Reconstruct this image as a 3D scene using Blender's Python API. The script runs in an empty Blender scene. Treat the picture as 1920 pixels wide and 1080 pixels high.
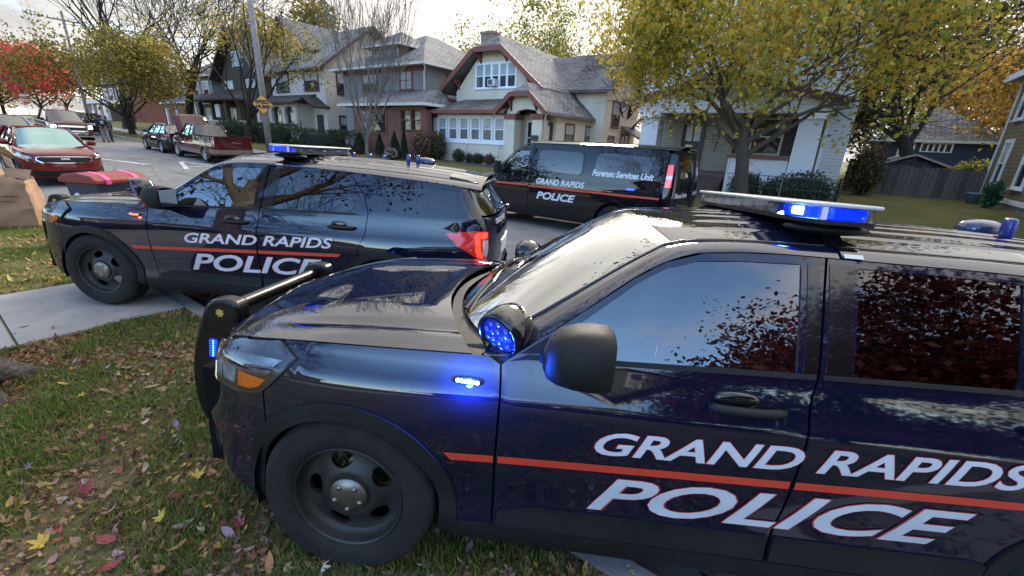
import bpy, bmesh, math, random
import numpy as np
from mathutils import Vector, Matrix
from mathutils.geometry import delaunay_2d_cdt

SC = bpy.context.scene
COL = SC.collection
rng = np.random.default_rng(7)
random.seed(7)

# ---------------------------------------------------------------- camera
# World axes: +X along the street (towards the van's rear), +Y across the street, +Z up.
# The phone is held at 1.86 m over the lawn.
F_PX, PITCH, ROLL, CAM_H, CAM_YAW = 792.4, .3299, .0487, 1.86, math.radians(34.8)
def cam_axes():
    F = np.array([-math.sin(CAM_YAW)*math.cos(PITCH), math.cos(CAM_YAW)*math.cos(PITCH), -math.sin(PITCH)])
    R = np.array([math.cos(CAM_YAW), math.sin(CAM_YAW), 0.])
    U = np.cross(R, F)
    c, s = math.cos(ROLL), math.sin(ROLL)
    return c*R+s*U, -s*R+c*U, F
cR, cU, cF = cam_axes()
cam = bpy.data.cameras.new('camera'); camo = bpy.data.objects.new('camera', cam); COL.objects.link(camo)
cam.sensor_width = 36; cam.lens = F_PX/1920*36; cam.clip_start = .05; cam.clip_end = 3000
camo.matrix_world = Matrix(((cR[0], cU[0], -cF[0], 0), (cR[1], cU[1], -cF[1], 0), (cR[2], cU[2], -cF[2], CAM_H), (0, 0, 0, 1)))
SC.camera = camo

# ---------------------------------------------------------------- world, sun, exposure
SUN_AZ, SUN_EL = math.radians(112), math.radians(24)      # from +X towards +Y: behind the far houses
sun_dir = Vector((math.cos(SUN_AZ)*math.cos(SUN_EL), math.sin(SUN_AZ)*math.cos(SUN_EL), math.sin(SUN_EL)))
W = bpy.data.worlds.new('World'); SC.world = W; W.use_nodes = True
def world_nodes():
    nt = W.node_tree; N = nt.nodes; L = nt.links; N.clear()
    def nd(t, **k):
        n = N.new(t)
        for a, b in k.items(): setattr(n, a, b)
        return n
    def math_(op, a, b=None, c=None):
        n = nd('ShaderNodeMath', operation=op)
        for i, v in enumerate((a, b, c)):
            if v is None: continue
            if isinstance(v, (int, float)): n.inputs[i].default_value = v
            else: L.new(v, n.inputs[i])
        return n.outputs[0]
    out = nd('ShaderNodeOutputWorld')
    sky = nd('ShaderNodeTexSky', sky_type='NISHITA'); sky.sun_disc = False
    sky.sun_elevation = SUN_EL; sky.sun_rotation = math.pi/2-SUN_AZ; sky.dust_density = .5; sky.air_density = 1.0; sky.ozone_density = 3.5
    tc = nd('ShaderNodeTexCoord'); sep = nd('ShaderNodeSeparateXYZ'); L.new(tc.outputs['Generated'], sep.inputs[0])
    x, y, z = sep.outputs
    zz = math_('ADD', math_('MAXIMUM', z, 0.0), .22)
    px, py = math_('DIVIDE', x, zz), math_('DIVIDE', y, zz)
    cmb = nd('ShaderNodeCombineXYZ'); L.new(px, cmb.inputs[0]); L.new(py, cmb.inputs[1])
    n1 = nd('ShaderNodeTexNoise'); n1.inputs['Scale'].default_value = 1.5; n1.inputs['Detail'].default_value = 7; n1.inputs['Roughness'].default_value = .55; n1.inputs['Distortion'].default_value = .35
    n2 = nd('ShaderNodeTexNoise'); n2.inputs['Scale'].default_value = .9; n2.inputs['Detail'].default_value = 4
    L.new(cmb.outputs[0], n1.inputs['Vector']); L.new(cmb.outputs[0], n2.inputs['Vector'])
    # the cloud sheet thins out towards the clear sky over -Y (behind the photographer)
    cov = math_('ADD', math_('MULTIPLY', y, .30), math_('ADD', n1.outputs[0], -.18))
    ramp = nd('ShaderNodeMapRange'); ramp.interpolation_type = 'SMOOTHSTEP'
    ramp.inputs[1].default_value = .14; ramp.inputs[2].default_value = .40; L.new(cov, ramp.inputs[0])
    # cloud brightness: denser is greyer, brighter near the veiled sun
    dot = nd('ShaderNodeVectorMath', operation='DOT_PRODUCT'); L.new(tc.outputs['Generated'], dot.inputs[0]); dot.inputs[1].default_value = sun_dir
    glow = math_('POWER', math_('MAXIMUM', dot.outputs['Value'], 0.), 5.)
    dens = nd('ShaderNodeMapRange'); dens.inputs[1].default_value = .32; dens.inputs[2].default_value = .72; dens.inputs[3].default_value = 1.30; dens.inputs[4].default_value = .52; L.new(n2.outputs[0], dens.inputs[0])
    br = math_('MULTIPLY', dens.outputs[0], math_('ADD', math_('MULTIPLY', glow, .12), math_('MULTIPLY', math_('ADD', math_('MULTIPLY', math_('MAXIMUM', z, 0.), 3.0), 1.), CLOUD/1.6)))
    colr = nd('ShaderNodeMix', data_type='RGBA'); L.new(glow, colr.inputs[0])
    colr.inputs[6].default_value = (1.0, .985, .955, 1); colr.inputs[7].default_value = (1.0, .93, .80, 1)
    cl = nd('ShaderNodeBackground'); L.new(colr.outputs[2], cl.inputs[0]); L.new(br, cl.inputs[1])
    bl = nd('ShaderNodeBackground'); L.new(sky.outputs[0], bl.inputs[0]); bl.inputs[1].default_value = .15
    mix = nd('ShaderNodeMixShader'); L.new(ramp.outputs[0], mix.inputs[0]); L.new(bl.outputs[0], mix.inputs[1]); L.new(cl.outputs[0], mix.inputs[2])
    L.new(mix.outputs[0], out.inputs[0])
CLOUD = .235   # an overcast dome is several times as bright overhead as at the horizon
world_nodes()
sl = bpy.data.lights.new('sun', 'SUN'); sl.energy = 1.3; sl.angle = math.radians(14); sl.color = (1.0, .90, .76)
so = bpy.data.objects.new('sun', sl); COL.objects.link(so); so.rotation_euler = (-sun_dir).to_track_quat('-Z', 'Y').to_euler()
SC.view_settings.view_transform = 'Standard'; SC.view_settings.look = 'None'; SC.view_settings.gamma = 1
SC.view_settings.use_curve_mapping = False
SC.view_settings.exposure = 2.35
SC.cycles.use_denoising = True
SC.cycles.max_bounces = 8; SC.cycles.transparent_max_bounces = 12; SC.cycles.glossy_bounces = 4; SC.cycles.diffuse_bounces = 3
SC.cycles.sample_clamp_indirect = 6

# ---------------------------------------------------------------- materials
MATS = {}
def new_mat(name):
    m = bpy.data.materials.new(name); m.use_nodes = True
    return m, m.node_tree, m.node_tree.nodes['Principled BSDF']
def nadd(nt, t, **k):
    n = nt.nodes.new(t)
    for a, b in k.items(): setattr(n, a, b)
    return n
def c4(c): return (c[0], c[1], c[2], 1)
def pm(name, col, rough=.6, metal=0., coat=0., var=0., vscale=3., bump=0., bscale=20., spec=.5, emit=None, estr=0., col2=None, rvar=0., coord='Object', dirt=None):
    """principled material whose colour drifts with noise; optional fine relief"""
    if name in MATS: return MATS[name]
    m, nt, b = new_mat(name); L = nt.links
    b.inputs['Base Color'].default_value = c4(col); b.inputs['Roughness'].default_value = rough; b.inputs['Metallic'].default_value = metal
    b.inputs['Coat Weight'].default_value = coat; b.inputs['Coat Roughness'].default_value = .02; b.inputs['Specular IOR Level'].default_value = spec
    if var or col2 or bump or rvar: tc = nadd(nt, 'ShaderNodeTexCoord')
    if var or col2 or rvar:
        n = nadd(nt, 'ShaderNodeTexNoise'); n.inputs['Scale'].default_value = vscale; n.inputs['Detail'].default_value = 6; n.inputs['Roughness'].default_value = .6
        L.new(tc.outputs[coord], n.inputs['Vector'])
        mr = nadd(nt, 'ShaderNodeMapRange'); mr.inputs[1].default_value = .3; mr.inputs[2].default_value = .7; L.new(n.outputs[0], mr.inputs[0])
        mx = nadd(nt, 'ShaderNodeMix', data_type='RGBA'); L.new(mr.outputs[0], mx.inputs[0])
        c2 = col2 or [c*(1+var) for c in col]; c1 = col if col2 else [c*(1-var) for c in col]
        mx.inputs[6].default_value = c4(c1); mx.inputs[7].default_value = c4(c2)
        if var or col2: L.new(mx.outputs[2], b.inputs['Base Color'])
        if rvar:
            rr = nadd(nt, 'ShaderNodeMapRange'); rr.inputs[1].default_value = .3; rr.inputs[2].default_value = .7
            rr.inputs[3].default_value = max(0, rough-rvar); rr.inputs[4].default_value = min(1, rough+rvar); L.new(n.outputs[0], rr.inputs[0]); L.new(rr.outputs[0], b.inputs['Roughness'])
    if bump:
        n = nadd(nt, 'ShaderNodeTexNoise'); n.inputs['Scale'].default_value = bscale; n.inputs['Detail'].default_value = 5
        L.new(tc.outputs[coord], n.inputs['Vector'])
        bp = nadd(nt, 'ShaderNodeBump'); bp.inputs['Strength'].default_value = bump; bp.inputs['Distance'].default_value = .02; L.new(n.outputs[0], bp.inputs['Height']); L.new(bp.outputs[0], b.inputs['Normal'])
    if emit:
        b.inputs['Emission Color'].default_value = c4(emit); b.inputs['Emission Strength'].default_value = estr
    MATS[name] = m
    return m
def glass_mat(name, tint, gloss=1.0, rough=.0, gcol=(1, 1, 1)):
    """thin pane: tinted see-through plus Fresnel reflection"""
    if name in MATS: return MATS[name]
    m, nt, b = new_mat(name); L = nt.links; nt.nodes.remove(b)
    out = nt.nodes['Material Output']
    tr = nadd(nt, 'ShaderNodeBsdfTransparent'); tr.inputs[0].default_value = c4(tint)
    gl = nadd(nt, 'ShaderNodeBsdfGlossy'); gl.inputs['Roughness'].default_value = rough; gl.inputs[0].default_value = c4(gcol)
    fr = nadd(nt, 'ShaderNodeFresnel'); fr.inputs[0].default_value = 1.52
    mu = nadd(nt, 'ShaderNodeMath', operation='MULTIPLY'); mu.use_clamp = True; mu.inputs[1].default_value = 1.8*gloss; L.new(fr.outputs[0], mu.inputs[0])
    mx = nadd(nt, 'ShaderNodeMixShader'); L.new(mu.outputs[0], mx.inputs[0]); L.new(tr.outputs[0], mx.inputs[1]); L.new(gl.outputs[0], mx.inputs[2]); L.new(mx.outputs[0], out.inputs[0])
    MATS[name] = m
    return m
def emit_mat(name, col, strength):
    if name in MATS: return MATS[name]
    m, nt, b = new_mat(name)
    b.inputs['Base Color'].default_value = c4(col); b.inputs['Emission Color'].default_value = c4(col); b.inputs['Emission Strength'].default_value = strength
    MATS[name] = m
    return m
def uv_mat(name, kind, c1, c2, mortar, w, h, gap=.01, rough=.8, bump=.6, var=.25, frost=None):
    """brick / shingle / clapboard pattern laid out in metres on the UVs"""
    if name in MATS: return MATS[name]
    m, nt, b = new_mat(name); L = nt.links
    uv = nadd(nt, 'ShaderNodeUVMap'); b.inputs['Roughness'].default_value = rough
    tc = nadd(nt, 'ShaderNodeTexCoord')
    no = nadd(nt, 'ShaderNodeTexNoise'); no.inputs['Scale'].default_value = 1.1; no.inputs['Detail'].default_value = 8; no.inputs['Roughness'].default_value = .7; L.new(tc.outputs['Object'], no.inputs['Vector'])
    if kind == 'board':
        sp = nadd(nt, 'ShaderNodeSeparateXYZ'); L.new(uv.outputs[0], sp.inputs[0])
        dv = nadd(nt, 'ShaderNodeMath', operation='DIVIDE'); dv.inputs[1].default_value = h; L.new(sp.outputs[1], dv.inputs[0])
        fr = nadd(nt, 'ShaderNodeMath', operation='FRACT'); L.new(dv.outputs[0], fr.inputs[0])
        st = nadd(nt, 'ShaderNodeMapRange'); st.inputs[1].default_value = 0; st.inputs[2].default_value = gap/h; L.new(fr.outputs[0], st.inputs[0])
        mx0 = nadd(nt, 'ShaderNodeMix', data_type='RGBA'); L.new(no.outputs[0], mx0.inputs[0]); mx0.inputs[6].default_value = c4(c1); mx0.inputs[7].default_value = c4(c2)
        mx = nadd(nt, 'ShaderNodeMix', data_type='RGBA'); L.new(st.outputs[0], mx.inputs[0]); mx.inputs[6].default_value = c4(mortar); L.new(mx0.outputs[2], mx.inputs[7])
        col, hgt = mx.outputs[2], fr.outputs[0]
    else:
        bt = nadd(nt, 'ShaderNodeTexBrick'); L.new(uv.outputs[0], bt.inputs['Vector']); bt.inputs['Scale'].default_value = 1
        bt.inputs['Brick Width'].default_value = w; bt.inputs['Row Height'].default_value = h; bt.inputs['Mortar Size'].default_value = gap; bt.inputs['Mortar Smooth'].default_value = .3
        bt.inputs['Color1'].default_value = c4(c1); bt.inputs['Color2'].default_value = c4(c2); bt.inputs['Mortar'].default_value = c4(mortar); bt.inputs['Bias'].default_value = 0
        col, hgt = bt.outputs[0], bt.outputs['Fac']
    mr = nadd(nt, 'ShaderNodeMapRange'); mr.inputs[1].default_value = .3; mr.inputs[2].default_value = .7; mr.inputs[3].default_value = 1-var; mr.inputs[4].default_value = 1+var; L.new(no.outputs[0], mr.inputs[0])
    ml = nadd(nt, 'ShaderNodeVectorMath', operation='SCALE'); L.new(col, ml.inputs[0]); L.new(mr.outputs[0], ml.inputs['Scale'])
    fin = ml.outputs[0]
    if frost:
        n2 = nadd(nt, 'ShaderNodeTexNoise'); n2.inputs['Scale'].default_value = .35; n2.inputs['Detail'].default_value = 6; n2.inputs['Roughness'].default_value = .65; L.new(tc.outputs['Object'], n2.inputs['Vector'])
        r2 = nadd(nt, 'ShaderNodeMapRange'); r2.inputs[1].default_value = .38; r2.inputs[2].default_value = .56; r2.inputs[4].default_value = .75; L.new(n2.outputs[0], r2.inputs[0])
        m2 = nadd(nt, 'ShaderNodeMix', data_type='RGBA'); L.new(r2.outputs[0], m2.inputs[0]); L.new(fin, m2.inputs[6]); 
        fs = nadd(nt, 'ShaderNodeVectorMath', operation='MULTIPLY_ADD'); L.new(fin, fs.inputs[0]); fs.inputs[1].default_value = (.55, .55, .55); fs.inputs[2].default_value = frost; L.new(fs.outputs[0], m2.inputs[7])
        fin = m2.outputs[2]
    L.new(fin, b.inputs['Base Color'])
    bp = nadd(nt, 'ShaderNodeBump'); bp.inputs['Strength'].default_value = bump; bp.inputs['Distance'].default_value = .02
    if kind != 'board': bp.invert = True
    L.new(hgt, bp.inputs['Height']); L.new(bp.outputs[0], b.inputs['Normal'])
    MATS[name] = m
    return m
def rnd_mat(name, stops, rough=.7, trans=0., spec=.3):
    """colour chosen per face from the face attribute 'rnd' (leaves, grass blades, boards)"""
    if name in MATS: return MATS[name]
    m, nt, b = new_mat(name); L = nt.links
    at = nadd(nt, 'ShaderNodeAttribute', attribute_name='rnd')
    cr = nadd(nt, 'ShaderNodeValToRGB'); e = cr.color_ramp.elements
    while len(e) < len(stops): e.new(.5)
    for i, (p, c) in enumerate(stops): e[i].position = p; e[i].color = c4(c)
    L.new(at.outputs['Fac'], cr.inputs[0]); L.new(cr.outputs[0], b.inputs['Base Color'])
    b.inputs['Roughness'].default_value = rough; b.inputs['Specular IOR Level'].default_value = spec
    if trans:
        tl = nadd(nt, 'ShaderNodeBsdfTranslucent'); L.new(cr.outputs[0], tl.inputs[0])
        mx = nadd(nt, 'ShaderNodeMixShader'); mx.inputs[0].default_value = trans; L.new(b.outputs[0], mx.inputs[1]); L.new(tl.outputs[0], mx.inputs[2])
        L.new(mx.outputs[0], nt.nodes['Material Output'].inputs[0])
    MATS[name] = m
    return m

# ---------------------------------------------------------------- object helpers
def tag(o, label=None, cat=None, group=None, kind=None):
    if label: o['label'] = label
    if cat: o['category'] = cat
    if group: o['group'] = group
    if kind: o['kind'] = kind
    return o
def root(name, label, cat, loc=(0, 0, 0), rz=0., group=None):
    o = bpy.data.objects.new(name, None); COL.objects.link(o); o.location = loc; o.rotation_euler = (0, 0, rz); o.empty_display_size = .1
    return tag(o, label, cat, group)
def copy_tree(o, parent=None):
    c = o.copy(); COL.objects.link(c); c.parent = parent
    for ch in list(o.children): copy_tree(ch, c)
    return c
def link_mesh(name, me, mat, parent=None):
    o = bpy.data.objects.new(name, me); COL.objects.link(o)
    if mat is not None:
        for mm in (mat if isinstance(mat, (list, tuple)) else [mat]): me.materials.append(mm)
    o.parent = parent
    return o
def box_uv(me):
    """UVs in metres: u along the horizontal of each face, v up its slope"""
    n = len(me.polygons)
    if n == 0: return
    nl = len(me.loops)
    co = np.empty(len(me.vertices)*3); me.vertices.foreach_get('co', co); co = co.reshape(-1, 3)
    li = np.empty(nl, np.int32); me.loops.foreach_get('vertex_index', li)
    ls = np.empty(n, np.int32); me.polygons.foreach_get('loop_start', ls); lt = np.empty(n, np.int32); me.polygons.foreach_get('loop_total', lt)
    no = np.empty(n*3); me.polygons.foreach_get('normal', no); no = no.reshape(-1, 3)
    pf = np.repeat(np.arange(n), lt)
    u = np.stack([-no[:, 1], no[:, 0], np.zeros(n)], 1); ln = np.linalg.norm(u, axis=1); flat = ln < .05
    u[flat] = (1, 0, 0); ln[flat] = 1; u /= ln[:, None]; v = np.cross(no, u)
    P = co[li]; uv = np.stack([(P*u[pf]).sum(1), (P*v[pf]).sum(1)], 1)
    lay = me.uv_layers.new(name='UVMap'); lay.data.foreach_set('uv', uv.ravel().astype(np.float32))
class M:
    def __init__(s): s.v = []; s.f = []; s.r = []
    def add(s, vs, fs, r=None):
        o = len(s.v); s.v += [tuple(map(float, p)) for p in vs]; s.f += [tuple(i+o for i in f) for f in fs]
        if r is not None: s.r += [r]*len(fs)
        return s
    def box(s, x0, x1, y0, y1, z0, z1, rz=0, c=None):
        vs = [(x, y, z) for z in (z0, z1) for y in (y0, y1) for x in (x0, x1)]
        if rz:
            c = c or ((x0+x1)/2, (y0+y1)/2); a, b = math.cos(rz), math.sin(rz)
            vs = [(c[0]+(x-c[0])*a-(y-c[1])*b, c[1]+(x-c[0])*b+(y-c[1])*a, z) for x, y, z in vs]
        return s.add(vs, [(0, 2, 3, 1), (4, 5, 7, 6), (0, 1, 5, 4), (2, 6, 7, 3), (0, 4, 6, 2), (1, 3, 7, 5)])
    def beam(s, a, b, w, h, up=(0, 0, 1)):
        a, b = Vector(a), Vector(b); d = (b-a).normalized(); sd = d.cross(Vector(up)).normalized(); u = sd.cross(d)
        vs = [p+sd*(i*w/2)+u*(j*h/2) for p in (a, b) for i, j in ((-1, -1), (1, -1), (1, 1), (-1, 1))]
        return s.add(vs, [(3, 2, 1, 0), (4, 5, 6, 7), (0, 1, 5, 4), (1, 2, 6, 5), (2, 3, 7, 6), (3, 0, 4, 7)])
    def quad(s, *p): return s.add(p, [tuple(range(len(p)))])
    def prism(s, poly, a0, a1, axis='y'):
        """extrude a 2-D polygon; axis y: (x,z) polygon, x: (y,z), z: (x,y)"""
        n = len(poly)
        mk = {'y': lambda p, a: (p[0], a, p[1]), 'x': lambda p, a: (a, p[0], p[1]), 'z': lambda p, a: (p[0], p[1], a)}[axis]
        vs = [mk(p, a0) for p in poly]+[mk(p, a1) for p in poly]
        ar = sum(poly[i][0]*poly[(i+1) % n][1]-poly[(i+1) % n][0]*poly[i][1] for i in range(n))
        fl = (ar > 0) ^ (axis == 'y') ^ (a1 < a0)
        b, t = tuple(range(n)), tuple(range(n, 2*n))
        fs = [b[::-1] if fl else b, t if fl else t[::-1]]
        for i in range(n):
            j = (i+1) % n; q = (i, j, j+n, i+n); fs.append(q if fl else q[::-1])
        return s.add(vs, fs)
    def tube(s, pts, rad, n=8, cap=True):
        pts = [Vector(p) for p in pts]; k = len(pts); vs = []; fs = []
        if not hasattr(rad, '__len__'): rad = [rad]*k
        ref = None
        for i, p in enumerate(pts):
            d = (pts[min(i+1, k-1)]-pts[max(i-1, 0)])
            d = d.normalized() if d.length > 1e-9 else Vector((0, 0, 1))
            if ref is None: ref = d.orthogonal().normalized()
            ref = (ref-d*ref.dot(d)); ref = ref.normalized() if ref.length > 1e-6 else d.orthogonal().normalized()
            sd = d.cross(ref)
            for j in range(n):
                a = 2*math.pi*j/n; vs.append(p+(ref*math.cos(a)+sd*math.sin(a))*rad[i])
        for i in range(k-1):
            for j in range(n): fs.append((i*n+j, i*n+(j+1) % n, (i+1)*n+(j+1) % n, (i+1)*n+j))
        if cap: fs += [tuple(range(n))[::-1], tuple(range((k-1)*n, k*n))]
        return s.add(vs, fs)
    def lathe(s, prof, n=24, c=(0, 0, 0), axis='z', close=False):
        """prof: (radius, height) pairs revolved about an axis through c"""
        vs = []; fs = []; k = len(prof)
        for r, h in prof:
            for j in range(n):
                a = 2*math.pi*j/n; p = (r*math.cos(a), r*math.sin(a), h)
                if axis == 'y': p = (p[0], p[2], -p[1])
                elif axis == 'x': p = (p[2], p[0], p[1])
                vs.append((p[0]+c[0], p[1]+c[1], p[2]+c[2]))
        for i in range(k-1):
            for j in range(n): fs.append((i*n+j, i*n+(j+1) % n, (i+1)*n+(j+1) % n, (i+1)*n+j))
        return s.add(vs, fs)
    def blob(s, c, r, n=12, m=8, e=1., rot=None):
        """superellipsoid; e<1 boxier"""
        vs = []; fs = []
        sg = lambda v: math.copysign(abs(v)**e, v)
        for i in range(m+1):
            t = -math.pi/2+math.pi*i/m
            for j in range(n):
                a = 2*math.pi*j/n
                p = Vector((r[0]*sg(math.cos(t))*sg(math.cos(a)), r[1]*sg(math.cos(t))*sg(math.sin(a)), r[2]*sg(math.sin(t))))
                if rot is not None: p = rot @ p
                vs.append(p+Vector(c))
        for i in range(m):
            for j in range(n): fs.append((i*n+j, i*n+(j+1) % n, (i+1)*n+(j+1) % n, (i+1)*n+j))
        return s.add(vs, fs)
    def build(s, name, mat, parent=None, smooth=False, uv=True, bevel=0, angle=None):
        me = bpy.data.meshes.new(name); me.from_pydata(s.v, [], s.f); me.update()
        if s.r and len(s.r) == len(s.f):
            at = me.attributes.new('rnd', 'FLOAT', 'FACE'); at.data.foreach_set('value', np.array(s.r, np.float32))
        if smooth: me.shade_smooth()
        if angle: me.shade_smooth(); me.set_sharp_from_angle(angle=math.radians(angle))
        if uv: box_uv(me)
        o = link_mesh(name, me, mat, parent)
        if bevel:
            b = o.modifiers.new('bevel', 'BEVEL'); b.width = bevel; b.segments = 2; b.limit_method = 'ANGLE'; b.angle_limit = math.radians(40)
        return o
def pchip(xs, ys):
    xs = np.asarray(xs, float); ys = np.asarray(ys, float); h = np.diff(xs); d = np.diff(ys)/h; n = len(xs); m = np.zeros(n)
    for i in range(1, n-1):
        if d[i-1]*d[i] > 0:
            w1, w2 = 2*h[i]+h[i-1], h[i]+2*h[i-1]; m[i] = (w1+w2)/(w1/d[i-1]+w2/d[i])
    m[0], m[-1] = d[0], d[-1]
    def f(x):
        x = np.asarray(x, float); xc = np.clip(x, xs[0], xs[-1]); i = np.clip(np.searchsorted(xs, xc)-1, 0, n-2)
        t = (xc-xs[i])/h[i]; t2 = t*t; t3 = t2*t
        return (2*t3-3*t2+1)*ys[i]+(t3-2*t2+t)*h[i]*m[i]+(-2*t3+3*t2)*ys[i+1]+(t3-t2)*h[i]*m[i+1]
    return f
def sstep(x, a, b):
    t = np.clip((np.asarray(x, float)-a)/(b-a), 0, 1); return t*t*(3-2*t)
def poly_inside(pts, poly):
    x, y = pts[:, 0], pts[:, 1]; ins = np.zeros(len(pts), bool); n = len(poly)
    for i in range(n):
        x0, y0 = poly[i]; x1, y1 = poly[(i+1) % n]
        if y0 == y1: continue
        c = ((y0 > y) != (y1 > y)) & (x < (x1-x0)*(y-y0)/(y1-y0)+x0); ins ^= c
    return ins
def poly_dist(pts, poly):
    d = np.full(len(pts), 1e9)
    for i in range(len(poly)):
        a = np.array(poly[i]); b = np.array(poly[(i+1) % len(poly)]); ab = b-a; l2 = max(ab@ab, 1e-12)
        t = np.clip(((pts-a)@ab)/l2, 0, 1); d = np.minimum(d, np.linalg.norm(pts-a-t[:, None]*ab, axis=1))
    return d
def densify(poly, step):
    out = []
    for i in range(len(poly)):
        a = np.array(poly[i], float); b = np.array(poly[(i+1) % len(poly)], float); k = max(1, int(math.ceil(np.linalg.norm(b-a)/step)))
        for j in range(k): out.append(tuple(a+(b-a)*j/k))
    return out
def rounded(poly, r, seg=4):
    """round the corners of a polygon"""
    out = []; n = len(poly)
    for i in range(n):
        p0, p, p1 = (np.array(poly[(i+k-1) % n], float) for k in range(3))
        a = p0-p; b = p1-p; la, lb = np.linalg.norm(a), np.linalg.norm(b); rr = min(r, la*.45, lb*.45)
        A = p+a/la*rr; B = p+b/lb*rr
        for k in range(seg+1):
            t = k/seg; out.append(tuple((1-t)**2*A+2*t*(1-t)*p+t*t*B))
    return out
def arc(cx, cz, r, a0, a1, n=16):
    return [(cx+r*math.cos(math.radians(a0+(a1-a0)*i/n)), cz+r*math.sin(math.radians(a0+(a1-a0)*i/n))) for i in range(n+1)]
def text_geo(body, size=1., shear=0., offset=0., sx=1., align='LEFT', spacing=1.):
    cu = bpy.data.curves.new('t', 'FONT'); cu.body = body; cu.size = size; cu.shear = shear; cu.offset = offset; cu.align_x = align; cu.space_character = spacing
    cu.resolution_u = 4
    o = bpy.data.objects.new('t', cu); COL.objects.link(o)
    dg = bpy.context.evaluated_depsgraph_get(); me = bpy.data.meshes.new_from_object(o.evaluated_get(dg))
    bm = bmesh.new(); bm.from_mesh(me); bmesh.ops.triangulate(bm, faces=bm.faces)
    bpy.data.objects.remove(o); bpy.data.curves.remove(cu); bpy.data.meshes.remove(me)
    bm.verts.index_update()
    v = np.array([(p.co.x*sx, p.co.y) for p in bm.verts]); f = [tuple(q.index for q in t.verts) for t in bm.faces]
    bm.free()
    return v, f
def text_flat(name, body, mat, parent, M4, **k):
    """flat lettering placed by a 4x4 matrix (text lies in its local XY plane)"""
    v, f = text_geo(body, **k); me = bpy.data.meshes.new(name); me.from_pydata([tuple(M4 @ Vector((a, b, 0))) for a, b in v], [], f); me.update()
    return link_mesh(name, me, mat, parent)
# ---------------------------------------------------------------- car surfaces
# car coordinates: x back from the front bumper, y to the car's left, z up; objects use X=-x (forward +X)
def to_obj(P, mir=False):
    P = np.asarray(P, float); return np.stack([-P[:, 0], -P[:, 1] if mir else P[:, 1], P[:, 2]], 1)
class Surf:
    """body side as a wrap: q runs from the front centre round the corner, along the side (q = x there) and round the rear"""
    def __init__(s, plan, keys, zk, zb, db, lean, front, rear, qa, qb, curve=0.):
        p = np.array(plan, float); p = np.vstack([[p[1, 0], -p[1, 1]], p, [p[-2, 0], -p[-2, 1]]])
        pts = []
        for i in range(1, len(p)-2):
            P0, P1, P2, P3 = p[i-1:i+3]; t0 = 0; k = lambda a, b: np.linalg.norm(b-a)**.5
            t1 = k(P0, P1); t2 = t1+k(P1, P2); t3 = t2+k(P2, P3)
            for t in np.linspace(t1, t2, 40, endpoint=False):
                A1 = (t1-t)/(t1-t0)*P0+(t-t0)/(t1-t0)*P1; A2 = (t2-t)/(t2-t1)*P1+(t-t1)/(t2-t1)*P2; A3 = (t3-t)/(t3-t2)*P2+(t-t2)/(t3-t2)*P3
                B1 = (t2-t)/(t2-t0)*A1+(t-t0)/(t2-t0)*A2; B2 = (t3-t)/(t3-t1)*A2+(t-t1)/(t3-t1)*A3
                pts.append((t2-t)/(t2-t1)*B1+(t-t1)/(t2-t1)*B2)
        pts.append(p[-2]); c = np.array(pts); A = np.r_[0, np.cumsum(np.linalg.norm(np.diff(c, axis=0), axis=1))]
        u = np.linspace(0, A[-1], 900); c = np.stack([np.interp(u, A, c[:, 0]), np.interp(u, A, c[:, 1])], 1)
        c[:, 1] = np.maximum(c[:, 1], 0)
        ker = np.ones(9)/9
        for k in range(2):
            e = np.stack([np.convolve(np.pad(c[:, k], 4, 'reflect', reflect_type='odd'), ker, 'valid')], 0)[0]; c[:, k] = e
        t = np.gradient(c, axis=0); t /= np.linalg.norm(t, axis=1)[:, None]
        s.n = np.stack([-t[:, 1], t[:, 0]], 1)
        if s.n[450, 1] < 0: s.n = -s.n
        ia = np.argmax(c[:, 0] > qa); ib = len(c)-1-np.argmax(c[::-1, 0] < qb)
        Q = c[:, 0].copy(); Q[:ia] = c[ia, 0]-(u[ia]-u[:ia]); Q[ib:] = c[ib, 0]+(u[ib:]-u[ib])
        s.Q, s.c = np.maximum.accumulate(Q+np.arange(900)*1e-9), c
        s.q0, s.q1 = s.Q[0], s.Q[-1]
        s.zk, s.zb, s.db, s.lean, s.curve = zk, zb, db, lean, curve
        k = list(keys)+[(zk+1, db)]
        s.kf = pchip([a for a, b in k], [b for a, b in k]); s.df = pchip(*zip(*front)); s.dr = pchip(*zip(*rear))
        s.bulge = None
    def side(s, q, z, off=0.):
        q = np.asarray(q, float); z = np.asarray(z, float)
        x, y = np.interp(q, s.Q, s.c[:, 0]), np.interp(q, s.Q, s.c[:, 1])
        nx, ny = np.interp(q, s.Q, s.n[:, 0]), np.interp(q, s.Q, s.n[:, 1]); l = np.hypot(nx, ny); nx /= l; ny /= l
        zb = s.zb(x); zz = np.where(z <= s.zk, z, s.zk+np.clip((z-s.zk)/(zb-s.zk), 0, 1))
        up = np.maximum(z-zb, 0); ds = s.kf(zz)+up*s.lean+up*up*s.curve
        d = ds*ny**2+np.where(nx < 0, s.df(z), s.dr(z))*nx**2-off
        if s.bulge is not None: d = d-s.bulge(x, z)*ny**2
        return np.stack([x-nx*d, y-ny*d, z+0*x], -1)
def fnormals(mapf, uv, e=1.5e-3):
    du = np.array([e, 0]); dv = np.array([0, e])
    a = mapf(uv+du)-mapf(uv-du); b = mapf(uv+dv)-mapf(uv-dv); n = np.cross(a, b); return n/np.maximum(np.linalg.norm(n, axis=1), 1e-12)[:, None]
def raw_mesh(name, V, F, Nn, mat, parent):
    me = bpy.data.meshes.new(name); me.from_pydata([tuple(p) for p in V], [], F); me.update(); me.shade_smooth()
    if Nn is not None: me.normals_split_custom_set_from_vertices([tuple(n) for n in Nn])
    return link_mesh(name, me, mat, parent)
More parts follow.
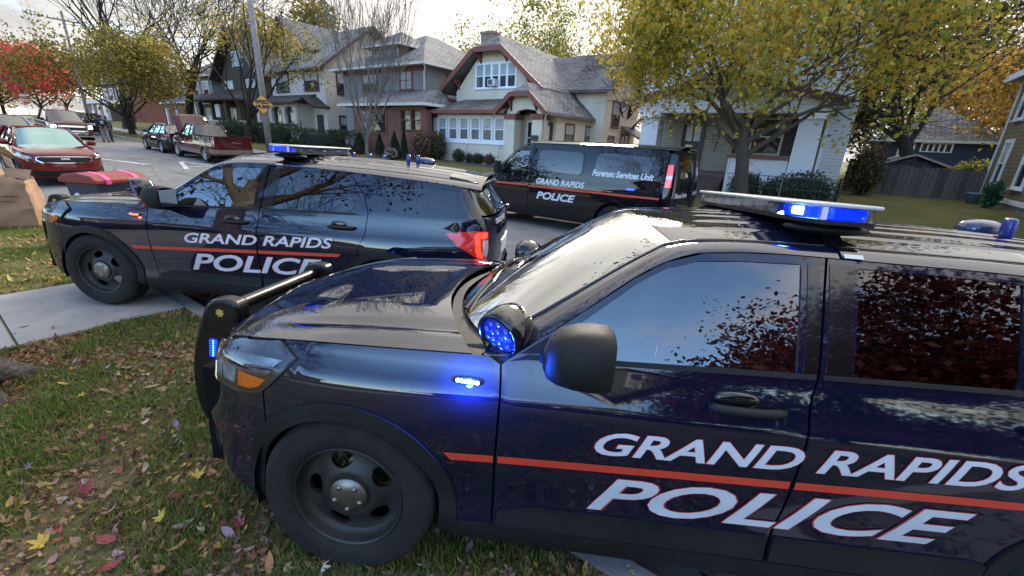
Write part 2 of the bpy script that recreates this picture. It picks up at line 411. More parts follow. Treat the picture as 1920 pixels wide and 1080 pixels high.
def panel(mapf, outline, name, mat, parent, sgn=1, res=.06, dens=.03, flange=.014, holes=(), off=0.):
    """a sheet-metal / glass piece: 2-D outline filled with a grid, laid on the surface, with a folded edge and true surface normals"""
    o = densify(outline, dens); hs = [densify(h, dens) for h in holes]
    ar = sum(o[i][0]*o[(i+1) % len(o)][1]-o[(i+1) % len(o)][0]*o[i][1] for i in range(len(o)))
    if ar < 0: o = o[::-1]
    A = np.array(o); lo, hi = A.min(0), A.max(0)
    gx = np.arange(lo[0]+res*.5, hi[0], res); gy = np.arange(lo[1]+res*.5, hi[1], res)
    G = np.stack(np.meshgrid(gx, gy), -1).reshape(-1, 2)
    if len(G):
        k = poly_inside(G, o) & (poly_dist(G, o) > res*.35)
        for h in hs: k &= ~poly_inside(G, h) & (poly_dist(G, h) > res*.35)
        G = G[k]
    loops = [o]+hs; vs = []; ed = []
    for lp in loops:
        b = len(vs); vs += [Vector(p) for p in lp]; ed += [(b+i, b+(i+1) % len(lp)) for i in range(len(lp))]
    vs += [Vector(p) for p in G]
    r = delaunay_2d_cdt(vs, ed, [], 1, 1e-6)
    uv = np.array([tuple(v) for v in r[0]]); F = [tuple(f) for f in r[2]]
    if hs:
        cen = np.array([uv[list(f)].mean(0) for f in F]); keep = np.ones(len(F), bool)
        for h in hs: keep &= ~poly_inside(cen, h)
        F = [f for f, k in zip(F, keep) if k]
    P = mapf(uv); Nn = fnormals(mapf, uv)*sgn
    P = P+Nn*off
    if sgn < 0: F = [f[::-1] for f in F]
    V = list(P); NN = list(Nn)
    if flange:
        for li, lp in enumerate(loops):
            q = np.array(lp); a = mapf(q); n = fnormals(mapf, q)*sgn; a = a+n*off; b = a-n*flange; m = len(q)
            t = np.roll(a, -1, 0)-np.roll(a, 1, 0); fn = np.cross(t, n)*sgn; fn /= np.maximum(np.linalg.norm(fn, axis=1), 1e-9)[:, None]
            base = len(V); V += list(a)+list(b); NN += list(fn)*2
            for i in range(m):
                j = (i+1) % m; f = (base+i, base+m+i, base+m+j, base+j); F.append(f if sgn > 0 else f[::-1])
    return raw_mesh(name, V, F, NN, mat, parent)
def grid_patch(fn, nu, nv, name, mat, parent, sgn=1):
    """structured patch: fn(u,v) with u,v in 0..1"""
    u, v = np.meshgrid(np.linspace(0, 1, nu), np.linspace(0, 1, nv), indexing='ij'); uv = np.stack([u.ravel(), v.ravel()], 1)
    P = fn(uv); Nn = fnormals(fn, np.clip(uv, 2e-3, 1-2e-3))*sgn
    F = []
    for i in range(nu-1):
        for j in range(nv-1):
            a = i*nv+j; f = (a, a+nv, a+nv+1, a+1); F.append(f if sgn > 0 else f[::-1])
    return raw_mesh(name, P, F, Nn, mat, parent)
def letters(mapf, name, body, mat, parent, org, size, off, sgn=1, shear=.25, bold=.02, sx=1.15, slope=0., width=None, mirror=False):
    v, f = text_geo(body, 1., shear, bold, sx)
    w = v[:, 0].max()-v[:, 0].min(); v[:, 0] -= v[:, 0].min()
    h = 0.73   # cap height of the built-in face
    s = size/h; k = (width/w/s) if width else 1
    bm = bmesh.new()
    for a, b in v: bm.verts.new((a*s*k, b*s, 0))
    bm.verts.ensure_lookup_table()
    for t in f:
        try: bm.faces.new([bm.verts[i] for i in t])
        except ValueError: pass
    for _ in range(3):
        le = [e for e in bm.edges if e.calc_length() > .05]
        if not le: break
        bmesh.ops.subdivide_edges(bm, edges=le, cuts=1); bmesh.ops.triangulate(bm, faces=bm.faces)
    bm.verts.index_update()
    uv = np.array([(org[0]+p.co.x, org[1]+p.co.y+slope*p.co.x) for p in bm.verts])
    if mirror: uv[:, 0] = 2*org[0]+(v[:, 0].max()*s*k)-uv[:, 0]
    F = [tuple(q.index for q in t.verts) for t in bm.faces]; bm.free()
    Nn = fnormals(mapf, uv)*sgn; P = mapf(uv)+Nn*off
    return raw_mesh(name, P, F, Nn, mat, parent)

def make_wheel(parent, x, y, z, r, w, side, M_t, M_rim, M_cap, style='steel', rim=.62, smooth=True):
    """wheel > tyre, rim, hub_cap; 'side' +1 for the car's left"""
    e = bpy.data.objects.new('wheel', None); COL.objects.link(e); e.parent = parent; e.location = (-x, y, z); e.empty_display_size = .1
    if side < 0: e.rotation_euler = (0, 0, math.pi)
    hw = w/2; rr = r*rim
    t = M(); prof = [(rr, -hw*.8), (rr*1.06, -hw*.96), (r*.86, -hw), (r*.95, -hw*.92), (r*.985, -hw*.75)]
    for k in range(-3, 4): prof += [(r, (k-.36)*hw*.21), (r, (k+.36)*hw*.21), (r-.008, (k+.42)*hw*.21), (r-.008, (k+.58)*hw*.21)] if k < 3 else [(r, (k-.36)*hw*.21), (r, (k+.36)*hw*.21)]
    prof += [(r*.985, hw*.75), (r*.95, hw*.92), (r*.90, hw*.985), (r*.885, hw*.97), (r*.86, hw), (r*.74, hw*.99), (rr*1.07, hw*.93), (rr*1.02, hw*.86), (rr, hw*.8)]
    t.lathe([(a, b) for a, b in prof][::-1], 56, axis='y'); t.build('tyre', M_t, e, angle=50, uv=False)
    m = M()
    if style == 'steel':
        dd = hw*.1
        prof = [(rr*1.015, hw*.84), (rr*.99, hw*.90), (rr*.955, hw*.86), (rr*.935, hw*.62), (rr*.90, hw*.47), (rr*.86, hw*.42)]
        m.lathe(prof, 56, axis='y')
        # disc with five oval openings
        n = 5; out = [(rr*.87*math.cos(2*math.pi*i/60), rr*.87*math.sin(2*math.pi*i/60)) for i in range(60)]
        hol = []
        for k in range(n):
            a = math.pi/2+.25+2*math.pi*k/n; cx, cz = rr*.665*math.cos(a), rr*.665*math.sin(a)
            hol.append([(cx+rr*(.145*math.cos(b)*math.cos(a)-.215*math.sin(b)*math.sin(a)), cz+rr*(.145*math.cos(b)*math.sin(a)+.215*math.sin(b)*math.cos(a))) for b in [2*math.pi*i/18 for i in range(18)]])
        def dm(q):
            q = np.asarray(q); R = np.hypot(q[:, 0], q[:, 1])/rr
            yy = hw*(.42+.26*np.exp(-((R-.42)/.18)**2)-.0*R); return np.stack([-q[:, 0], yy, q[:, 1]], 1)
        panel(dm, out, 'rim_disc', M_rim, e, 1, res=rr*.1, dens=rr*.09, flange=.02, holes=hol)
        m.build('rim', M_rim, e, angle=40, uv=False)
        c = M(); c.lathe([(rr*.36, hw*.55), (rr*.35, hw*.76), (rr*.30, hw*.85), (rr*.16, hw*.89), (0.001, hw*.895)], 28, axis='y')
        for k in range(5):
            a = -math.pi/2+2*math.pi*k/5; c.blob((rr*.24*math.cos(a), hw*.87, rr*.24*math.sin(a)), (rr*.055, hw*.07, rr*.055), 10, 6)
        c.build('hub_cap', M_cap, e, angle=40, uv=False)
    else:
        m.lathe([(rr*1.02, hw*.84), (rr*.97, hw*.86), (rr*.93, hw*.5), (rr*.9, -hw*.5)], 32, axis='y')
        for k in range(5):
            a = math.pi/2+2*math.pi*k/5
            for da in (-.13, .13):
                p0 = (rr*.16*math.cos(a), hw*.55, rr*.16*math.sin(a)); p1 = (rr*.95*math.cos(a+da), hw*.62, rr*.95*math.sin(a+da)); m.beam(p0, p1, rr*.1, rr*.08, (0, 1, 0))
        m.lathe([(rr*.22, hw*.3), (rr*.21, hw*.66), (.001, hw*.7)], 20, axis='y'); m.build('rim', M_rim, e, angle=40, uv=False)
        b = M(); b.lathe([(rr*.9, -hw*.1), (.001, -hw*.1)], 24, axis='y'); b.build('brake_disc', MATS['liner'], e, uv=False)
    return e

# ---- shared car materials
PAINT = pm('navy_paint', (.0048, .0066, .0205), .5, coat=1., var=.15, vscale=2., spec=.0)
PAINT.node_tree.nodes['Principled BSDF'].inputs['Coat IOR'].default_value = 1.72; PAINT.node_tree.nodes['Principled BSDF'].inputs['Coat Roughness'].default_value = .035
BLKP = pm('black_plastic', (.011, .011, .012), .6, spec=.3, bump=.12, bscale=260., var=.25, vscale=6., rvar=.08)
GBLK = pm('gloss_black', (.006, .006, .007), .12, coat=.6)
LINER = pm('liner', (.007, .007, .007), .95, spec=.1)
TYRE = pm('tyre_rubber', (.011, .0108, .0105), .85, col2=(.026, .0235, .021), vscale=6., bump=.2, bscale=120., spec=.3)
STEEL = pm('black_steel_rim', (.019, .018, .017), .48, var=.3, vscale=12., rvar=.1)
CHROME = pm('chrome', (.62, .62, .62), .1, 1.)
CAPM = pm('hub_metal', (.24, .215, .20), .42, 1., var=.2, vscale=20)
SILV = pm('silver_plastic', (.5, .5, .5), .35, .4)
REDS = pm('reflective_red_stripe', (.62, .055, .028), .42, var=.08, vscale=3)
WHT = pm('reflective_white_vinyl', (.60, .62, .68), .40, var=.10, vscale=2.5)
DRED = pm('red_vinyl_edge', (.42, .03, .03), .45)
GOLD = pm('gold_emblem', (.62, .46, .14), .35, .8)
RED_LENS = pm('red_lens', (.42, .012, .010), .12, coat=1., emit=(1, .05, .03), estr=.03)
RED_LIT = pm('red_lit_lens', (.6, .02, .015), .15, coat=1., emit=(1, .035, .015), estr=.55)
CLR_LENS = pm('clear_lens', (.42, .42, .42), .08, coat=1., var=.5, vscale=18.)
AMBER = pm('amber_reflector', (.42, .10, .008), .2, coat=1., emit=(1, .25, .02), estr=.04)  # amber glow put into the reflector as emission, no lamp behind it
BLUE_LIT = emit_mat('blue_led_lit', (.001, .02, 1.), .55)
BLUE_CORE = emit_mat('blue_led_core', (.24, .58, 1.), 3.2)
BLUE_DIM = pm('blue_led_dim', (.01, .05, .5), .2, coat=1., emit=(.003, .04, 1.), estr=.35)
RED_LED = emit_mat('red_led_lit', (1., .04, .02), 2.5)
WS_GLASS = glass_mat('windshield_glass', (.62, .72, .68), 2.3)
CLR_GLASS = glass_mat('door_glass', (.66, .76, .76), 2.1)
TINT = glass_mat('tinted_glass', (.035, .04, .042), 1.15)
SEATM = pm('seat_cloth', (.03, .03, .032), .85, bump=.2, bscale=150)
DASH = pm('dash_plastic', (.02, .02, .021), .7, bump=.1, bscale=200)
HEADL = pm('headliner', (.30, .29, .27), .9)
LENSG = glass_mat('lamp_cover', (.92, .93, .95), 1.0)
REFL = pm('lamp_reflector', (.55, .56, .58), .18, .9, var=.3, vscale=30)

# ---------------------------------------------------------------- the police SUV
PLAN = [(-.03, 0), (-.018, .30), (.02, .52), (.10, .705), (.23, .838), (.43, .918), (.70, .955), (1.0, .972), (1.5, .975), (2.4, .982), (3.3, .988), (3.95, .985), (4.4, .962), (4.7, .915), (4.88, .83), (4.98, .68), (5.03, .45), (5.045, .2), (5.05, 0)]
ZB = pchip([0, .4, 1.0, 1.45, 1.62, 2.0, 2.66, 3.4, 4.0, 4.6, 5.05], [.98, 1.035, 1.082, 1.098, 1.103, 1.118, 1.146, 1.168, 1.185, 1.205, 1.21])
SUV = Surf(PLAN, [(.20, .075), (.26, .05), (.34, .034), (.44, .042), (.52, .034), (.62, .016), (.74, .004), (.84, .0), (.92, .003), (.965, .012)], .965, ZB, .068, .40,
           [(.22, .12), (.32, .05), (.45, .01), (.58, .0), (.66, .06), (.75, .12), (.85, .16), (.95, .19), (1.0, .21), (1.1, .24)],
           [(.22, .10), (.36, .02), (.5, .0), (.62, .01), (.66, .055), (.8, .05), (1.0, .045), (1.15, .055), (1.22, .085), (1.35, .19), (1.55, .36)], .38, 4.62, .12)
# soft swell over the wheel arches
SUV.bulge = lambda x, z: .012*np.exp(-((x-.9)/.5)**2)*np.exp(-((z-.72)/.2)**2)+.016*np.exp(-((x-3.92)/.55)**2)*np.exp(-((z-.8)/.22)**2)
ZA = pchip([1.45, 1.56, 1.70, 1.85, 2.0, 2.12, 2.26, 2.6, 3.2, 3.6, 4.0, 4.4, 4.75, 4.9], [1.095, 1.105, 1.205, 1.315, 1.427, 1.497, 1.541, 1.562, 1.562, 1.553, 1.537, 1.512, 1.48, 1.46])
ZE = pchip([.09, .2, .30, .42, .6, .8, 1.0, 1.45], [.985, .995, 1.01, 1.035, 1.057, 1.072, 1.082, 1.098])
ZC_H = pchip([.06, .14, .25, .42, .7, 1.0, 1.3, 1.5], [.975, 1.01, 1.04, 1.072, 1.103, 1.122, 1.132, 1.14])
def suv_maps():
    Lm = lambda uv: to_obj(SUV.side(uv[:, 0], uv[:, 1])); Rm = lambda uv: to_obj(SUV.side(uv[:, 0], uv[:, 1]), True)
    return Lm, Rm
qf = np.linspace(SUV.q0, .42, 40); fx = SUV.side(qf, ZE(np.interp(qf, SUV.Q, SUV.c[:, 0])))
xs_ = np.r_[fx[:, 0], np.linspace(.46, 1.5, 30)]
ys_ = np.r_[fx[:, 1], SUV.side(np.linspace(.46, 1.5, 30), ZE(np.linspace(.46, 1.5, 30)))[:, 1]]
o_ = np.argsort(xs_); HXS, HYS = xs_[o_], ys_[o_]
def hood_map(uv):
    x, y = uv[:, 0], uv[:, 1]; ye = np.maximum(np.interp(x, HXS, HYS), .02); r = np.clip(np.abs(y)/ye, 0, 1.02)
    zc, ze = ZC_H(x), ZE(x); z = zc-(zc-ze)*r**3.2
    w = .47-.10*np.clip((1.2-x)/.9, 0, 1)
    z = z-.020*(1-sstep(np.abs(y), w-.045, w))*sstep(x, .42, .62)*(1-sstep(x, 1.02, 1.16))
    z = z-.010*np.exp(-((np.abs(y)-.70)/.05)**2)*sstep(x, .4, .7)
    return np.stack([-x, y, z], 1)
YE_WS = pchip([1.21, 1.45, 1.8, 2.05, 2.17, 2.4, 2.8, 3.4, 4.0, 4.5, 4.9], [.77, .77, .690, .632, .612, .612, .620, .620, .605, .58, .555])
ZC_T = pchip([1.21, 1.6, 1.95, 2.08, 2.2, 2.4, 2.8, 3.4, 4.0, 4.5, 4.85], [1.09, 1.348, 1.573, 1.634, 1.650, 1.660, 1.668, 1.668, 1.652, 1.622, 1.585])
ZEDGE = pchip([1.21, 1.45, 1.8, 2.05, 2.17, 2.4, 2.8, 3.4, 4.0, 4.5, 4.9], [.94, 1.098, 1.325, 1.488, 1.553, 1.580, 1.590, 1.588, 1.572, 1.545, 1.51])
def top_z(x, y, ribs=False):
    r = np.abs(y)/YE_WS(x); z = ZC_T(x)-(ZC_T(x)-ZEDGE(x))*np.clip(r, 0, 1.05)**2.2
    if ribs: z = z+.0055*np.maximum(0, np.cos(y/.118*2*math.pi))**2*sstep(x, 2.28, 2.42)*(1-sstep(x, 4.45, 4.6))*(1-sstep(np.abs(y), .47, .50))
    return z
def ws_map(uv): return np.stack([-uv[:, 0], uv[:, 1], top_z(uv[:, 0], uv[:, 1])], 1)
ARCF, ARCR, RA = (.90, .375), (3.925, .375), .47

def police_suv(name, label, led):
    T = root(name, label, 'police car', group='police SUVs parked nose-in over the kerb')
    Lm, Rm = suv_maps()
    def both(outline, nm, mat, holes=(), **k):
        a = panel(Lm, outline, nm, mat, T, 1, holes=holes, **k); b = panel(Rm, outline, nm, mat, T, -1, holes=holes, **k)
        return a, b
    # fenders
    tipx = [(.565, .85), (.62, .905), (.70, .997)]
    fe = tipx+[(x, float(ZE(x))-.004) for x in (.62,)]+[(x, float(ZE(x))-.003) for x in np.linspace(.68, 1.47, 12)]+[(1.515, 1.07), (1.525, .95), (1.522, .6), (1.525, .31), (1.372, .295)]+arc(*ARCF, RA, -5, 136, 26)
    both(fe, 'front_fender', PAINT)
    fw = [(.435, .27)]+arc(*ARCF, RA, 181, 137.5, 12)+[(.558, .845), (.45, .855)]+[(q, float(ZE(np.interp(q, SUV.Q, SUV.c[:, 0])))-.003) for q in np.linspace(.42, SUV.q0, 22)]+[(SUV.q0, .27)]
    both(fw, 'front_bumper', PAINT, res=.05)
    # grille and lower intake on the front face
    both([(SUV.q0, .60), (-.10, .60), (-.02, .70), (-.02, .86), (-.12, .90), (SUV.q0, .905)], 'grille', BLKP, off=.006, res=.05)
    both([(SUV.q0, .30), (.10, .32), (.16, .42), (.02, .50), (SUV.q0, .50)], 'lower_intake', BLKP, off=.006, res=.05)
    # headlights: dark bezel, reflector units, clear cover
    hl = [(.695, .997), (.62, .908), (.565, .853), (.46, .832), (.30, .835), (.16, .87), (.14, .93), (.20, .972), (.30, .995), (.42, 1.026), (.55, 1.043), (.615, 1.052)]
    for mp, sg in ((Lm, 1), (Rm, -1)):
        h = panel(mp, hl, 'headlight', pm('lamp_bezel', (.030, .030, .032), .3, coat=.5), T, sg, off=.002, flange=.03)
        panel(mp, [(.64, .985), (.50, .985), (.30, .968), (.20, .945), (.19, .925), (.34, .935), (.50, .945), (.60, .955)], 'reflector', REFL, h, sg, off=.006, flange=.004)
        for a_, b_ in ((.24, .33), (.345, .42)): panel(mp, rounded([(a_, .862), (b_, .858), (b_+.005, .925), (a_-.005, .920)], .012), 'lamp_unit', CLR_LENS, h, sg, off=.010, flange=.008)
        panel(mp, [(.165, .885), (.225, .868), (.225, .915), (.175, .925)], 'lamp_unit', CLR_LENS, h, sg, off=.010, flange=.008)
        panel(mp, [(.435, .852), (.50, .855), (.545, .872), (.575, .905), (.44, .918)], 'amber_reflector', AMBER, h, sg, off=.008, flange=.004)
        panel(mp, [(.48, .925), (.585, .928), (.60, .945), (.49, .94)], 'lamp_unit', REFL, h, sg, off=.008, flange=.003)
        panel(mp, hl, 'lamp_cover', LENSG, h, sg, off=.018, flange=.014)
    # doors with window openings
    wf = [(1.665, 1.122), (1.78, 1.222), (1.90, 1.318), (2.02, 1.412), (2.12, 1.470), (2.24, 1.508), (2.40, 1.522), (2.615, 1.530), (2.60, 1.152), (2.2, 1.136), (1.9, 1.123)]
    fd = [(1.533, .335), (1.530, .6), (1.533, .95), (1.523, 1.07), (1.56, 1.102)]+[(x, float(ZA(x))-.004) for x in (1.70, 1.85, 2.0, 2.12, 2.26, 2.4, 2.55, 2.70)]+[(2.69, 1.45), (2.672, 1.17), (2.655, 1.08), (2.645, .8), (2.640, .345)]
    wr = [(2.795, 1.160), (2.82, 1.533), (3.05, 1.533), (3.30, 1.530), (3.385, 1.527), (3.345, 1.178), (3.1, 1.171)]
    wq = [(3.372, 1.180), (3.412, 1.526), (3.455, 1.52), (3.53, 1.40), (3.585, 1.28), (3.592, 1.215), (3.56, 1.186)]
    rd = [(2.650, .345), (2.655, .8), (2.665, 1.08), (2.682, 1.17), (2.70, 1.45), (2.71, float(ZA(2.71))-.004)]+[(x, float(ZA(x))-.004) for x in (2.9, 3.1, 3.3, 3.46)]+[(3.56, 1.49), (3.68, 1.36), (3.745, 1.20), (3.725, 1.0), (3.66, .83)]+arc(*ARCR, RA, 124, 179, 14)+[(3.452, .345)]
    both(fd, 'front_door', PAINT, holes=[wf]); both(rd, 'rear_door', PAINT, holes=[wr, wq])
    for mp, sg in ((Lm, 1), (Rm, -1)):
        panel(mp, wf, 'front_window', CLR_GLASS, T, sg, off=-.006, flange=0); panel(mp, wr, 'rear_window', TINT, T, sg, off=-.006, flange=0); panel(mp, wq, 'quarter_glass', TINT, T, sg, off=-.006, flange=0)
    # gloss black pillars and belt mouldings
    both([(2.622, 1.156), (2.637, 1.537), (2.682, 1.537), (2.668, 1.158)], 'pillar_trim', GBLK, off=.003, flange=.004); both([(2.70, 1.16), (2.715, 1.537), (2.806, 1.537), (2.782, 1.162)], 'pillar_trim', GBLK, off=.003, flange=.004)
    both([(1.55, 1.085)]+[(x, float(ZB(x))-.006) for x in np.linspace(1.62, 2.665, 10)]+[(x, float(ZB(x))+.013) for x in np.linspace(2.665, 1.62, 10)], 'belt_moulding', BLKP, off=.006, flange=.008)
    both([(x, float(ZB(x))-.004) for x in np.linspace(2.69, 3.70, 10)]+[(x, float(ZB(x))+.013) for x in np.linspace(3.60, 2.69, 10)], 'belt_moulding', BLKP, off=.006, flange=.008)
    both([(1.585, 1.115), (1.658, 1.122), (1.78, 1.226), (1.72, 1.207)], 'mirror_sail', BLKP, off=.004, flange=.006)
    both([(1.43, 1.06), (1.59, 1.05), (1.61, 1.13), (1.44, 1.103)], 'cowl_side', BLKP, off=-.008, flange=.03)
    # rear quarter and its long dark glass
    wk = [(3.80, 1.492), (3.90, 1.34), (3.985, 1.245), (4.05, 1.213), (4.3, 1.214), (4.78, 1.222), (4.72, 1.34), (4.64, 1.452), (4.3, 1.475), (4.0, 1.490)]
    rq = arc(*ARCR, RA, 5, 122, 26)+[(3.668, .84), (3.733, 1.0), (3.753, 1.20), (3.688, 1.365), (3.568, 1.495), (3.47, float(ZA(3.47))-.004)]+[(x, float(ZA(x))-.004) for x in (3.7, 4.0, 4.3, 4.6, 4.72)]+[(4.83, 1.34), (4.90, 1.225), (4.97, 1.15), (4.99, .84), (5.0, .64), (4.40, .64), (4.40, .45)]
    both(rq, 'rear_quarter', PAINT, holes=[wk])
    for mp, sg in ((Lm, 1), (Rm, -1)):
        panel(mp, wk, 'rear_side_window', TINT, T, sg, off=-.004, flange=0)
        panel(mp, [(4.77, 1.232), (4.87, 1.236), (4.80, 1.36), (4.72, 1.455), (4.655, 1.455), (4.73, 1.345)], 'pillar_trim', GBLK, T, sg, off=.004, flange=.004)
    rb = arc(*ARCR, RA, 4, -10, 4)[::-1]+[(4.395, .632), (SUV.q1, .632), (SUV.q1, .30), (4.42, .28)]
    both(rb, 'rear_bumper', PAINT, off=.0); both([(4.42, .29), (4.45, .44), (SUV.q1, .46), (SUV.q1, .29)], 'bumper_valance', BLKP, off=.006)
    lg = [(4.98, .645), (4.995, .85), (4.98, 1.15), (4.91, 1.218), (SUV.q1, 1.225), (SUV.q1, .645)]
    both(lg, 'liftgate', PAINT, res=.05)
    for mp, sg in ((Lm, 1), (Rm, -1)):
        panel(mp, [(4.885, 1.238), (SUV.q1, 1.238), (SUV.q1, 1.50), (4.74, 1.49)], 'rear_glass', TINT, T, sg, off=0, flange=0, res=.05)
        tl = [(4.50, 1.065), (4.62, .955), (4.80, .845), (4.87, .80), (4.945, .815), (4.97, .90), (4.972, 1.085), (4.80, 1.095)]
        t = panel(mp, tl, 'tail_light', RED_LENS, T, sg, off=.008, flange=.02)
        panel(mp, [(4.80, 1.062), (4.80, .90), (4.825, .845), (4.875, .828), (4.885, .85), (4.855, .90), (4.852, 1.02), (4.955, 1.03), (4.96, 1.075), (4.83, 1.082)], 'lit_strip', RED_LIT, t, sg, off=.013, flange=.004)
        panel(mp, [(4.885, .86), (4.935, .835), (4.958, .90), (4.958, 1.005), (4.885, 1.0)], 'reverse_lamp', CLR_LENS, t, sg, off=.012, flange=.004)
    # licence plate, rear lettering
    both([(5.43, .78), (SUV.q1, .78), (SUV.q1, .93), (5.43, .93)], 'licence_plate', pm('plate_white', (.62, .64, .66), .5), off=.012)
    # lower cladding, sills and arches
    both([(1.375, .245), (1.53, .232), (3.44, .235), (3.475, .262), (3.455, .345), (1.372, .338)], 'sill', BLKP, off=.004, flange=.05)
    both([(1.545, .345), (1.552, .415), (1.70, .450), (2.634, .462), (2.632, .352)], 'door_cladding', BLKP, off=.010, flange=.012)
    both([(2.656, .352), (2.658, .462), (3.40, .472), (3.445, .46), (3.446, .352)], 'door_cladding', BLKP, off=.010, flange=.012)
    for cx, a0, a1 in ((ARCF, -13, 192), (ARCR, -8, 193)):
        tr = arc(*cx, .478, a0, a1, 44)+arc(*cx, .405, a1, a0, 40)
        both(tr, 'arch_trim', BLKP, off=.010, flange=.05, res=.03)
    # hood, cowl, windshield, roof
    HB = 1.40; yb = float(np.interp(HB, HXS, HYS))-.006
    ho = [(float(a)+.004, float(b)) for a, b in zip(HXS, HYS) if a < HB]
    ho = [(ho[0][0], 0.)]+[(a, b-.004) for a, b in ho[1:]]+[(HB, yb)]+[(1.155+.245*(y/yb)**2, y) for y in np.linspace(yb*.96, 0, 14)]
    ho = ho+[(a, -b) for a, b in ho[::-1][1:-1]]
    panel(hood_map, ho, 'hood', PAINT, T, -1, res=.035, dens=.025)
    cw = [(1.163+.245*(y/yb)**2, y) for y in np.linspace(-yb, yb, 30)]+[(1.235+.24*(y/.77)**2, y) for y in np.linspace(.79, -.79, 30)]
    panel(lambda uv: np.stack([-uv[:, 0], uv[:, 1], 1.088-.02*np.abs(uv[:, 1])+.02*(uv[:, 0]-1.2)], 1), cw, 'cowl', BLKP, T, -1, flange=.03, res=.05)
    ws = [(1.212+.24*(y/.77)**2, y) for y in np.linspace(-.765, .765, 30)]+[(x, float(YE_WS(x))-.006) for x in np.linspace(1.5, 2.12, 14)]+[(2.165-.085*(1-(y/.6)**2), y) for y in np.linspace(.6, -.6, 20)]+[(x, -float(YE_WS(x))+.006) for x in np.linspace(2.12, 1.5, 14)]
    panel(ws_map, ws, 'windshield', WS_GLASS, T, -1, flange=.0, res=.05)
    # dark frit band at the top and sides of the windshield
    fr_in = [(1.30+.20*(y/.70)**2, y) for y in np.linspace(-.70, .70, 24)]+[(x, float(YE_WS(x))-.045) for x in np.linspace(1.56, 2.02, 12)]+[(2.09-.085*(1-(y/.56)**2), y) for y in np.linspace(.55, -.55, 16)]+[(x, -float(YE_WS(x))+.045) for x in np.linspace(2.02, 1.56, 12)]
    panel(ws_map, ws, 'windshield_border', GBLK, T, -1, flange=.0, res=.05, holes=[fr_in], off=-.003)
    def roof_f(uv):
        v = uv[:, 1]*2-1; xf = 2.172-.085*(1-v*v); x = xf+(4.80-xf)*uv[:, 0]; y = v*YE_WS(x); return np.stack([-x, y, top_z(x, y, True)], 1)
    rf = grid_patch(roof_f, 46, 121, 'roof', PAINT, T, -1)
    for sg in (1, -1):
        def cant(uv, sg=sg):
            x = 1.45+(4.80-1.45)*uv[:, 0]; w = uv[:, 1]; y1, z1 = YE_WS(x)-.002, top_z(x, YE_WS(x)); P2 = SUV.side(x, ZA(x))
            b = .016*np.sin(np.pi*w); return np.stack([-x, sg*(y1+(P2[:, 1]-y1)*w+b*.6), z1+(P2[:, 2]-z1)*w+b], 1)
        grid_patch(cant, 70, 9, 'roof_side', PAINT, T, -sg)
        g = M(); pts = [(-x, sg*(float(YE_WS(x))-.004), float(ZEDGE(x))+.002) for x in np.linspace(1.47, 4.75, 50)]; g.tube(pts, .007, 6); g.build('roof_seal', GBLK, T, smooth=True, uv=False)
    # spoiler
    sp = M(); prof = [(4.46, 1.60), (4.70, 1.575), (4.86, 1.535), (4.865, 1.515), (4.72, 1.50), (4.5, 1.50)]
    vs = []
    for i, yv in enumerate(np.linspace(-.56, .56, 17)):
        k = -.035*(abs(yv)/.56)**2.5; dx = -.09*(abs(yv)/.56)**2
        vs += [(-(x+dx*(x-4.4)/.46), yv, z+k+.012) for x, z in prof]
    n = len(prof); fs = [(i*n+j, i*n+(j+1) % n, (i+1)*n+(j+1) % n, (i+1)*n+j) for i in range(16) for j in range(n)]+[tuple(range(n))[::-1], tuple(range(16*n, 17*n))]
    sp.add(vs, fs); sp.build('spoiler', PAINT, T, angle=50, uv=False)
    # stripe and lettering
    st = lambda x: .690+.046*(x-1.3)
    for mp, sg, mir in ((Lm, 1, False), (Rm, -1, True)):
        for a, b in ((1.318, 1.519), (1.538, 2.637), (2.656, 3.50)):
            p0 = (a+.03 if a < 1.4 else a, st(a)-.034); panel(mp, [p0, (b-(.03 if b > 3.4 else 0), st(b)-.034), (b, st(b)), (a, st(a))], 'stripe', REDS, T, sg, off=.0022, flange=0, res=.04)
        for body, org, h, w, sl, sh in (('GRAND RAPIDS', (1.905, .770), .100, 1.52, .046, .28), ('POLICE', (1.915, .487), .178, 1.38, .040, .34)):
            letters(mp, 'lettering_edge', body, DRED, T, (org[0]-.004, org[1]), h, .0026, sg, sh, .034, 1.2, sl, w+.008, mir)
            letters(mp, 'lettering', body, WHT, T, org, h, .0036, sg, sh, .020, 1.2, sl, w, mir)
    letters(Lm, 'lettering', 'GRAND RAPIDS', WHT, T, (5.16, 1.145), .05, .004, 1, .2, .02, 1.1, 0, .55); letters(Lm, 'lettering', 'POLICE', WHT, T, (5.15, .69), .055, .004, 1, .2, .02, 1.1, 0, .45)
    # door handles with dished recesses
    for mp, sg in ((Lm, 1), (Rm, -1)):
        for hx, hz in ((2.43, 1.012), (3.50, 1.045)):
            c = SUV.side(np.array([hx]), np.array([hz]))[0]
            r_ = M(); r_.blob((-hx+.03, sg*(c[1]-.012), hz+.022), (.085, .018, .036), 16, 8, .8); r_.build('handle_recess', GBLK, T, smooth=True, uv=False)
            m = M()
            pr = []
            for i in range(13):
                t = i/12; xx = hx-.135+.27*t; o = SUV.side(np.array([xx]), np.array([hz]))[0]; pr.append((-xx, sg*(o[1]+.012+.022*math.sin(math.pi*t)**.6), hz+.006*t))
            m.tube(pr, [.010]+[.017]*11+[.012], 10); m.build('door_handle', BLKP, T, smooth=True, uv=False)
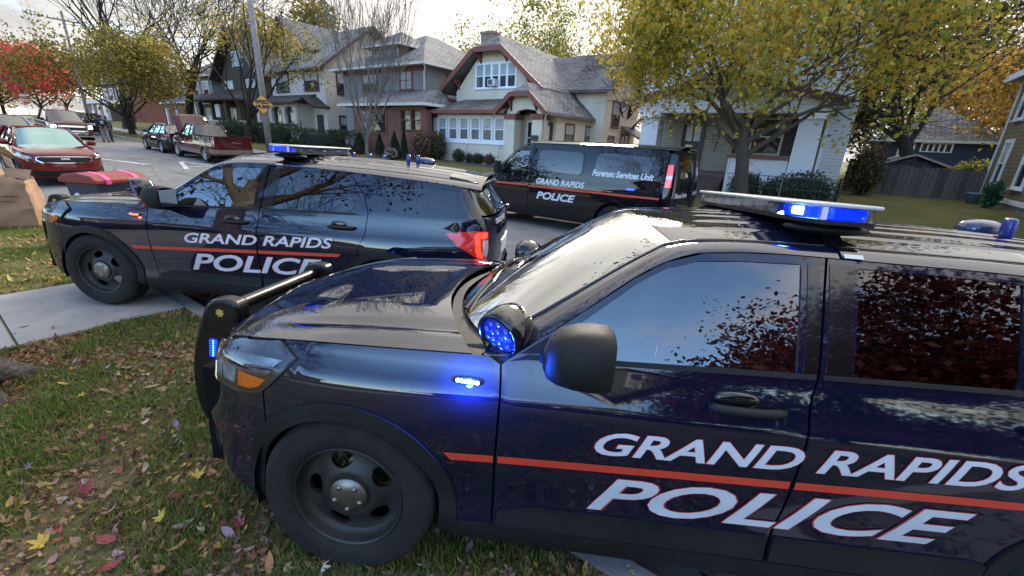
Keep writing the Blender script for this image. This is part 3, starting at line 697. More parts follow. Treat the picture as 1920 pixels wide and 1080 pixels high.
    # mirrors
    for sg in (1, -1):
        m = M(); vs = []; K = 12
        secs = [(1.675, .03, .03, 1.18), (1.69, .075, .07, 1.19), (1.725, .105, .095, 1.20), (1.78, .122, .108, 1.205), (1.84, .125, .112, 1.207), (1.885, .122, .110, 1.206), (1.895, .112, .10, 1.206)]
        for x, a, b, zc in secs:
            for j in range(20):
                t = 2*math.pi*j/20; cy, sz = math.copysign(abs(math.cos(t))**.72, math.cos(t)), math.copysign(abs(math.sin(t))**.72, math.sin(t))
                vs.append((-x, sg*(1.075+a*cy), zc+b*sz+(.012*cy)))
        n = 20; fs = [(i*n+j, i*n+(j+1) % n, (i+1)*n+(j+1) % n, (i+1)*n+j) for i in range(len(secs)-1) for j in range(n)]+[tuple(range(n))]
        m.add(vs, fs); mo = m.build('mirror', BLKP, T, smooth=True, uv=False)
        g = M(); g.quad(*[(-1.896, sg*(1.075+a), 1.206+b) for a, b in ((-.095, -.08), (.095, -.08), (.095, .08), (-.095, .08))]); g.build('mirror_glass', CHROME, mo, uv=False)
        a = M(); a.tube([(-1.70, sg*.89, 1.115), (-1.735, sg*.96, 1.118), (-1.765, sg*1.04, 1.135)], [.045, .04, .05], 10); a.build('mirror_arm', BLKP, mo, smooth=True, uv=False)
        # A-pillar spotlight, turned outwards
        c = Vector((-1.52, sg*.855, 1.185)); ax = Vector((.50, sg*.80, -.28)).normalized() if sg > 0 else Vector((.8, -.5, -.05)).normalized()
        q = ax.to_track_quat('Z', 'Y').to_matrix(); s = M()
        prof = [(.001, -.12), (.05, -.112), (.084, -.08), (.099, -.03), (.101, .015), (.096, .052), (.084, .056), (.080, .036)]
        t = M(); t.lathe(prof, 28); s.add([c+q @ Vector(p) for p in t.v], t.f); spo = s.build('spotlight', GBLK, T, smooth=True, uv=False)
        t = M(); t.lathe([(.077, .036), (.05, .047), (.001, .051)], 28); d = M(); d.add([c+q @ Vector(p) for p in t.v], t.f); d.build('spotlight_lens', pm('blue_spot_lens', (.008, .016, .085), .12, coat=1., var=.7, vscale=60., emit=(.01, .06, 1.), estr=.02) if sg > 0 else CLR_LENS, spo, smooth=True, uv=False)
        t = M()
        for k in range(14):
            aa = 2*math.pi*k/9 if k < 9 else 2*math.pi*k/5; R = .056 if k < 9 else .026
            t.blob((R*math.cos(aa), R*math.sin(aa), .044 if k < 9 else .050), (.013, .013, .006), 8, 5)
        d = M(); d.add([c+q @ Vector(p) for p in t.v], t.f); d.build('led_cluster', pm('blue_glass_bead', (.04, .06, .16), .1, coat=1., emit=(.05, .15, 1.), estr=.03), spo, smooth=True, uv=False)
        t = M(); t.tube([c-Vector((0, 0, .02)), c+Vector((-.06, -sg*.06, -.075))], .017, 8); t.build('spotlight_mount', CHROME, spo, smooth=True, uv=False)
    # push bumper
    pb = root('push_bumper', None, None); pb.parent = T
    up = rounded([(-.03, 1.045), (.055, 1.062), (.125, 1.045), (.138, .985), (.115, .89), (.075, .80), (.035, .70), (.028, .42), (-.05, .33), (-.115, .335), (-.152, .42), (-.168, .56), (-.155, .70), (-.12, .84), (-.075, .96)], .05, 4)
    for sg in (1, -1):
        u = M(); u.prism([(-x, z) for x, z in up], sg*.40, sg*.495); uo = u.build('upright', pm('push_bar_black', (.004, .004, .0045), .3, spec=.35, rvar=.08, var=.2, vscale=15), pb, uv=False, bevel=.018)
        st8 = M()
        star = [((.026 if k % 2 == 0 else .015)*math.cos(math.pi*k/7+math.pi/2)-.035, (.026 if k % 2 == 0 else .015)*math.sin(math.pi*k/7+math.pi/2)+.985) for k in range(14)]
        st8.prism(star, sg*.4945, sg*.499); st8.build('star_emblem', GOLD, uo, uv=False)
        l = M(); l.prism(rounded([(.005, .735), (.045, .738), (.035, .84), (-.005, .835)], .01), sg*.492, sg*.504); l.build('side_led', BLUE_DIM, uo, uv=False)
        l = M()
        for k in range(7): l.blob((.022-.0015*k, sg*.505, .748+.0135*k), (.0045, .003, .0045), 8, 5)
        l.build('led_row', emit_mat('blue_led_soft', (.10, .35, 1.), 1.2), uo, uv=False)
        l = M()
        for z_ in (.60, .575, .59): l.blob((.06+(z_-.59), sg*.497, z_), (.007, .003, .007), 8, 5)
        l.build('bolt', STEEL, uo, uv=False)
    b = M(); b.tube([(-.03, -.47, .985), (-.03, .47, .985)], .037, 16); b.build('cross_bar', MATS['push_bar_black'], pb, angle=60, uv=False)
    b = M(); b.box(-.01, .035, -.42, .42, .74, .86); b.build('cross_plate', MATS['push_bar_black'], pb, uv=False, bevel=.01)
    b = M(); b.box(.02, .07, -.42, .42, .46, .54); b.build('lower_plate', MATS['push_bar_black'], pb, uv=False, bevel=.01)
    for y_ in (-.36, .30): b = M(); b.box(-.20, .02, y_, y_+.06, .42, .52); b.build('bracket', MATS['push_bar_black'], pb, uv=False)
    # fender flasher
    for sg in (1, -1):
        c = SUV.side(np.array([1.40]), np.array([1.0]))[0]
        l = M(); l.blob((-1.40, sg*(c[1]+.006), 1.0), (.060, .010, .017), 20, 8, .7); lo = l.build('fender_flasher', GBLK, T, smooth=True, uv=False)
        l = M()
        for k in range(6): l.blob((-1.362-.0150*k, sg*(c[1]+.014), 1.003-.0006*k), (.0088, .006, .0088), 10, 6)
        l.build('flasher_led', led, lo, smooth=True, uv=False)
    # roof light bar on two feet
    lb = root('light_bar', None, None); lb.parent = T
    bar = lambda x0, x1, hw, r: rounded([(-x0, -hw*.80), (-x0-.04, -hw), (-x1+.03, -hw), (-x1, -hw*.84), (-x1, hw*.84), (-x1+.03, hw), (-x0-.04, hw), (-x0, hw*.80)], r, 4)
    z0 = 1.668
    m = M(); m.prism(bar(2.64, 2.93, .675, .05), z0+.012, z0+.028, 'z'); m.build('bar_base', BLKP, lb, uv=False)
    m = M(); m.prism(bar(2.645, 2.925, .665, .05), z0+.029, z0+.078, 'z'); m.build('bar_lens', glass_mat('bar_lens', (.70, .74, .80), 1.), lb, uv=False)
    m = M(); m.prism(bar(2.63, 2.94, .685, .05), z0+.079, z0+.093, 'z'); m.build('bar_cover', pm('bar_cover_grey', (.50, .50, .48), .35, var=.1), lb, uv=False, bevel=.006)
    m = M()
    for k in range(9): m.box(-2.70, -2.672, -.58+.13*k-.045, -.58+.13*k+.045, z0+.034, z0+.072)
    m.box(-2.90, -2.72, -.60, .60, z0+.03, z0+.06); m.build('light_module', pm('bar_reflector', (.55, .56, .58), .35, .3), lb, uv=False)
    m = M(); m.box(-2.712, -2.652, .515, .60, z0+.038, z0+.070); m.build('lit_module', BLUE_CORE, lb, uv=False, bevel=.008)
    m = M(); m.build('blue_module', BLUE_LIT, lb, uv=False) if m.v else None
    for bx_ in ((-2.715, -2.656, .455, .514), (-2.715, -2.656, .601, .645), (-2.86, -2.74, .625, .655)): m = M(); m.box(*bx_, z0+.033, z0+.074); m.build('blue_module', BLUE_LIT, lb, uv=False)
    for sg in (1, -1):
        f = M(); f.blob((-2.80, sg*.53, 1.655), (.17, .085, .026), 20, 8); f.build('bar_foot', BLKP, lb, smooth=True, uv=False)
        s = M(); pts = []
        for w in np.linspace(0, 1, 8):
            x = 2.80; y1, z1 = float(YE_WS(x)), float(top_z(np.array([x]), np.array([float(YE_WS(x))]))[0]); P2 = SUV.side(np.array([x]), ZA(np.array([x])))[0]; b_ = .016*math.sin(math.pi*w)
            pts.append((sg*(y1+(P2[1]-y1)*w+b_*.6+.004), z1+(P2[2]-z1)*w+b_+.005))
        for i in range(7): s.quad((-2.76, *pts[i]), (-2.84, *pts[i]), (-2.84, *pts[i+1]), (-2.76, *pts[i+1]))
        s.quad((-2.76, sg*.55, 1.645), (-2.84, sg*.55, 1.645), (-2.84, *pts[0]), (-2.76, *pts[0])); s.build('bar_strap', GBLK, lb, smooth=True, uv=False)
        s = M(); s.add([(-2.765, pts[6][0]+sg*.004, pts[6][1]+.003), (-2.835, pts[6][0]+sg*.004, pts[6][1]+.003), (-2.835, pts[7][0]+sg*.004, pts[7][1]), (-2.765, pts[7][0]+sg*.004, pts[7][1])], [(0, 1, 2, 3)]); s.build('strap_tag', SILV, lb, uv=False)
    # roof antennas, the blue light on them put into their colour
    for x, y in ((3.02, -.48), (3.22, -.50), (3.40, -.50)):
        m = M(); zt = float(top_z(np.array([x]), np.array([y]))[0]); m.blob((-x, y, zt+.045), (.022, .022, .05), 10, 6, .45); m.build('antenna', pm('antenna_blue', (.012, .03, .20), .3, coat=.5), T, smooth=True, uv=False)
    m = M(); m.blob((-4.02, -.15, 1.672), (.11, .075, .055), 16, 8, .8); m.build('antenna_dome', pm('antenna_dome', (.02, .03, .09), .2, coat=.8), T, smooth=True, uv=False)
    for x, y in ((3.98, .03), (3.90, .12)): m = M(); m.blob((-x, y, 1.70), (.022, .022, .05), 10, 6, .45); m.build('antenna', MATS['antenna_blue'], T, smooth=True, uv=False)
    # wipers
    for x0, y0, x1, y1 in ((1.285, .42, 1.40, -.20), (1.33, -.15, 1.52, -.62)):
        z = lambda x, y: float(top_z(np.array([x]), np.array([y]))[0])+.012
        w = M(); w.tube([(-x0, y0, z(x0, y0)), (-(x0+x1)/2-.02, (y0+y1)/2, z((x0+x1)/2+.02, (y0+y1)/2)), (-x1, y1, z(x1, y1))], .009, 6); w.build('wiper', GBLK, T, uv=False)
    w = M(); w.tube([(-5.0, -.1, 1.26), (-4.93, .28, 1.33)], .010, 6); w.blob((-5.0, -.1, 1.255), (.035, .04, .025), 10, 6); w.build('rear_wiper', GBLK, T, smooth=True, uv=False)
    # wheels, liners, underbody
    for x in (ARCF[0], ARCR[0]):
        for sg in (1, -1):
            make_wheel(T, x, sg*.838, .380, .380, .25, sg, TYRE, STEEL, CAPM, 'steel', .64)
            l = M(); n = 18; pf = [(math.cos(math.pi*(-.08+1.16*i/n))*.43, .375+math.sin(math.pi*(-.08+1.16*i/n))*.43) for i in range(n+1)]
            vs = [(-(x+a), sg*.93, z) for a, z in pf]+[(-(x+a), sg*.50, z) for a, z in pf]; l.add(vs, [(i, i+1, i+n+2, i+n+1) for i in range(n)]+[tuple(range(n+1, 2*n+2))]); l.build('wheel_liner', LINER, T, uv=False)
    ub = M(); ub.box(-4.85, -4.42, -.80, .80, .30, .62).box(-3.42, -1.42, -.88, .88, .25, .36).box(-4.42, -.40, -.46, .46, .25, .40).box(-.42, -.10, -.72, .72, .30, .80); ub.build('underbody', LINER, T, uv=False)
    # cabin
    fl = M(); fl.box(-4.80, -1.35, -.84, .84, .36, .44).box(-1.42, -1.36, -.80, .80, .40, 1.04).box(-4.80, -3.66, -.48, .48, .44, .80); fl.build('cabin_floor', LINER, T, uv=False)
    d = M(); d.prism([(-1.30, 1.075), (-1.52, 1.10), (-1.74, 1.075), (-1.80, 1.02), (-1.78, .88), (-1.66, .78), (-1.40, .78), (-1.30, .95)], -.80, .80); d.build('dashboard', DASH, T, angle=50, uv=False, bevel=.02)
    for y in (.38, -.38):
        s = root('front_seat', None, None); s.parent = T
        c = M(); c.blob((-2.12, y, .70), (.27, .26, .10), 20, 10, .55); c.build('seat_cushion', SEATM, s, smooth=True, uv=False)
        c = M(); rt = Matrix.Rotation(math.radians(-18), 3, 'Y'); c.blob((-2.44, y, 1.03), (.085, .25, .36), 20, 10, .6, rt); c.build('backrest', SEATM, s, smooth=True, uv=False)
        c = M(); c.blob((-2.55, y, 1.41), (.06, .14, .085), 16, 8, .65, rt); c.build('headrest', SEATM, s, smooth=True, uv=False)
    sw = M(); c0 = Vector((-1.86, .38, 1.06)); a1 = Vector((0, 1, 0)); a2 = Vector((.42, 0, .91)); K = 28
    sw.tube([c0+(a1*math.cos(2*math.pi*k/K)+a2*math.sin(2*math.pi*k/K))*.185 for k in range(K+1)], .017, 8)
    sw.beam(c0-a1*.18, c0+a1*.18, .05, .03, (1, 0, .3)); sw.beam(c0, c0-a2*.18, .05, .03, (0, 1, 0)); sw.blob(c0, (.05, .07, .06), 12, 8); sw.build('steering_wheel', DASH, T, smooth=True, uv=False)
    s = M(); s.blob((-3.25, 0, .72), (.26, .66, .10), 20, 8, .5); s.blob((-3.60, 0, 1.05), (.09, .66, .34), 20, 8, .5); s.build('rear_seat', SEATM, T, smooth=True, uv=False)
    s = M(); s.box(-2.74, -2.70, -.66, .66, .55, 1.20); s.box(-2.73, -2.71, -.60, .60, 1.20, 1.50); s.build('partition', DASH, T, uv=False)
    s = M(); s.box(-1.92, -1.66, -.16, .14, 1.02, 1.045).beam((-1.80, -.01, 1.05), (-1.74, -.01, 1.26), .012, .30, (1, 0, 0)); s.build('laptop', pm('laptop', (.05, .05, .055), .5), T, uv=False)
    s = M(); s.blob((-1.98, 0, 1.545), (.02, .12, .035), 14, 8, .6); s.build('inner_mirror', GBLK, T, smooth=True, uv=False)
    for sgn_ in (1,):
        def liner_f(uv):
            v = uv[:, 1]*2-1; x = 2.20+(4.70-2.20)*uv[:, 0]; y = v*(YE_WS(x)+.06); return np.stack([-x, y, top_z(x, np.clip(y, -.58, .58))-.045], 1)
        grid_patch(liner_f, 10, 10, 'headliner', HEADL, T, 1)
    return T
def place_car(o, x, y, yaw, z, pit=0., rol=0.):
    h = Vector((math.cos(yaw)*math.cos(pit), math.sin(yaw)*math.cos(pit), math.sin(pit))); l = Vector((-math.sin(yaw), math.cos(yaw), 0)); u = h.cross(l)
    l2 = l*math.cos(rol)+u*math.sin(rol); u2 = -l*math.sin(rol)+u*math.cos(rol)
    o.matrix_world = Matrix(((h[0], l2[0], u2[0], x), (h[1], l2[1], u2[1], y), (h[2], l2[2], u2[2], z), (0, 0, 0, 1)))
carA = police_suv('police_suv', 'navy police SUV with blue fender flasher lit, front wheel deep in the leaf-strewn grass', BLUE_CORE)
place_car(carA, -2.607, 1.1175, math.radians(210.4), -.0392, .0224, .0647)
carB = copy_tree(carA)
carB['label'] = 'navy police SUV with red fender flasher, front wheel on the concrete walk beside paper bags'
place_car(carB, -7.141, 1.28, math.radians(211.65), .030, .0235, .0278)
for o in carB.children_recursive:
    if o.name.startswith('spotlight') and o.parent == carB and o.data.vertices[0].co.y > 0: o.location = (.05, .06, .075)   # this one is swung farther out
    if o.name.startswith('flasher_led'):
        o.data = o.data.copy(); o.data.materials[0] = RED_LED
def blue_lamp(name, car, loc, power, col, size=.03):
    l = bpy.data.lights.new(name, 'POINT'); l.energy = power; l.color = col; l.shadow_soft_size = size
    o = bpy.data.objects.new(name, l); COL.objects.link(o); o.parent = car; o.location = loc
    return o
# ---------------------------------------------------------------- ground profile (the street climbs gently towards -X)
ZR = pchip([-400, -120, -90, -60, -41, -28, -20, -12, 0, 60], [2.6, 2.2, 1.75, 1.10, .56, .20, .0, -.11, -.11, -.11])
KN, KF = 1.60, 11.50        # near and far kerb lines
def ground_z(x, y):
    """height of the ground anywhere in the scene"""
    zr = float(ZR(x)); b = zr+.11
    if y < KN: return b
    if y < KF: return zr+.05*math.sin(math.pi*(y-KN)/(KF-KN))
    return b+float(np.interp(y, [KF, 13.6, 15.2, 19.0, 40, 80], [.0, .05, .12, .50, .55, .6]))
YARD = .52

# ---------------------------------------------------------------- other vehicles
def simple_car(name, label, cat, sp, group=None):
    T = root(name, label, cat, group=group)
    L, w, xf, xr, R = sp['L'], sp['w'], sp['xf'], sp['xr'], sp['R']; pt = sp['paint']; k = w/.98
    fl = sp.get('front_round', 1.); rlx = sp.get('rear_round', 1.)
    plan = [(0, 0), (.015, .32*k), (.05*fl, .55*k), (.13*fl, .72*k), (.27*fl, .85*k), (.5*fl, .93*k), (.8, .965*k), (1.3, .978*k), (L*.5, .985*k), (L-1.0, .98*k), (L-.55, .955*k), (L-.25*rlx, .89*k), (L-.09*rlx, .77*k), (L-.03*rlx, .5*k), (L-.005, .25*k), (L, 0)]
    ze = pchip(*zip(*sp['edge']))          # top edge of the body side, front to rear
    zs = sp.get('zs', .26)
    zt = max(z for _, z in sp['edge'])
    S_ = Surf(plan, [(zs, .06), (zs+.08, .03), (.45, .035), (.6, .012), (.75, 0), (.88, .004)], .88 if zt > 1.0 else .8, ze, .06, .4,
              sp.get('front', [(.2, .12), (.35, .03), (.5, 0), (.7, .02), (.9, .07), (1.1, .13)]), sp.get('rear', [(.2, .1), (.4, 0), (.6, .0), (.8, .03), (1.0, .05), (1.2, .08)]), .42*fl, L-.42*rlx, 0)
    Lm = lambda uv: to_obj(S_.side(uv[:, 0], uv[:, 1])); Rm = lambda uv: to_obj(S_.side(uv[:, 0], uv[:, 1]), True)
    maps = ((Lm, 1), (Rm, -1))
    xq = lambda q: float(np.interp(q, S_.Q, S_.c[:, 0]))
    a = R*1.16
    bot = [(S_.q0, zs), (xf-a, zs)]+arc(xf, R, a, 180, 0, 16)+[(xf+a, zs), (xr-a, zs)]+arc(xr, R, a, 180, 0, 16)+[(xr+a, zs), (S_.q1, zs)]
    top = [(q, float(ze(xq(q)))) for q in np.linspace(S_.q1, S_.q0, 44)]
    for mp, sg in maps: panel(mp, bot+top, 'body_side', pt, T, sg, res=.12, dens=.08)
    if sp.get('clad'):
        for mp, sg in maps:
            panel(mp, [(xf+a+.01, zs-.02), (xr-a-.01, zs-.02), (xr-a-.01, sp['clad']), (xf+a+.01, sp['clad'])], 'sill_trim', sp.get('cladm', BLKP), T, sg, off=.008, res=.2)
            for cx in (xf, xr): panel(mp, arc(cx, R, a+.05, -10, 190, 24)+arc(cx, R, a-.02, 190, -10, 24), 'arch_trim', sp.get('cladm', BLKP), T, sg, off=.010, res=.1, flange=.03)
    # door seams and handles
    for dx in sp.get('seams', ()):
        for mp, sg in maps: panel(mp, [(dx-.006, zs+.1), (dx+.006, zs+.1), (dx+.006, float(ze(dx))-.01), (dx-.006, float(ze(dx))-.01)], 'door_seam', LINER, T, sg, off=.003, res=.2, flange=0)
    for hx, hz in sp.get('handles', ()):
        for sg in (1, -1):
            c = S_.side(np.array([hx]), np.array([hz]))[0]; m = M(); m.blob((-hx, sg*(c[1]+.012), hz), (.10, .018, .02), 10, 6, .7); m.build('door_handle', sp.get('handlem', pt), T, smooth=True, uv=False)
    # hood (or open hood) and rear deck
    def deck(q0, q1, crown, nm, mat, n=20, drop=0.):
        def fn(uv):
            q = q0+(q1-q0)*uv[:, 0]; x = np.interp(q, S_.Q, S_.c[:, 0]); E = S_.side(q, ze(x)); v = uv[:, 1]*2-1
            return np.stack([-E[:, 0], v*E[:, 1], E[:, 2]+crown*(1-np.abs(v)**2.6)*np.clip(uv[:, 0]*3, 0, 1)-drop], 1)
        return grid_patch(fn, n, 15, nm, mat, T, -1)
    ca = sp['cab']        # (x,z) of windshield base, windshield top, rear top, rear base; half widths base and roof
    (x1, z1), (x2, z2), (x3, z3), (x4, z4) = ca[:4]; wb, wr = ca[4], ca[5]
    if sp.get('open_hood'):
        deck(S_.q0, x1+.05, -.12, 'engine_bay', LINER)
        h = M(); n = 9; ln = x1-.12; ang = math.radians(sp['open_hood'])
        vs = [];
        for i in range(n):
            t = i/(n-1); ww = wb*(1.0-.12*t**3)
            for v in (-1, -.6, 0, .6, 1): vs.append((-(x1-.05)+ln*t*math.cos(ang), ww*v, z1+ln*t*math.sin(ang)+.05*(1-v*v)*math.cos(ang)-.03*t*t))
        h.add(vs, [(i*5+j, i*5+j+1, (i+1)*5+j+1, (i+1)*5+j) for i in range(n-1) for j in range(4)]); ho = h.build('hood', pt, T, smooth=True, uv=False); s_ = ho.modifiers.new('t', 'SOLIDIFY'); s_.thickness = .04
    else: deck(S_.q0, x1+.12, sp.get('crown', .06), 'hood', pt)
    if x4 < L-.12:
        if sp.get('bed'): pass
        else: deck(x4-.12, S_.q1, .03, 'rear_deck', pt, 14)
    # cabin glass, pillars, roof
    gm = sp.get('glass', TINT); wg = sp.get('wglass', WS_GLASS)
    cr = sp.get('roof_crown', .06); x2c = x2-.06; x1c = x1-.22
    def wsf(uv):
        v = uv[:, 1]*2-1; u = uv[:, 0]; xb = x1c+(x1-x1c)*v*v; xt = x2c+(x2-x2c)*v*v; y = v*(wb+(wr-wb)*u-.03); z = z1+(z2-z1)*u+cr*u*(1-v*v)*.8
        return np.stack([-(xb+(xt-xb)*u), y, z], 1)
    grid_patch(wsf, 8, 13, 'windshield', wg, T, -1)
    def rff(uv):
        v = uv[:, 1]*2-1; u = uv[:, 0]; xt = x2c+(x2-x2c)*v*v; x = xt+(x3-xt)*u; y = v*wr; z = z2+(z3-z2)*u+cr*(1-np.abs(v)**2.5)*(1-.25*(2*u-1)**2); return np.stack([-x, y, z], 1)
    grid_patch(rff, 14, 17, 'roof', sp.get('roofm', pt), T, -1)
    def bkf(uv):
        v = uv[:, 1]*2-1; u = uv[:, 0]; xb = x4+.05*(1-v*v); xt = x3+.03*(1-v*v); y = v*(wb+(wr-wb)*u-.03); z = z4+(z3-z4)*u+cr*u*(1-v*v)*.7
        return np.stack([-(xb+(xt-xb)*u), y, z], 1)
    grid_patch(bkf, 6, 11, 'rear_window', gm, T, 1)
    br = sp.get('pillar', .075); bc = sp.get('bpillars', ())
    for sg in (1, -1):
        lo = lambda x: (-x, sg*wb, z1+(z4-z1)*(x-x1)/(x4-x1)); hi = lambda x: (-x, sg*wr, z2+(z3-z2)*(x-x2)/(x3-x2))
        g = M(); inn = .012
        g.quad((-x1, sg*(wb-inn), z1), (-x2, sg*(wr-inn), z2), (-x3, sg*(wr-inn), z3), (-x4, sg*(wb-inn), z4)); g.build('side_window', sp.get('sglass', gm), T, uv=False)
        p = M()
        p.tube([lo(x1), ((lo(x1)[0]+hi(x2)[0])/2, sg*((wb+wr)/2+.012), (z1+z2)/2+.015), hi(x2)], br*.55, 8); p.tube([hi(x2), hi((x2+x3)/2), hi(x3)], br*.5, 8); p.tube([lo(x4), hi(x3)], br*sp.get('cpillar', 1.)*.7, 8); p.build('pillar', sp.get('pillarm', pt), T, smooth=True, uv=False)
        for xb in bc:
            t = (xb-x2)/(x3-x2); q = M(); q.beam((-xb, sg*(wb+.002), lo(xb)[2]), (-(xb+.06), sg*(wr+.002), hi(xb)[2]), .09, .02, (0, 1, 0)); q.build('pillar_trim', sp.get('bpm', GBLK), T, uv=False)
        # mirror
        mx = x1+.22; m = M(); m.blob((-mx, sg*(wb+.17), z1+.10), (.07, .11, .085), 12, 8, .75); m.tube([(-mx, sg*(wb-.02), z1+.02), (-mx, sg*(wb+.12), z1+.06)], .03, 6); m.build('mirror', sp.get('mirrorm', pt), T, smooth=True, uv=False)
    cabin = M(); cabin.box(-x4+.1, -x1-.1, -wb+.08, wb-.08, .40, .55)
    for sx in sp.get('seats', (x2+.15,)):
        for sy in (-.37, .37): cabin.blob((-sx-.15, sy, (z1+z2)/2-.22), (.09, .22, .36), 10, 8, .6); cabin.blob((-sx-.22, sy, (z1+z2)/2+.17), (.05, .12, .08), 10, 6, .6)
    cabin.box(-x1-.42, -x1+.02, -wb+.05, wb-.05, z1-.3, z1-.02); cabin.build('cabin_interior', DASH, T, uv=False)
    for x in (xf, xr):
        for sg in (1, -1):
            make_wheel(T, x, sg*(w-.13), R, R, .23, sg, TYRE, sp.get('rimm', SILV), CHROME, 'alloy', .66)
    ub = M(); ub.box(-L+.3, -.3, -w+.25, w-.25, .24, .55); ub.build('underbody', LINER, T, uv=False)
    lc = M()
    for x in (xf, xr):
        for sg in (1, -1):
            n = 12; pf = [(math.cos(math.pi*i/n)*a, R+math.sin(math.pi*i/n)*a) for i in range(n+1)]; vs = [(-(x+p), sg*(w-.05), z) for p, z in pf]+[(-(x+p), sg*(w-.4), z) for p, z in pf]; lc.add(vs, [(i, i+1, i+n+2, i+n+1) for i in range(n)]+[tuple(range(n+1, 2*n+2))])
    lc.build('wheel_liner', LINER, T, uv=False)
    for nm, ol, mat, off in sp.get('bits', ()):
        ol = [(S_.q0 if q == 'c' else S_.q1 if q == 'r' else q, z) for q, z in ol]
        for mp, sg in maps: panel(mp, ol, nm, mat, T, sg, off=off, res=.06, flange=.01)
    return T, S_, Lm
def on_road(o, x, y, yaw, dz=0.):
    d = math.cos(yaw); z0 = float(ZR(x))+.05*math.sin(math.pi*(y-KN)/(KF-KN)); L = 4.; z1 = float(ZR(x-d*L)); pit = math.atan2(float(ZR(x))-z1, L)
    place_car(o, x, y, yaw, z0+dz, pit, 0)
MAROON = pm('maroon_paint', (.060, .006, .009), .5, 0, coat=1., var=.12, spec=0.)
KIARED = pm('brick_red_metallic', (.135, .014, .012), .5, 0, coat=1., var=.12, spec=0.)
BLACKP = pm('black_paint', (.008, .009, .010), .5, coat=1., var=.15, spec=0.)
TANP = pm('tan_two_tone', (.15, .105, .075), .5, 0, coat=.8, var=.1)
WHITEP = pm('pale_silver_paint', (.42, .42, .40), .35, .2, coat=.8)
SMOKE = glass_mat('smoke_glass', (.12, .13, .13), 1.)
KGLS = glass_mat('green_tint_glass', (.50, .72, .68), 2.0, gcol=(.62, .92, .90))  # green-tinted glass; cyan of the reflected sky is put into the gloss colour
PLATE = pm('plate_white', (.62, .64, .66), .5)
HLIT = emit_mat('headlight_lit', (1., .95, .85), 4.)
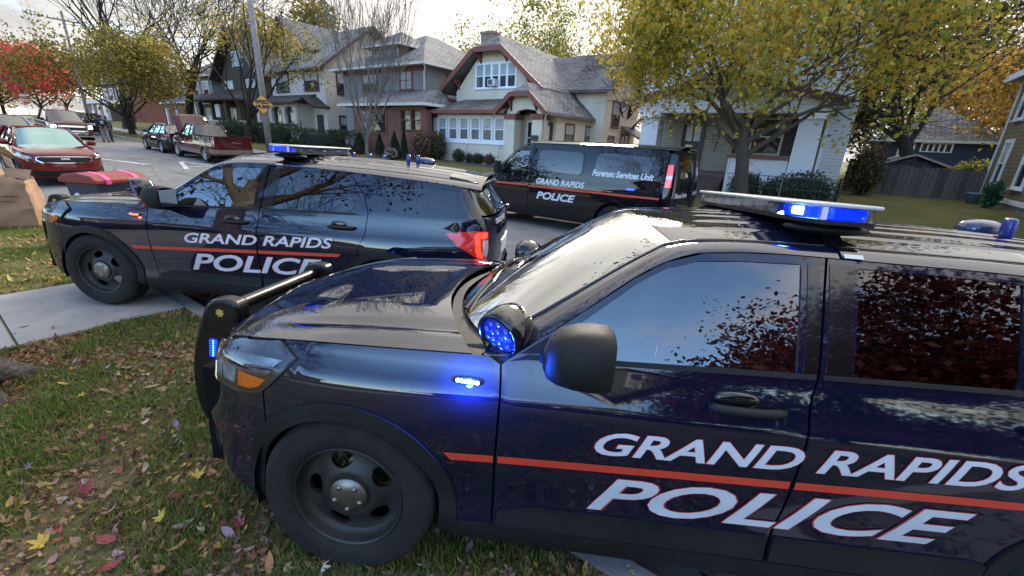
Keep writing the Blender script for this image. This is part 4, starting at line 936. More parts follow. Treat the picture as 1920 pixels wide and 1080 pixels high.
# black forensic van on the far side
VPLAN_L = 5.70
def forensic_van():
    T = root('police_van', 'black police van lettered for forensic services, parked on the street by the big maple', 'van')
    plan = [(0, 0), (.02, .35), (.07, .60), (.16, .76), (.32, .88), (.6, .955), (1.0, .985), (2.0, .995), (4.0, .995), (5.2, .975), (5.52, .93), (5.62, .84), (5.66, .6), (5.68, .3), (5.69, 0)]
    zb = pchip([0, .5, 1.0, 1.5, 3, 5.7], [1.02, 1.10, 1.16, 1.20, 1.26, 1.26])
    S_ = Surf(plan, [(.22, .07), (.32, .03), (.5, .01), (.7, 0), (.95, .0)], .95, zb, .03, .10, [(.2, .1), (.35, .02), (.5, 0), (.8, .02), (1.0, .06), (1.2, .12)], [(.2, .08), (.35, 0), (.9, 0), (1.3, .02), (2.0, .14)], .5, 5.3, .14)
    Lm = lambda uv: to_obj(S_.side(uv[:, 0], uv[:, 1])); Rm = lambda uv: to_obj(S_.side(uv[:, 0], uv[:, 1]), True); maps = ((Lm, 1), (Rm, -1))
    zt = pchip([1.02, 1.35, 1.75, 2.0, 2.3, 3, 5.3, 6.2], [1.17, 1.48, 1.83, 1.93, 1.955, 1.96, 1.945, 1.90])
    VP = pm('van_black_paint', (.006, .0065, .009), .5, coat=1., var=.2, spec=0.)
    xf, xr, R, A = .95, 4.37, .37, .44
    wf = [(1.33, 1.325), (1.50, 1.55), (1.68, 1.72), (1.80, 1.765), (2.06, 1.775), (2.06, 1.30), (1.7, 1.30)]
    def both(ol, nm, mat, **k):
        for mp, sg in maps: panel(mp, ol, nm, mat, T, sg, **k)
    both([(S_.q0, .30), (xf-A, .30)]+arc(xf, R, A, 180, 110, 8)+[(.80, 1.05), (.80, 1.13)]+[(q, 1.035+.07*max(0, (q+.2)/1.0)) for q in np.linspace(.7, S_.q0, 12)], 'front_bumper', VP, res=.1, dens=.06)
    both(arc(xf, R, A, 109, 0, 10)+[(xf+A, .26), (1.10+.31, .26), (1.16, .95)][:2]+[(1.17, .60), (1.14, 1.14), (.81, 1.13), (.81, 1.05)], 'front_fender', VP, res=.1, dens=.06)
    both([(1.42, .26), (2.13, .25), (2.13, 1.2), (2.16, float(zt(2.13))-.01), (1.9, float(zt(1.9))-.02), (1.7, float(zt(1.7))-.03), (1.36, float(zt(1.36))-.02), (1.05, 1.19), (1.15, 1.14), (1.18, .60)], 'front_door', VP, holes=[wf], res=.1, dens=.06)
    for mp, sg in maps: panel(mp, wf, 'front_window', CLR_GLASS, T, sg, off=-.006, flange=0, res=.1)
    both([(2.145, .25), (xr-A, .25)]+arc(xr, R, A, 180, 0, 20)+[(xr+A, .27), (5.34, .30), (5.38, 1.9)]+[(x, float(zt(x))-.01) for x in np.linspace(5.3, 2.18, 16)]+[(2.145, 1.2)], 'cargo_side', VP, res=.12, dens=.07)
    # pressed window-shaped recesses, proud rims catch the light
    for a_, b_ in ((2.28, 3.56), (3.78, 5.26)):
        ol = rounded([(a_, 1.33), (b_, 1.30), (b_-.02, 1.82), (a_+.05, 1.84)], .12, 5); inn = rounded([(a_+.025, 1.355), (b_-.025, 1.325), (b_-.045, 1.795), (a_+.07, 1.815)], .11, 5)
        for mp, sg in maps:
            panel(mp, ol, 'window_rim', VP, T, sg, holes=[inn], off=.012, flange=.012, res=.2, dens=.05); panel(mp, inn, 'blank_window', pm('van_blank_glass', (.008, .009, .012), .10, coat=1.), T, sg, off=.004, flange=0, res=.15)
    both([(5.36, .30), (5.55, .33), (5.55, 1.88), (5.40, 1.88), (5.38, 1.2)], 'rear_corner', VP, res=.1, dens=.05)
    for mp, sg in maps:
        t = panel(mp, [(5.40, 1.22), (5.53, 1.22), (5.53, 1.66), (5.40, 1.66)], 'tail_light', pm('van_red_lens', (.55, .02, .02), .15, coat=1., emit=(1, .05, .04), estr=.12), T, sg, off=.02, flange=.02, res=.1)
        panel(mp, [(5.40, 1.38), (5.53, 1.38), (5.53, 1.45), (5.40, 1.45)], 'reverse_lamp', pm('lamp_white', (.7, .7, .72), .2, coat=1.), t, sg, off=.024, flange=0, res=.1)
        panel(mp, [(5.56, .42), (S_.q1-.01, .42), (S_.q1-.01, 1.86), (5.56, 1.86)], 'rear_door', VP, T, sg, res=.1, dens=.06)
        panel(mp, rounded([(5.66, 1.28), (S_.q1-.08, 1.28), (S_.q1-.08, 1.76), (5.66, 1.76)], .06), 'rear_window', TINT, T, sg, off=.006, flange=.006, res=.1)
        panel(mp, [(5.30, .30), (S_.q1, .30), (S_.q1, .44), (5.30, .44)], 'rear_bumper', BLKP, T, sg, off=.05, flange=.06, res=.1)
        panel(mp, [(S_.q0, .55), (.12, .55), (.12, .80), (S_.q0, .82)], 'grille', BLKP, T, sg, off=.01, flange=.01, res=.1); panel(mp, [(.15, .62), (.42, .62), (.44, .82), (.15, .82)], 'headlight', CLR_LENS, T, sg, off=.012, flange=.01, res=.1)
        for b_, e_ in ((.62, 2.128), (2.147, 5.33)): panel(mp, [(b_, .945), (e_, .965), (e_, 1.005), (b_, .985)], 'stripe', REDS, T, sg, off=.003, flange=0, res=.1)
        panel(mp, arc(xr, R, A+.05, -8, 188, 24)+arc(xr, R, A-.01, 188, -8, 24), 'arch_lip', VP, T, sg, off=.014, flange=.03, res=.1); panel(mp, arc(xf, R, A+.05, -8, 188, 24)+arc(xf, R, A-.01, 188, -8, 24), 'arch_lip', VP, T, sg, off=.014, flange=.03, res=.1)
        mir = sg < 0
        for body, org, h, w_, sh, bo, hh in (('GRAND RAPIDS', (2.36, 1.045), .125, 1.28, .18, .032, 0), ('POLICE', (2.40, .70), .165, 1.05, .25, .038, 0), ('Forensic Services Unit', (3.80, 1.335), .13, 1.36, .22, .036, 0)):
            letters(mp, 'lettering', body, WHT, T, org, h, .016 if org[0] > 3.7 else .005, sg, sh, bo, 1.0, -.0, w_, mir)
        letters(mp, 'lettering', 'Forensic Services', WHT, T, (5.64, 1.02), .10, .006, sg, .2, .02, 1., 0, .62, mir)
        f = panel(mp, rounded([(4.62, 1.10), (4.80, 1.10), (4.80, 1.14), (4.62, 1.14)], .01), 'side_flasher', BLUE_DIM, T, sg, off=.012, flange=.012, res=.1)
    # hood, windshield, roof
    def top(uv, x0, x1, zc, ye): pass
    def hood(uv):
        q = S_.q0+(1.02-S_.q0)*uv[:, 0]; x = np.interp(q, S_.Q, S_.c[:, 0]); z = np.where(q < .7, 1.035+.07*np.maximum(0, q+.2), 1.10+.05*(q-.7)/.32); E = S_.side(q, z); v = uv[:, 1]*2-1
        return np.stack([-E[:, 0], v*E[:, 1], E[:, 2]+.05*(1-v*v)*np.clip(uv[:, 0]*2, 0, 1)], 1)
    grid_patch(hood, 18, 15, 'hood', VP, T, -1)
    def edge(x): E = S_.side(np.minimum(x, 5.28), zt(x)); return E[:, 1]-np.maximum(x-5.28, 0)**2*1.2, zt(x)
    def wsf(uv):
        v = uv[:, 1]*2-1; xa = .86+.18*v*v; xb = 1.92+.06*v*v; x = xa+(xb-xa)*uv[:, 0]; ye, z_ = edge(np.maximum(x, 1.04)); zz = 1.17+(2.0-1.17)*uv[:, 0]; return np.stack([-x, v*(ye-.02), np.where(np.abs(v) > .999, zz-.03, zz)-.05*v*v*uv[:, 0]], 1)
    grid_patch(wsf, 12, 15, 'windshield', WS_GLASS, T, -1)
    def rff(uv):
        v = uv[:, 1]*2-1; xa = 1.92+.06*v*v; x = xa+(5.55-xa)*uv[:, 0]; ye, z_ = edge(x); return np.stack([-x, v*ye, z_+.085*(1-np.abs(v)**3)], 1)
    grid_patch(rff, 24, 17, 'roof', VP, T, -1)
    for sg in (1, -1):
        g = M(); g.tube([(-x, sg*(float(edge(np.array([x]))[0][0])+.004), float(zt(x))+.004) for x in np.linspace(1.05, 5.5, 30)], .014, 6); g.build('drip_rail', GBLK, T, smooth=True, uv=False)
        m = M(); m.box(-1.36, -1.24, sg*1.06, sg*1.24, 1.22, 1.52); m.beam((-1.30, sg*.93, 1.28), (-1.30, sg*1.1, 1.30), .05, .05); m.build('mirror', BLKP, T, uv=False, bevel=.02)
    for x in (xf, xr):
        for sg in (1, -1): make_wheel(T, x, sg*.86, R, R, .24, sg, TYRE, STEEL, CAPM, 'alloy', .6)
    ub = M(); ub.box(-5.5, -.2, -.70, .70, .28, .50); ub.box(-5.5, -2.2, -.92, .92, .50, .55)
    for x in (xf, xr): ub.box(-x-.5, -x+.5, -.66, .66, .5, .9)
    ub.build('underbody', LINER, T, uv=False)
    c = M(); c.box(-2.24, -2.20, -.90, .90, .5, 1.85); c.box(-1.40, -1.02, -.88, .88, .8, 1.16)
    for y in (.45, -.45): c.blob((-2.02, y, 1.15), (.10, .24, .42), 12, 8, .6); c.blob((-2.06, y, 1.62), (.06, .14, .09), 10, 6, .6)
    c.build('cabin_interior', DASH, T, uv=False)
    sw = M(); c0 = Vector((-1.50, .45, 1.33)); a1 = Vector((0, 1, 0)); a2 = Vector((.5, 0, .85)); sw.tube([c0+(a1*math.cos(2*math.pi*i/20)+a2*math.sin(2*math.pi*i/20))*.19 for i in range(21)], .016, 6); sw.beam(c0-a1*.18, c0+a1*.18, .05, .03, (1, 0, .3)); sw.build('steering_wheel', DASH, T, uv=False)
    return T
van = forensic_van(); place_car(van, -7.965, 9.85, math.pi, -.07)

# brick-red SUV parked behind the bin, nose towards the police cars
KBITS = [('headlight', [(.06, .80), (.52, .86), (.66, .965), (.40, .935), (.10, .86)], CLR_LENS, .012), ('headlight_bezel', [(.0, .775), (.58, .845), (.70, .975), (.40, .95), (.06, .885)], GBLK, .006),
         ('grille_frame', [('c', .675), (-.14, .685), (-.02, .76), (-.02, .845), (-.10, .865), ('c', .875)], CHROME, .010), ('grille', [('c', .70), (-.15, .71), (-.05, .77), (-.05, .83), (-.12, .845), ('c', .852)], BLKP, .016),
         ('lower_intake', [('c', .30), (.14, .32), (.10, .46), ('c', .47)], BLKP, .008), ('fog_lamp', [(.12, .46), (.34, .44), (.38, .60), (.20, .58)], BLKP, .008)]
kia, kS, kL = simple_car('parked_suv', 'brick red SUV parked facing the bin with a greenish windshield', 'car', dict(L=4.78, w=.945, xf=.95, xr=3.73, R=.355, paint=KIARED, edge=[(0, .90), (.3, .965), (.8, 1.03), (1.4, 1.085), (2.5, 1.10), (4.0, 1.15), (4.8, 1.15)],
    cab=[(1.35, 1.09), (2.15, 1.56), (4.05, 1.55), (4.55, 1.14), .80, .60], glass=TINT, wglass=KGLS, sglass=SMOKE, clad=.36, seams=(1.42, 2.45, 3.5), handles=((2.25, .98), (3.25, 1.0)), bits=KBITS, bpillars=(2.5, 3.4)))
letters(kL, 'badge_lettering', 'KIA', CHROME, kia, (kS.q0-.0, .775), .05, .024, 1, 0, .03, 1.4, 0, .10); letters(lambda uv: to_obj(kS.side(uv[:, 0], uv[:, 1]), True), 'badge_lettering', 'KIA', CHROME, kia, (kS.q0-.005, .775), .05, .024, -1, 0, .03, 1.4, 0, .10, True)
on_road(kia, -18.5, 2.95, 0.)
# maroon pickup with its hood up, and the black SUV ahead of it
f15, fS, fL = simple_car('pickup_truck', 'maroon pickup truck with tan lower trim and its hood raised', 'pickup', dict(L=5.85, w=.985, xf=.95, xr=4.62, R=.385, paint=MAROON, zs=.42, edge=[(0, 1.0), (.4, 1.10), (1.4, 1.17), (2.9, 1.20), (3.35, 1.22), (3.45, 1.34), (5.9, 1.34)],
    cab=[(1.40, 1.18), (2.0, 1.78), (3.02, 1.80), (3.30, 1.26), .86, .66], glass=SMOKE, wglass=WS_GLASS, sglass=KGLS, clad=.62, cladm=TANP, seams=(1.50, 2.6, 3.38), handles=((2.42, 1.08),), bpillars=(2.62,), open_hood=58, bed=1, rear_round=.35,
    rear=[(.2, .1), (.4, .02), (.6, .0), (1.4, .0)], bits=[('tail_light', [(5.62, .98), ('r', .98)][:1]+[(5.80, .98), (5.80, 1.28), (5.62, 1.28)], RED_LENS, .012), ('rear_bumper', [(5.35, .52), ('r', .50), ('r', .72), (5.35, .72)], TANP, .05),
    ('headlight', [(.1, .80), (.45, .80), (.5, 1.0), (.1, 1.0)], CLR_LENS, .01), ('grille', [('c', .75), (0, .75), (0, 1.0), ('c', 1.0)], CHROME, .01)], mirrorm=BLKP, seats=(2.25,)))
m = M(); m.box(-5.80, -3.40, -.90, .90, 1.20, 1.24); m.build('bed_floor', LINER, f15, uv=False)
m = M(); m.box(-5.84, -3.38, .86, .95, 1.335, 1.355).box(-5.84, -3.38, -.95, -.86, 1.335, 1.355).box(-5.85, -5.80, -.9, .9, 1.335, 1.355); m.build('bed_rail', BLKP, f15, uv=False)
m = M(); m.box(-5.868, -5.853, -.36, -.10+.0, 1.03, 1.06); m.build('tailgate_trim', CHROME, f15, uv=False); m = M(); m.blob((-5.86, 0, 1.06), (.012, .11, .045), 16, 8); m.build('oval_badge', pm('badge_blue', (.02, .04, .15), .2, coat=1.), f15, smooth=True, uv=False)
on_road(f15, -30.85, 10.30, math.pi)
chk, cS, cL = simple_car('parked_suv', 'black compact SUV parked ahead of the maroon pickup', 'car', dict(L=4.62, w=.93, xf=.92, xr=3.62, R=.35, paint=BLACKP, edge=[(0, .92), (.4, 1.0), (1.3, 1.06), (2.5, 1.10), (4.6, 1.16)],
    cab=[(1.30, 1.07), (2.0, 1.55), (3.85, 1.56), (4.40, 1.16), .79, .60], glass=SMOKE, sglass=KGLS, clad=.40, seams=(1.4, 2.4, 3.4), bpillars=(2.35, 3.3), handles=((2.15, .98), (3.15, 1.0)),
    bits=[('tail_light', [(4.22, 1.02), (4.62, 1.0), (4.66, 1.10), (4.24, 1.12)], RED_LENS, .012), ('licence_plate', [(5.05, .82), ('r', .82), ('r', .93), (5.05, .93)], PLATE, .012), ('headlight', [(.05, .86), (.5, .9), (.6, .97), (.1, .92)], CLR_LENS, .01)]))
m = M(); m.tube([(-2.2, .56, 1.60), (-2.4, .56, 1.66), (-3.6, .56, 1.66), (-3.8, .56, 1.60)], .02, 6).tube([(-2.2, -.56, 1.60), (-2.4, -.56, 1.66), (-3.6, -.56, 1.66), (-3.8, -.56, 1.60)], .02, 6); m.build('roof_rail', CHROME, chk, smooth=True, uv=False)
on_road(chk, -36.0, 10.25, math.pi)
# dark SUV beyond, with a pale plate, seen from behind
dk, dS, dL = simple_car('parked_suv', 'dark SUV seen from behind with a pale licence plate, beside the two people', 'car', dict(L=4.9, w=.96, xf=.95, xr=3.85, R=.37, paint=BLACKP, edge=[(0, .98), (.4, 1.05), (1.3, 1.12), (4.9, 1.2)],
    cab=[(1.30, 1.13), (1.95, 1.68), (4.4, 1.70), (4.75, 1.2), .84, .68], glass=TINT, seams=(1.4, 2.5, 3.6), bpillars=(2.4, 3.5), rear_round=.5,
    bits=[('tail_light', [(4.72, .95), (4.9, .95), (4.9, 1.2), (4.72, 1.2)], RED_LENS, .012), ('licence_plate', [(5.25, .80), ('r', .80), ('r', .95), (5.25, .95)], PLATE, .012), ('bumper', [(4.5, .40), ('r', .40), ('r', .60), (4.5, .60)], BLKP, .04)]))
on_road(dk, -55.6, 10.1, math.pi)
# maroon pickup coming down the street, one headlight on, and two cars beyond it
gm, gS, gL = simple_car('pickup_truck', 'dark maroon pickup truck with a lit headlight standing in the street', 'pickup', dict(L=5.8, w=1.0, xf=.95, xr=4.6, R=.40, paint=pm('dull_maroon_paint', (.085, .022, .022), .5, 0, coat=.8, spec=0.), zs=.40, front_round=.7, edge=[(0, 1.12), (.3, 1.20), (1.4, 1.25), (3.4, 1.27), (5.8, 1.32)],
    cab=[(1.45, 1.26), (2.1, 1.86), (3.7, 1.88), (4.0, 1.28), .87, .68], glass=SMOKE, wglass=SMOKE, bed=1, seams=(1.5, 2.6), mirrorm=BLKP, crown=.09, rear_round=.4,
    bits=[('headlight', [(.02, .90), (.34, .92), (.36, 1.09), (.06, 1.10)], HLIT, .02), ('grille_frame', [('c', .72), (-.08, .72), (-.04, 1.08), ('c', 1.08)], CHROME, .012), ('grille', [('c', .80), (-.12, .80), (-.1, .98), ('c', .98)], BLKP, .02), ('bumper', [('c', .45), (.3, .45), (.3, .66), ('c', .66)], CHROME, .05)]))
on_road(gm, -38.6, 6.9, 0.)
wv, wS, wL = simple_car('parked_suv', 'pale silver SUV farther up the street below the stop sign', 'car', dict(L=4.8, w=.95, xf=.95, xr=3.75, R=.36, paint=WHITEP, edge=[(0, .98), (.4, 1.05), (1.3, 1.12), (4.8, 1.18)], cab=[(1.30, 1.13), (1.95, 1.68), (4.3, 1.70), (4.65, 1.18), .84, .68], glass=TINT, wglass=SMOKE,
    bits=[('headlight', [(.05, .85), (.4, .88), (.42, 1.0), (.06, .98)], CLR_LENS, .012), ('grille', [('c', .75), (0, .75), (0, .95), ('c', .95)], BLKP, .012)]))
on_road(wv, -52.5, 4.15, 0.)
w2 = copy_tree(wv); w2['label'] = 'small pale car at the kerb tight behind the brick red SUV'; on_road(w2, -27.5, 3.05, 0.)
for o in w2.children_recursive:
    if o.type == 'MESH' and o.data.materials and o.data.materials[0] == WHITEP: o.data = o.data.copy(); o.data.materials[0] = pm('steel_blue_paint', (.16, .20, .26), .3, .2, coat=1.)
# ---------------------------------------------------------------- setting: ground, road, kerbs, walks
def strip(name, y0, y1, x0=-160, x1=60, dz=0., mat=None, step=2., ny=4, fz=None, kind='structure'):
    m = M(); xs = np.arange(x0, x1+.01, step); ys = np.linspace(y0, y1, ny+1); vs = []
    for x in xs:
        for y in ys: vs.append((x, y, (fz or ground_z)(x, y)+dz))
    n = ny+1; m.add(vs, [(i*n+j, (i+1)*n+j, (i+1)*n+j+1, i*n+j+1) for i in range(len(xs)-1) for j in range(ny)])
    o = m.build(name, mat); return tag(o, kind=kind)
SOIL = pm('lawn_soil', (.085, .085, .032), .95, col2=(.15, .115, .065), vscale=2.2, bump=.5, bscale=40., spec=.1)
LAWN = pm('far_lawn_grass', (.075, .095, .028), .95, col2=(.16, .12, .055), vscale=1.2, bump=.6, bscale=30., spec=.1)
ASPH = pm('asphalt', (.185, .18, .172), .85, var=.22, vscale=1.3, bump=.35, bscale=140., spec=.3)
CONC = pm('concrete', (.30, .285, .265), .85, var=.18, vscale=2.5, bump=.2, bscale=60., spec=.3)
g_ = M(); g_.box(-900, 900, -900, 900, -2.2, -1.8); tag(g_.build('ground', LAWN), kind='structure')
tag(strip('lawn', -45, KN-.15, -160, 60, 0, SOIL, 2., 6), kind='structure')
strip('road', KN+.001, KF-.001, -160, 60, 0, ASPH, 2., 6)
def kerb(name, y0, y1, face):
    m = M(); xs = np.arange(-160, 60.1, 2.5)
    for a, b in zip(xs[:-1], xs[1:]):
        za, zb = float(ZR(a))+.11, float(ZR(b))+.11; g = .006
        top = [(a+g, y0, za+.006), (b-g, y0, zb+.006), (b-g, y1, zb+.006), (a+g, y1, za+.006)]; bt = [(p[0], p[1], p[2]-.25) for p in top]
        m.add(top+bt, [(0, 1, 2, 3), (0, 4, 5, 1), (2, 6, 7, 3), (1, 5, 6, 2), (3, 7, 4, 0)])
    return tag(m.build(name, CONC, bevel=.015), kind='structure')
kerb('near_kerb', KN-.15, KN, 1); kerb('far_kerb', KF, KF+.15, -1)
def yz(x, y): return ground_z(x, y)
strip('far_verge', KF+.15, 13.55, -160, 60, 0., LAWN, 2.5, 3)
strip('far_sidewalk', 13.55, 15.1, -160, 60, .012, CONC, 2.5, 2)
strip('yard', 15.1, 75, -160, 60, 0, LAWN, 3., 12)
# the concrete walk from the kerb to the near houses, in slabs
w = bpy.data.objects.new('front_walk', None); COL.objects.link(w)
tag(w, kind='structure')
for i in range(8):
    y1 = KN-.16-i*1.22; m = M(); m.box(-7.06, -5.32, y1-1.205, y1, -.1, .022); m.build('slab', CONC, w, bevel=.01)
sw_ = M(); sw_.box(-60, 40, -7.2, -5.6, -.05, .02); tag(sw_.build('near_sidewalk', CONC), kind='structure')
# road marks by the speed hump
PAINTW = pm('worn_road_paint', (.52, .52, .50), .8, var=.35, vscale=4.)
def road_mark(name, pts):
    m = M(); m.add([(x, y, ground_z(x, y)+.006) for x, y in pts], [tuple(range(len(pts)))]); return m.build(name, PAINTW)
rm = tag(root('speed_hump_marking', None, None), kind='structure')
for nm, pts in (('marking', [(-25.2, 4.1), (-25.2, 4.35), (-28.6, 5.55), (-28.6, 5.40)]), ('marking', [(-25.2, 6.75), (-25.2, 6.5), (-28.6, 5.42), (-28.6, 5.57)]), ('marking', [(-23.0, 7.3), (-23.0, 7.5), (-26.6, 8.45), (-26.6, 8.28)]), ('marking', [(-23.0, 9.4), (-23.0, 9.2), (-26.6, 8.28), (-26.6, 8.45)]), ('marking', [(-24.0, 7.75), (-24.2, 7.75), (-24.2, 9.0), (-24.0, 9.0)])): road_mark(nm, pts).parent = rm
TARM = pm('tar_seam', (.02, .02, .02), .7)
sm = tag(root('road_seam', None, None), kind='structure')
for pts in ([(-22.9, 1.7), (-22.96, 1.7), (-22.86, 11.4), (-22.8, 11.4)], [(-24, 6.4), (-29.5, 6.9), (-29.5, 6.94), (-24, 6.45)], [(-12, 7.2), (-22, 6.5), (-22, 6.55), (-12, 7.24)], [(-9, 5.0), (-9.04, 5.0), (-9.3, 11), (-9.26, 11)]):
    m = M(); m.add([(x, y, ground_z(x, y)+.004) for x, y in pts], [(0, 1, 2, 3)]); m.build('crack', TARM, sm)

# ---------------------------------------------------------------- houses
STUCCO_Y = pm('cream_stucco', (.62, .535, .42), .9, var=.10, vscale=.8, bump=.25, bscale=45.)
STUCCO_T = pm('taupe_stucco', (.54, .47, .41), .9, var=.12, vscale=.8, bump=.25, bscale=45.)
RUST = pm('rust_red_trim', (.185, .058, .042), .6, var=.15, vscale=3)
BROWN = pm('dark_brown_trim', (.045, .028, .020), .6, var=.2)
WTRIM = pm('white_trim', (.76, .79, .83), .5, var=.06)
CREAMT = pm('cream_trim', (.62, .60, .55), .55, var=.06)
GREYS = uv_mat('grey_clapboard', 'board', (.205, .20, .195), (.25, .245, .24), (.06, .06, .06), 1, .13, .03, .7, .5, .12)
WHITES = uv_mat('white_clapboard', 'board', (.60, .61, .62), (.66, .66, .66), (.22, .22, .23), 1, .12, .02, .6, .5, .06)
CREAMS = uv_mat('beige_clapboard', 'board', (.34, .30, .25), (.39, .35, .29), (.12, .10, .085), 1, .11, .022, .7, .5, .08)
OLIVES = uv_mat('olive_clapboard', 'board', (.20, .165, .095), (.235, .195, .115), (.05, .042, .028), 1, .135, .035, .7, .6, .10)
GREENS = uv_mat('green_clapboard', 'board', (.16, .19, .085), (.18, .21, .10), (.05, .06, .03), 1, .12, .03, .7, .5, .1)
NAVYS = uv_mat('navy_clapboard', 'board', (.022, .034, .060), (.028, .042, .072), (.008, .012, .02), 1, .14, .03, .7, .5, .1)
BRICK = uv_mat('red_brick', 'brick', (.17, .055, .038), (.24, .080, .052), (.16, .13, .11), .22, .075, .010, .85, .5, .18)
SHING = uv_mat('grey_shingle', 'brick', (.085, .078, .074), (.20, .185, .175), (.02, .018, .018), .5, .20, .03, .9, .8, .42, frost=(.10, .10, .105))
SHINB = uv_mat('brown_shingle', 'brick', (.055, .042, .036), (.14, .108, .095), (.018, .014, .012), .5, .20, .03, .9, .8, .42, frost=(.12, .115, .12))
SHIND = uv_mat('dark_shingle', 'brick', (.035, .03, .028), (.06, .052, .048), (.015, .013, .012), .34, .145, .014, .9, .6, .25)
SOFFIT = pm('soffit', (.32, .30, .28), .8)
PANE = pm('window_pane', (.030, .035, .040), .04, var=.5, vscale=.7, spec=.6)
PANEL_ = pm('window_screen_pane', (.10, .11, .115), .25, var=.35, vscale=1.2)
CURT = pm('curtain_behind_glass', (.33, .35, .35), .22, var=.25, vscale=2.)
STONE = uv_mat('foundation_stone', 'brick', (.17, .155, .135), (.24, .22, .195), (.12, .11, .10), .42, .2, .018, .9, .6, .2)
class House:
    def __init__(s, name, label, o, cat='house'):
        s.o = o; s.T = root(name, label, cat, o)
    def b(s, m, name, mat, parent=None, **k):
        m.v = [(x-s.o[0], y-s.o[1], z-s.o[2]) for x, y, z in m.v]
        return m.build(name, mat, parent or s.T, **k)
    def box(s, name, mat, x0, x1, y0, y1, z0, z1, parent=None, **k):
        m = M(); m.box(x0, x1, y0, y1, z0, z1); return s.b(m, name, mat, parent, **k)
    def window(s, face, at, a0, a1, z0, z1, frame=WTRIM, fw=.09, cols=1, rows=2, lower=PANE, upper=None, sill=True, depth=.05, name='window', fwi=None):
        """face 'S' looks at the street (wall plane y=at), 'E'/'W' face +X/-X (wall plane x=at)"""
        fwi = fwi or fw*.55
        sg = {'S': -1, 'N': 1, 'E': 1, 'W': -1}[face]
        def bx(m, p0, p1, q0, q1, d0, d1):
            if face in 'SN': m.box(p0, p1, min(at+sg*d0, at+sg*d1), max(at+sg*d0, at+sg*d1), q0, q1)
            else: m.box(min(at+sg*d0, at+sg*d1), max(at+sg*d0, at+sg*d1), p0, p1, q0, q1)
        m = M(); bx(m, a0-fw, a0, z0, z1, 0, depth); bx(m, a1, a1+fw, z0, z1, 0, depth); bx(m, a0-fw, a1+fw, z1, z1+fw, 0, depth+.004); bx(m, a0-fw, a1+fw, z0-fw*.6, z0, 0, depth+.004)
        for c in range(1, cols):
            x = a0+(a1-a0)*c/cols; bx(m, x-fwi/2, x+fwi/2, z0, z1, 0, depth-.008)
        zm = z0+(z1-z0)*.5
        if rows == 2:
            for c in range(cols):
                x0_, x1_ = a0+(a1-a0)*c/cols+(fwi/2 if c else 0), a0+(a1-a0)*(c+1)/cols-(fwi/2 if c < cols-1 else 0); bx(m, x0_, x1_, zm-.025, zm+.025, 0, depth-.014)
        wo = s.b(m, name, frame)
        for c in range(cols):
            x0_, x1_ = a0+(a1-a0)*c/cols+(fwi/2 if c else 0)+.001, a0+(a1-a0)*(c+1)/cols-(fwi/2 if c < cols-1 else 0)-.001
            if rows == 2:
                p = M(); bx(p, x0_, x1_, z0+.001, zm-.026, .002, .014); s.b(p, 'pane', lower, wo); p = M(); bx(p, x0_, x1_, zm+.026, z1-.001, .002, .018); s.b(p, 'pane', upper or lower, wo)
            else:
                p = M(); bx(p, x0_, x1_, z0+.001, z1-.001, .002, .014); s.b(p, 'pane', lower, wo)
        if sill:
            p = M(); bx(p, a0-fw-.04, a1+fw+.04, z0-fw*.6-.05, z0-fw*.6-.001, 0, depth+.05); s.b(p, 'sill', frame, wo)
        return wo
    def gable(s, name, mat, xm, hw, ze, zr, y0, y1, clip=0., t=.14, axis='y', trim=None, tw=.22, zclip=None):
        """gable roof with its ridge along an axis at xm; hw half width to the eave; clip = half width of a clipped gable end at y0"""
        sl = (zr-ze)/hw; r = bpy.data.objects.new(name, None)
        P = (lambda a, b, z: (a, b, z)) if axis == 'y' else (lambda a, b, z: (b, a, z))
        m = M(); R0 = y0
        if clip:
            R0 = y0+clip*1.1; zc = zr-sl*clip
        for sg in (-1, 1):
            if clip: q = [P(xm+sg*hw, y0, ze), P(xm+sg*hw, y1, ze), P(xm, y1, zr), P(xm, R0, zr), P(xm+sg*clip, y0, zc)]
            else: q = [P(xm+sg*hw, y0, ze), P(xm+sg*hw, y1, ze), P(xm, y1, zr), P(xm, y0, zr)]
            lo = [(x, y, z-t) for x, y, z in q]; n = len(q)
            flip = (sg > 0) ^ (axis == 'x')
            f = [tuple(range(n)), tuple(range(2*n-1, n-1, -1))]+[(i, n+i, n+(i+1) % n, (i+1) % n) for i in range(n)]
            m.add(q+lo, [g if not flip else g[::-1] for g in f] if True else f)
        if clip:
            q = [P(xm-clip, y0, zc), P(xm+clip, y0, zc), P(xm, R0, zr)]; lo = [(x, y, z-t) for x, y, z in q]; m.add(q+lo, [(0, 1, 2), (3, 5, 4), (0, 3, 4, 1)])
        ro = s.b(m, name, mat)
        bmr = bmesh.new(); bmr.from_mesh(ro.data); bmesh.ops.recalc_face_normals(bmr, faces=bmr.faces); bmr.to_mesh(ro.data); bmr.free()
        for l_ in list(ro.data.uv_layers): ro.data.uv_layers.remove(l_)
        box_uv(ro.data)
        if trim is not None:
            for yy, dy in ((y0, -.05), (y1, .05)):
                for sg in (-1, 1):
                    b_ = M(); e1 = (xm+sg*(clip if clip and yy == y0 else 0)); z1_ = zr-sl*abs(e1-xm)
                    b_.beam(P(xm+sg*(hw+.02), yy+dy, ze-tw*.45), P(e1, yy+dy, z1_-tw*.45), .08, tw, (0, 0, 1)); s.b(b_, 'rake_board', trim, ro)
                if clip and yy == y0:
                    b_ = M(); b_.beam(P(xm-clip, yy+dy-.004, zc-tw*.45), P(xm+clip, yy+dy-.004, zc-tw*.45), .08, tw, (0, 0, 1)); s.b(b_, 'rake_board', trim, ro)
        return ro
